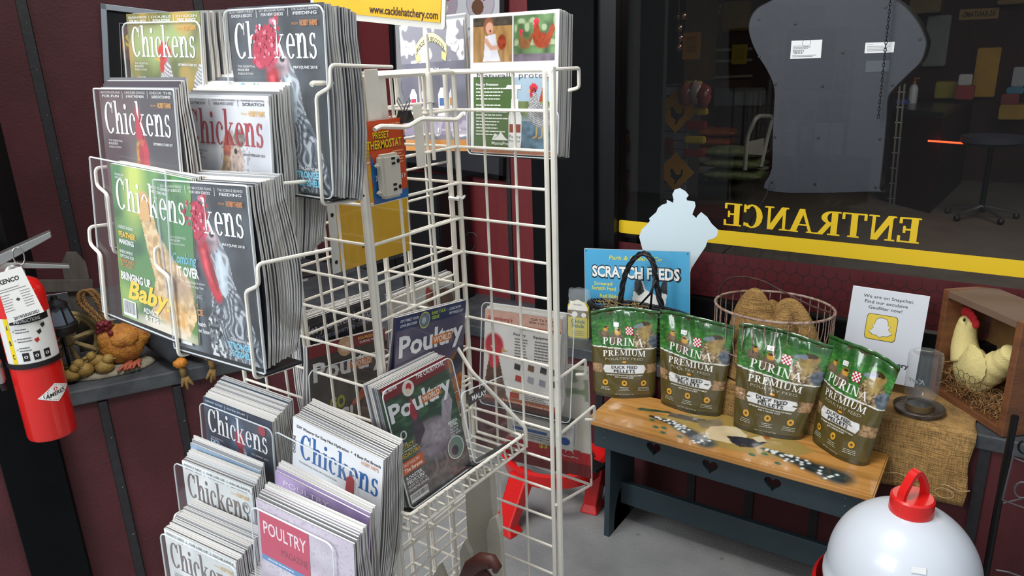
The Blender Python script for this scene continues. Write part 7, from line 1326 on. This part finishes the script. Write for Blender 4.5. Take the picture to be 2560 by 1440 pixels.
# jar feeder
jc = pZ(2296, 1025, ZL+.01); jx = thing('jar_feeder', 'clear mason jar feeder upside down on a rusty metal saucer', 'feeder', jc)
sr = (pZ(2362, 1030, ZL+.01)-pZ(2230, 1015, ZL+.01)).length/2; jh = pY(2316, 880, jc.y).z-jc.z; jr = sr*.66
MB().lathe([(0, 0), (sr*.92, 0), (sr, .012), (sr*.97, .014), (sr*.88, .004), (0, .004)], 40).build('saucer', mat('worn_zinc', '6a625c', .5, col2='4a3c34', nscale=30, metal=.4), jx, smooth=1)
MB().lathe([(jr*.74, .006), (jr*.74, .012), (jr*.78, .014), (jr*.78, .02), (jr*.74, .022), (jr*.74, .03), (jr*.78, .034), (jr*.95, .05), (jr, .07), (jr, jh-.012), (jr*.94, jh-.002), (jr*.8, jh), (jr*.6, jh-.004), (0, jh-.004)], 40).build('glass_jar', JARG, jx, smooth=1)
MB().lathe([(jr*.80, .006), (jr*.80, .024), (jr*.76, .024)], 36).build('screw_ring', mat('worn_brass_ring', '8a7452', .4, .6), jx, smooth=1)
tj = Vector((-jc.x, -jc.y, 0)); aj = math.atan2(tj.y, tj.x)+math.pi/2
A = Art(.08, .03); A.z = .0005; A.text('Kerr', .1, .3, .5, '8a9292', w=.6, shear=.3, bold=.02, rot=180 if False else 0, flip=True); o = A.build('embossed_lettering', jx, fn=lambda x, y, z: ((jr+.001)*math.sin((x-.05)/jr), -(jr+.001)*math.cos((x-.05)/jr), y+jh*.5)); o.rotation_euler.z = aj
MB().lathe([(0, 0), (jr*.55, 0), (jr*.7, .006), (jr*.7, .014), (0, .016)], 28, M=T(0, 0, .006)).build('zinc_disc', mat('dull_zinc_disc', '4c4c4a', .35, metal=.6), jx, smooth=1)
# nest box with cloth hen
bA, bB = pZ(2322, 968, ZL+.012), pZ(2505, 1092, ZL+.005); bA.z = bB.z = ZL+.003; exn = (bB-bA).normalized(); Mq = fr(bA, exn, (0, 0, 1)); wq = (bB-bA).length; nrm = Mq.col[2].xyz
hL = (Mq.inverted() @ pP(2338, 712, bA, nrm)).y; hq = hL; dp = .15
nb = thing('nest_box', 'brown wooden nest box with a cream cloth hen on straw behind chicken wire', 'box', Mq)
BW = mat('stained_brown_wood', '5e3a24', .5, col2='7a4c2e', nscale=8, bump=.2, stretch=(1, 6, 1)); th_ = .022
MB().box((0, 0, -dp), (th_, hq, 0)).build('side_board', BW, nb, bevel=.002); MB().box((wq-th_, 0, -dp), (wq, hq, 0)).build('side_board', BW, nb, bevel=.002); MB().box((th_, 0, -dp), (wq-th_, th_, 0)).build('bottom_board', BW, nb, bevel=.002)
MB().box((th_, hq-th_, -dp), (wq-th_, hq, 0)).build('top_board', mat('pale_dusty_wood', '6a5444', .7, noise=.1), nb, bevel=.002); MB().box((th_, th_, -dp), (wq-th_, hq-th_, -dp+.006)).build('back_board', mat('plywood_back', '6e4e2c', .7, col2='8a6638', nscale=9), nb)
sw_ = straw((wq/2, th_+.01, -dp/2), wq/2-.03, .005, .0, 10, 1); r = random.Random(6); m = MB()
for i in range(900):
    x_ = r.uniform(.03, wq-.03); z_ = r.uniform(-dp+.015, -.012); y_ = th_+r.random()*(.05+.04*math.exp(-((x_-.04)/.04)**2)); d = Vector((r.gauss(0, 1), r.gauss(0, .5), r.gauss(0, 1))).normalized()*.028
    pts_ = [Vector((min(wq-.024, max(.024, q_.x)), max(th_, q_.y), min(-.004, max(-dp+.008, q_.z)))) for q_ in (Vector((x_, y_, z_)), Vector((x_, y_+.006, z_))+d*.5, Vector((x_, y_, z_))+d)]; m.tube(pts_, .0009, 3, cap=False)
o = m.build('straw_bedding', mat('dry_straw', '9a7040', .8, noise=.3, nscale=60), nb); o['kind'] = 'stuff'
CL = mat('cream_corduroy_cloth', 'd8c886', .9, noise=.06, nscale=20, bump=.5, bscale=220)
nbi = Mq.inverted(); ctr = lambda px, py, z_=-.06: nbi @ pP(px, py, Mq @ Vector((0, 0, z_)), nrm)
hn = thing('cloth_hen', 'cream cloth hen with red comb sitting in the nest box', 'ornament', Mq @ Matrix.Translation(ctr(2440, 940)))
sh = -ctr(2440, 940); H_ = lambda px, py, z_=-.06: ctr(px, py, z_)+sh
bodyp = [H_(2400, 960), H_(2415, 930), H_(2440, 915), H_(2470, 915), H_(2500, 930), H_(2520, 945)]
pk = lambda a, b: (a-b).length
s0 = pk(H_(2400, 900), H_(2480, 900))
MB().ball(tuple(H_(2435, 925)), (s0*.58, s0*.52, .04), 28, 16, fn=lambda d: .06*math.sin(9*d.x+3*d.y)).build('body', CL, hn, smooth=2)
MB().tube(smoothpts([H_(2418, 900), H_(2412, 865), H_(2414, 830), H_(2420, 808), H_(2425, 796)], 4), [.045, .043, .041, .039, .037, .035, .033, .031, .03, .029, .028, .027, .0265, .026, .024, .02, .012], 18).build('neck_and_head', CL, hn, smooth=2)
MB().tube(smoothpts([H_(2465, 930), H_(2490, 915), H_(2515, 900), H_(2535, 880)], 5), [.045]*4+[.04]*4+[.034]*4+[.03]*3+[.02], 16).build('tail', CL, hn, smooth=2)
m = MB(); pts_ = [H_(2395, 905, -.02), H_(2430, 860, -.02), H_(2465, 900, -.02), H_(2460, 945, -.02), H_(2430, 958, -.02), H_(2390, 940, -.02)]; sp_ = smoothpts(pts_, 5, True); c_ = sum(sp_, Vector())/len(sp_)
vs = [c_+Vector((0, 0, .016))]+[c_.lerp(p_, .6)+Vector((0, 0, .012+.003*(i % 2))) for i, p_ in enumerate(sp_)]+[p_+Vector((0, 0, .004*(i % 2))) for i, p_ in enumerate(sp_)]; n = len(sp_)
m.add(vs, [(0, 1+i, 1+(i+1) % n) for i in range(n)]+[(1+i, 1+n+i, 1+n+(i+1) % n, 1+(i+1) % n) for i in range(n)]).build('wing', CL, hn, smooth=2)
cm = MB()
for i in range(7): a_ = i/6; q_ = H_(2404+36*a_, 782+28*a_**2-8*math.sin(math.pi*a_)); cm.ball(tuple(q_), (.012, .015, .009), 12, 8)
cm.build('comb', mat('red_felt', 'b81f28', .9), hn, smooth=2); MB().lathe([(.0, .02), (.007, 0)], 10, M=T(*H_(2403, 800)) @ RY(-90)).build('beak', mat('yellow_felt', 'd0a030', .8), hn); MB().ball(tuple(H_(2411, 800, -.03)), (.004, .006, .003), 10, 6).build('eye', BLKP, hn)
m = MB(); hr = .013; seen = set()
for i in range(-1, int(wq/(hr*1.732))+1):
    for j in range(0, 4):
        cx_ = th_+hr*1.2+(i+(j % 2)*.5)*hr*1.732; cy_ = th_+.025+j*hr*1.5
        for k in range(6):
            A_ = (round(cx_+hr*math.cos(math.radians(30+60*k)), 4), round(cy_+hr*math.sin(math.radians(30+60*k)), 4)); B_ = (round(cx_+hr*math.cos(math.radians(90+60*k)), 4), round(cy_+hr*math.sin(math.radians(90+60*k)), 4)); key = (min(A_, B_), max(A_, B_))
            if key in seen or min(A_[0], B_[0]) < th_ or max(A_[0], B_[0]) > wq-th_: continue
            seen.add(key); m.tube([(*A_, -.004), (*B_, -.004)], .0006, 4)
m.build('chicken_wire', mat('dull_netting', '5a5444', .5, .5), nb)
# ================================================================ waterer, wire stand
dc = Vector((.0, 0, 0)); c_px = pZ(2278, 1560, .0); wx, wy = -.073, 1.62
tc_ = pY(2278, 1270, wy); dome_top = tc_.z; wx = tc_.x
ed = (pY(2484, 1400, wy).x-pY(2056, 1385, wy).x)/2*.97
wt = thing('poultry_waterer', 'large white domed poultry waterer with red cap handle and red base', 'waterer', Vector((wx, wy, 0)))
FR = mat('frosted_white_plastic', 'c6ccd4', .32, coat=.2, noise=.02)
zE = dome_top-.17
prof_ = [(ed*.995, .10), (ed*1.0, zE-.05), (ed*1.02, zE-.03), (ed*1.02, zE-.018), (ed*.985, zE-.01)]+[(ed*.985*math.cos(t), zE+.17*math.sin(t)**.92) for t in [math.radians(3+4.6*k) for k in range(19)]]+[(0, dome_top)]
MB().lathe(prof_, 72).build('dome', FR, wt, smooth=2)
MB().lathe([(ed*.62, zE+.124), (ed*.63, zE+.127), (ed*.6, zE+.131)], 64).build('moulded_ring', FR, wt, smooth=2)
MB().lathe([(0, .0), (ed*.9, 0), (ed*1.02, .02), (ed*1.12, .09), (ed*1.15, zE-.06), (ed*1.1, zE-.05), (ed*1.06, .05), (0, .04)], 72).build('red_base', RP, wt, smooth=1)
MB().lathe([(0, dome_top+.032), (.04, dome_top+.032), (.044, dome_top+.028), (.045, dome_top-.006), (.0, dome_top-.006)], 36).build('cap', RP, wt, smooth=1)
hl = MB(); L_ = [(-.034, 0, dome_top+.03), (-.03, 0, dome_top+.05), (-.012, 0, dome_top+.082), (0, 0, dome_top+.09), (.012, 0, dome_top+.082), (.03, 0, dome_top+.05), (.034, 0, dome_top+.03)]
vs = []; fs = []; sp_ = smoothpts(L_, 4); n = len(sp_)
for i, p_ in enumerate(sp_):
    d = (sp_[min(i+1, n-1)]-sp_[max(i-1, 0)]).normalized(); nn = Vector((-d.z, 0, d.x)); 
    for a_, b_ in ((-.009, -.0045), (.009, -.0045), (.009, .0045), (-.009, .0045)): vs.append(p_+Vector((0, a_, 0))+nn*b_)
for i in range(n-1): fs += [(i*4+k, i*4+(k+1) % 4, i*4+4+(k+1) % 4, i*4+4+k) for k in range(4)]
MB().add(vs, fs).build('cap_handle', RP, wt, M=T(wx, wy, 0) @ RZ(55), smooth=1)
q0 = pY(2318, 1330, wy-.1); el = Vector((q0.x-wx, -.12, 0)); zz = .62
lb_ = MB().box((-.014, -.006, 0), (.014, .007, .001)).build('price_sticker', mat('white_label', 'd5d6d6'), wt); an_ = math.radians(36); rr0 = ed*.985*math.cos(an_); dirc = Vector((.28, -.96, 0)).normalized()
az = zE+.17*math.sin(an_)**.92
slope = math.degrees(math.atan2(.17*math.cos(an_), ed*math.sin(an_))); lb_.matrix_local = T(dirc.x*rr0, dirc.y*rr0, az+.0015) @ RZ(16) @ RX(90-slope if False else (math.degrees(math.atan2(ed*.985*math.sin(an_), .17*math.cos(an_)*1)) - 90)*-1 if False else 52)
lb_.matrix_local = Matrix.Translation((dirc.x*rr0, dirc.y*rr0, az)) @ (dirc*(.17*math.cos(an_))+Vector((0, 0, ed*math.sin(an_)))).normalized().to_track_quat('Z', 'Y').to_matrix().to_4x4() @ T(0, 0, .0012)
# black wire plant stand at the right edge
WB = mat('black_scroll_wire', '0e0e10', .4, .3); GWr = mat('grey_twisted_wire', '5a565a', .5, .4)
Yw = 2.10; ws = thing('wire_plant_stand', 'black scrolled wire stand at the right edge beside the burlap', 'stand', Vector((pY(2490, 1440, Yw).x, Yw, 0))); wi_ = ws.matrix_world.inverted()
for a, b in (((2545, 880), (2440, 1500)), ): MB().tube([wi_ @ pY(2538, 1040, Yw), wi_ @ pY(2510, 1180, Yw), wi_ @ pY(2474, 1380, Yw), wi_ @ Vector((pY(2465, 1440, Yw).x, Yw, 0))], .009, 8).build('upright', WB, ws)
MB().tube([wi_ @ pY(2534, 1135, Yw-.02), wi_ @ pY(2506, 1250, Yw-.02), wi_ @ pY(2575, 1275, Yw-.02)], .0025, 6).tube([wi_ @ pY(2535, 1145, Yw), wi_ @ pY(2575, 1160, Yw)], .0025, 6).tube([wi_ @ pY(2508, 1258, Yw), wi_ @ pY(2580, 1240, Yw)], .0022, 6).build('twisted_wire', GWr, ws)
for c_, r_ in (((2562, 1118), 16), ((2556, 1225), 20)): MB().tube([wi_ @ pY(c_[0]+r_*math.cos(t), c_[1]+r_*math.sin(t), Yw-.01) for t in [k*.45 for k in range(13)]], .0028, 6).build('scroll', WB if r_ < 18 else GWr, ws, smooth=2)
MB().tube([wi_ @ pY(2490, 1425, Yw), wi_ @ pY(2520, 1430, Yw), wi_ @ pY(2575, 1450, Yw)], .003, 6).build('lower_scroll', GWr, ws)
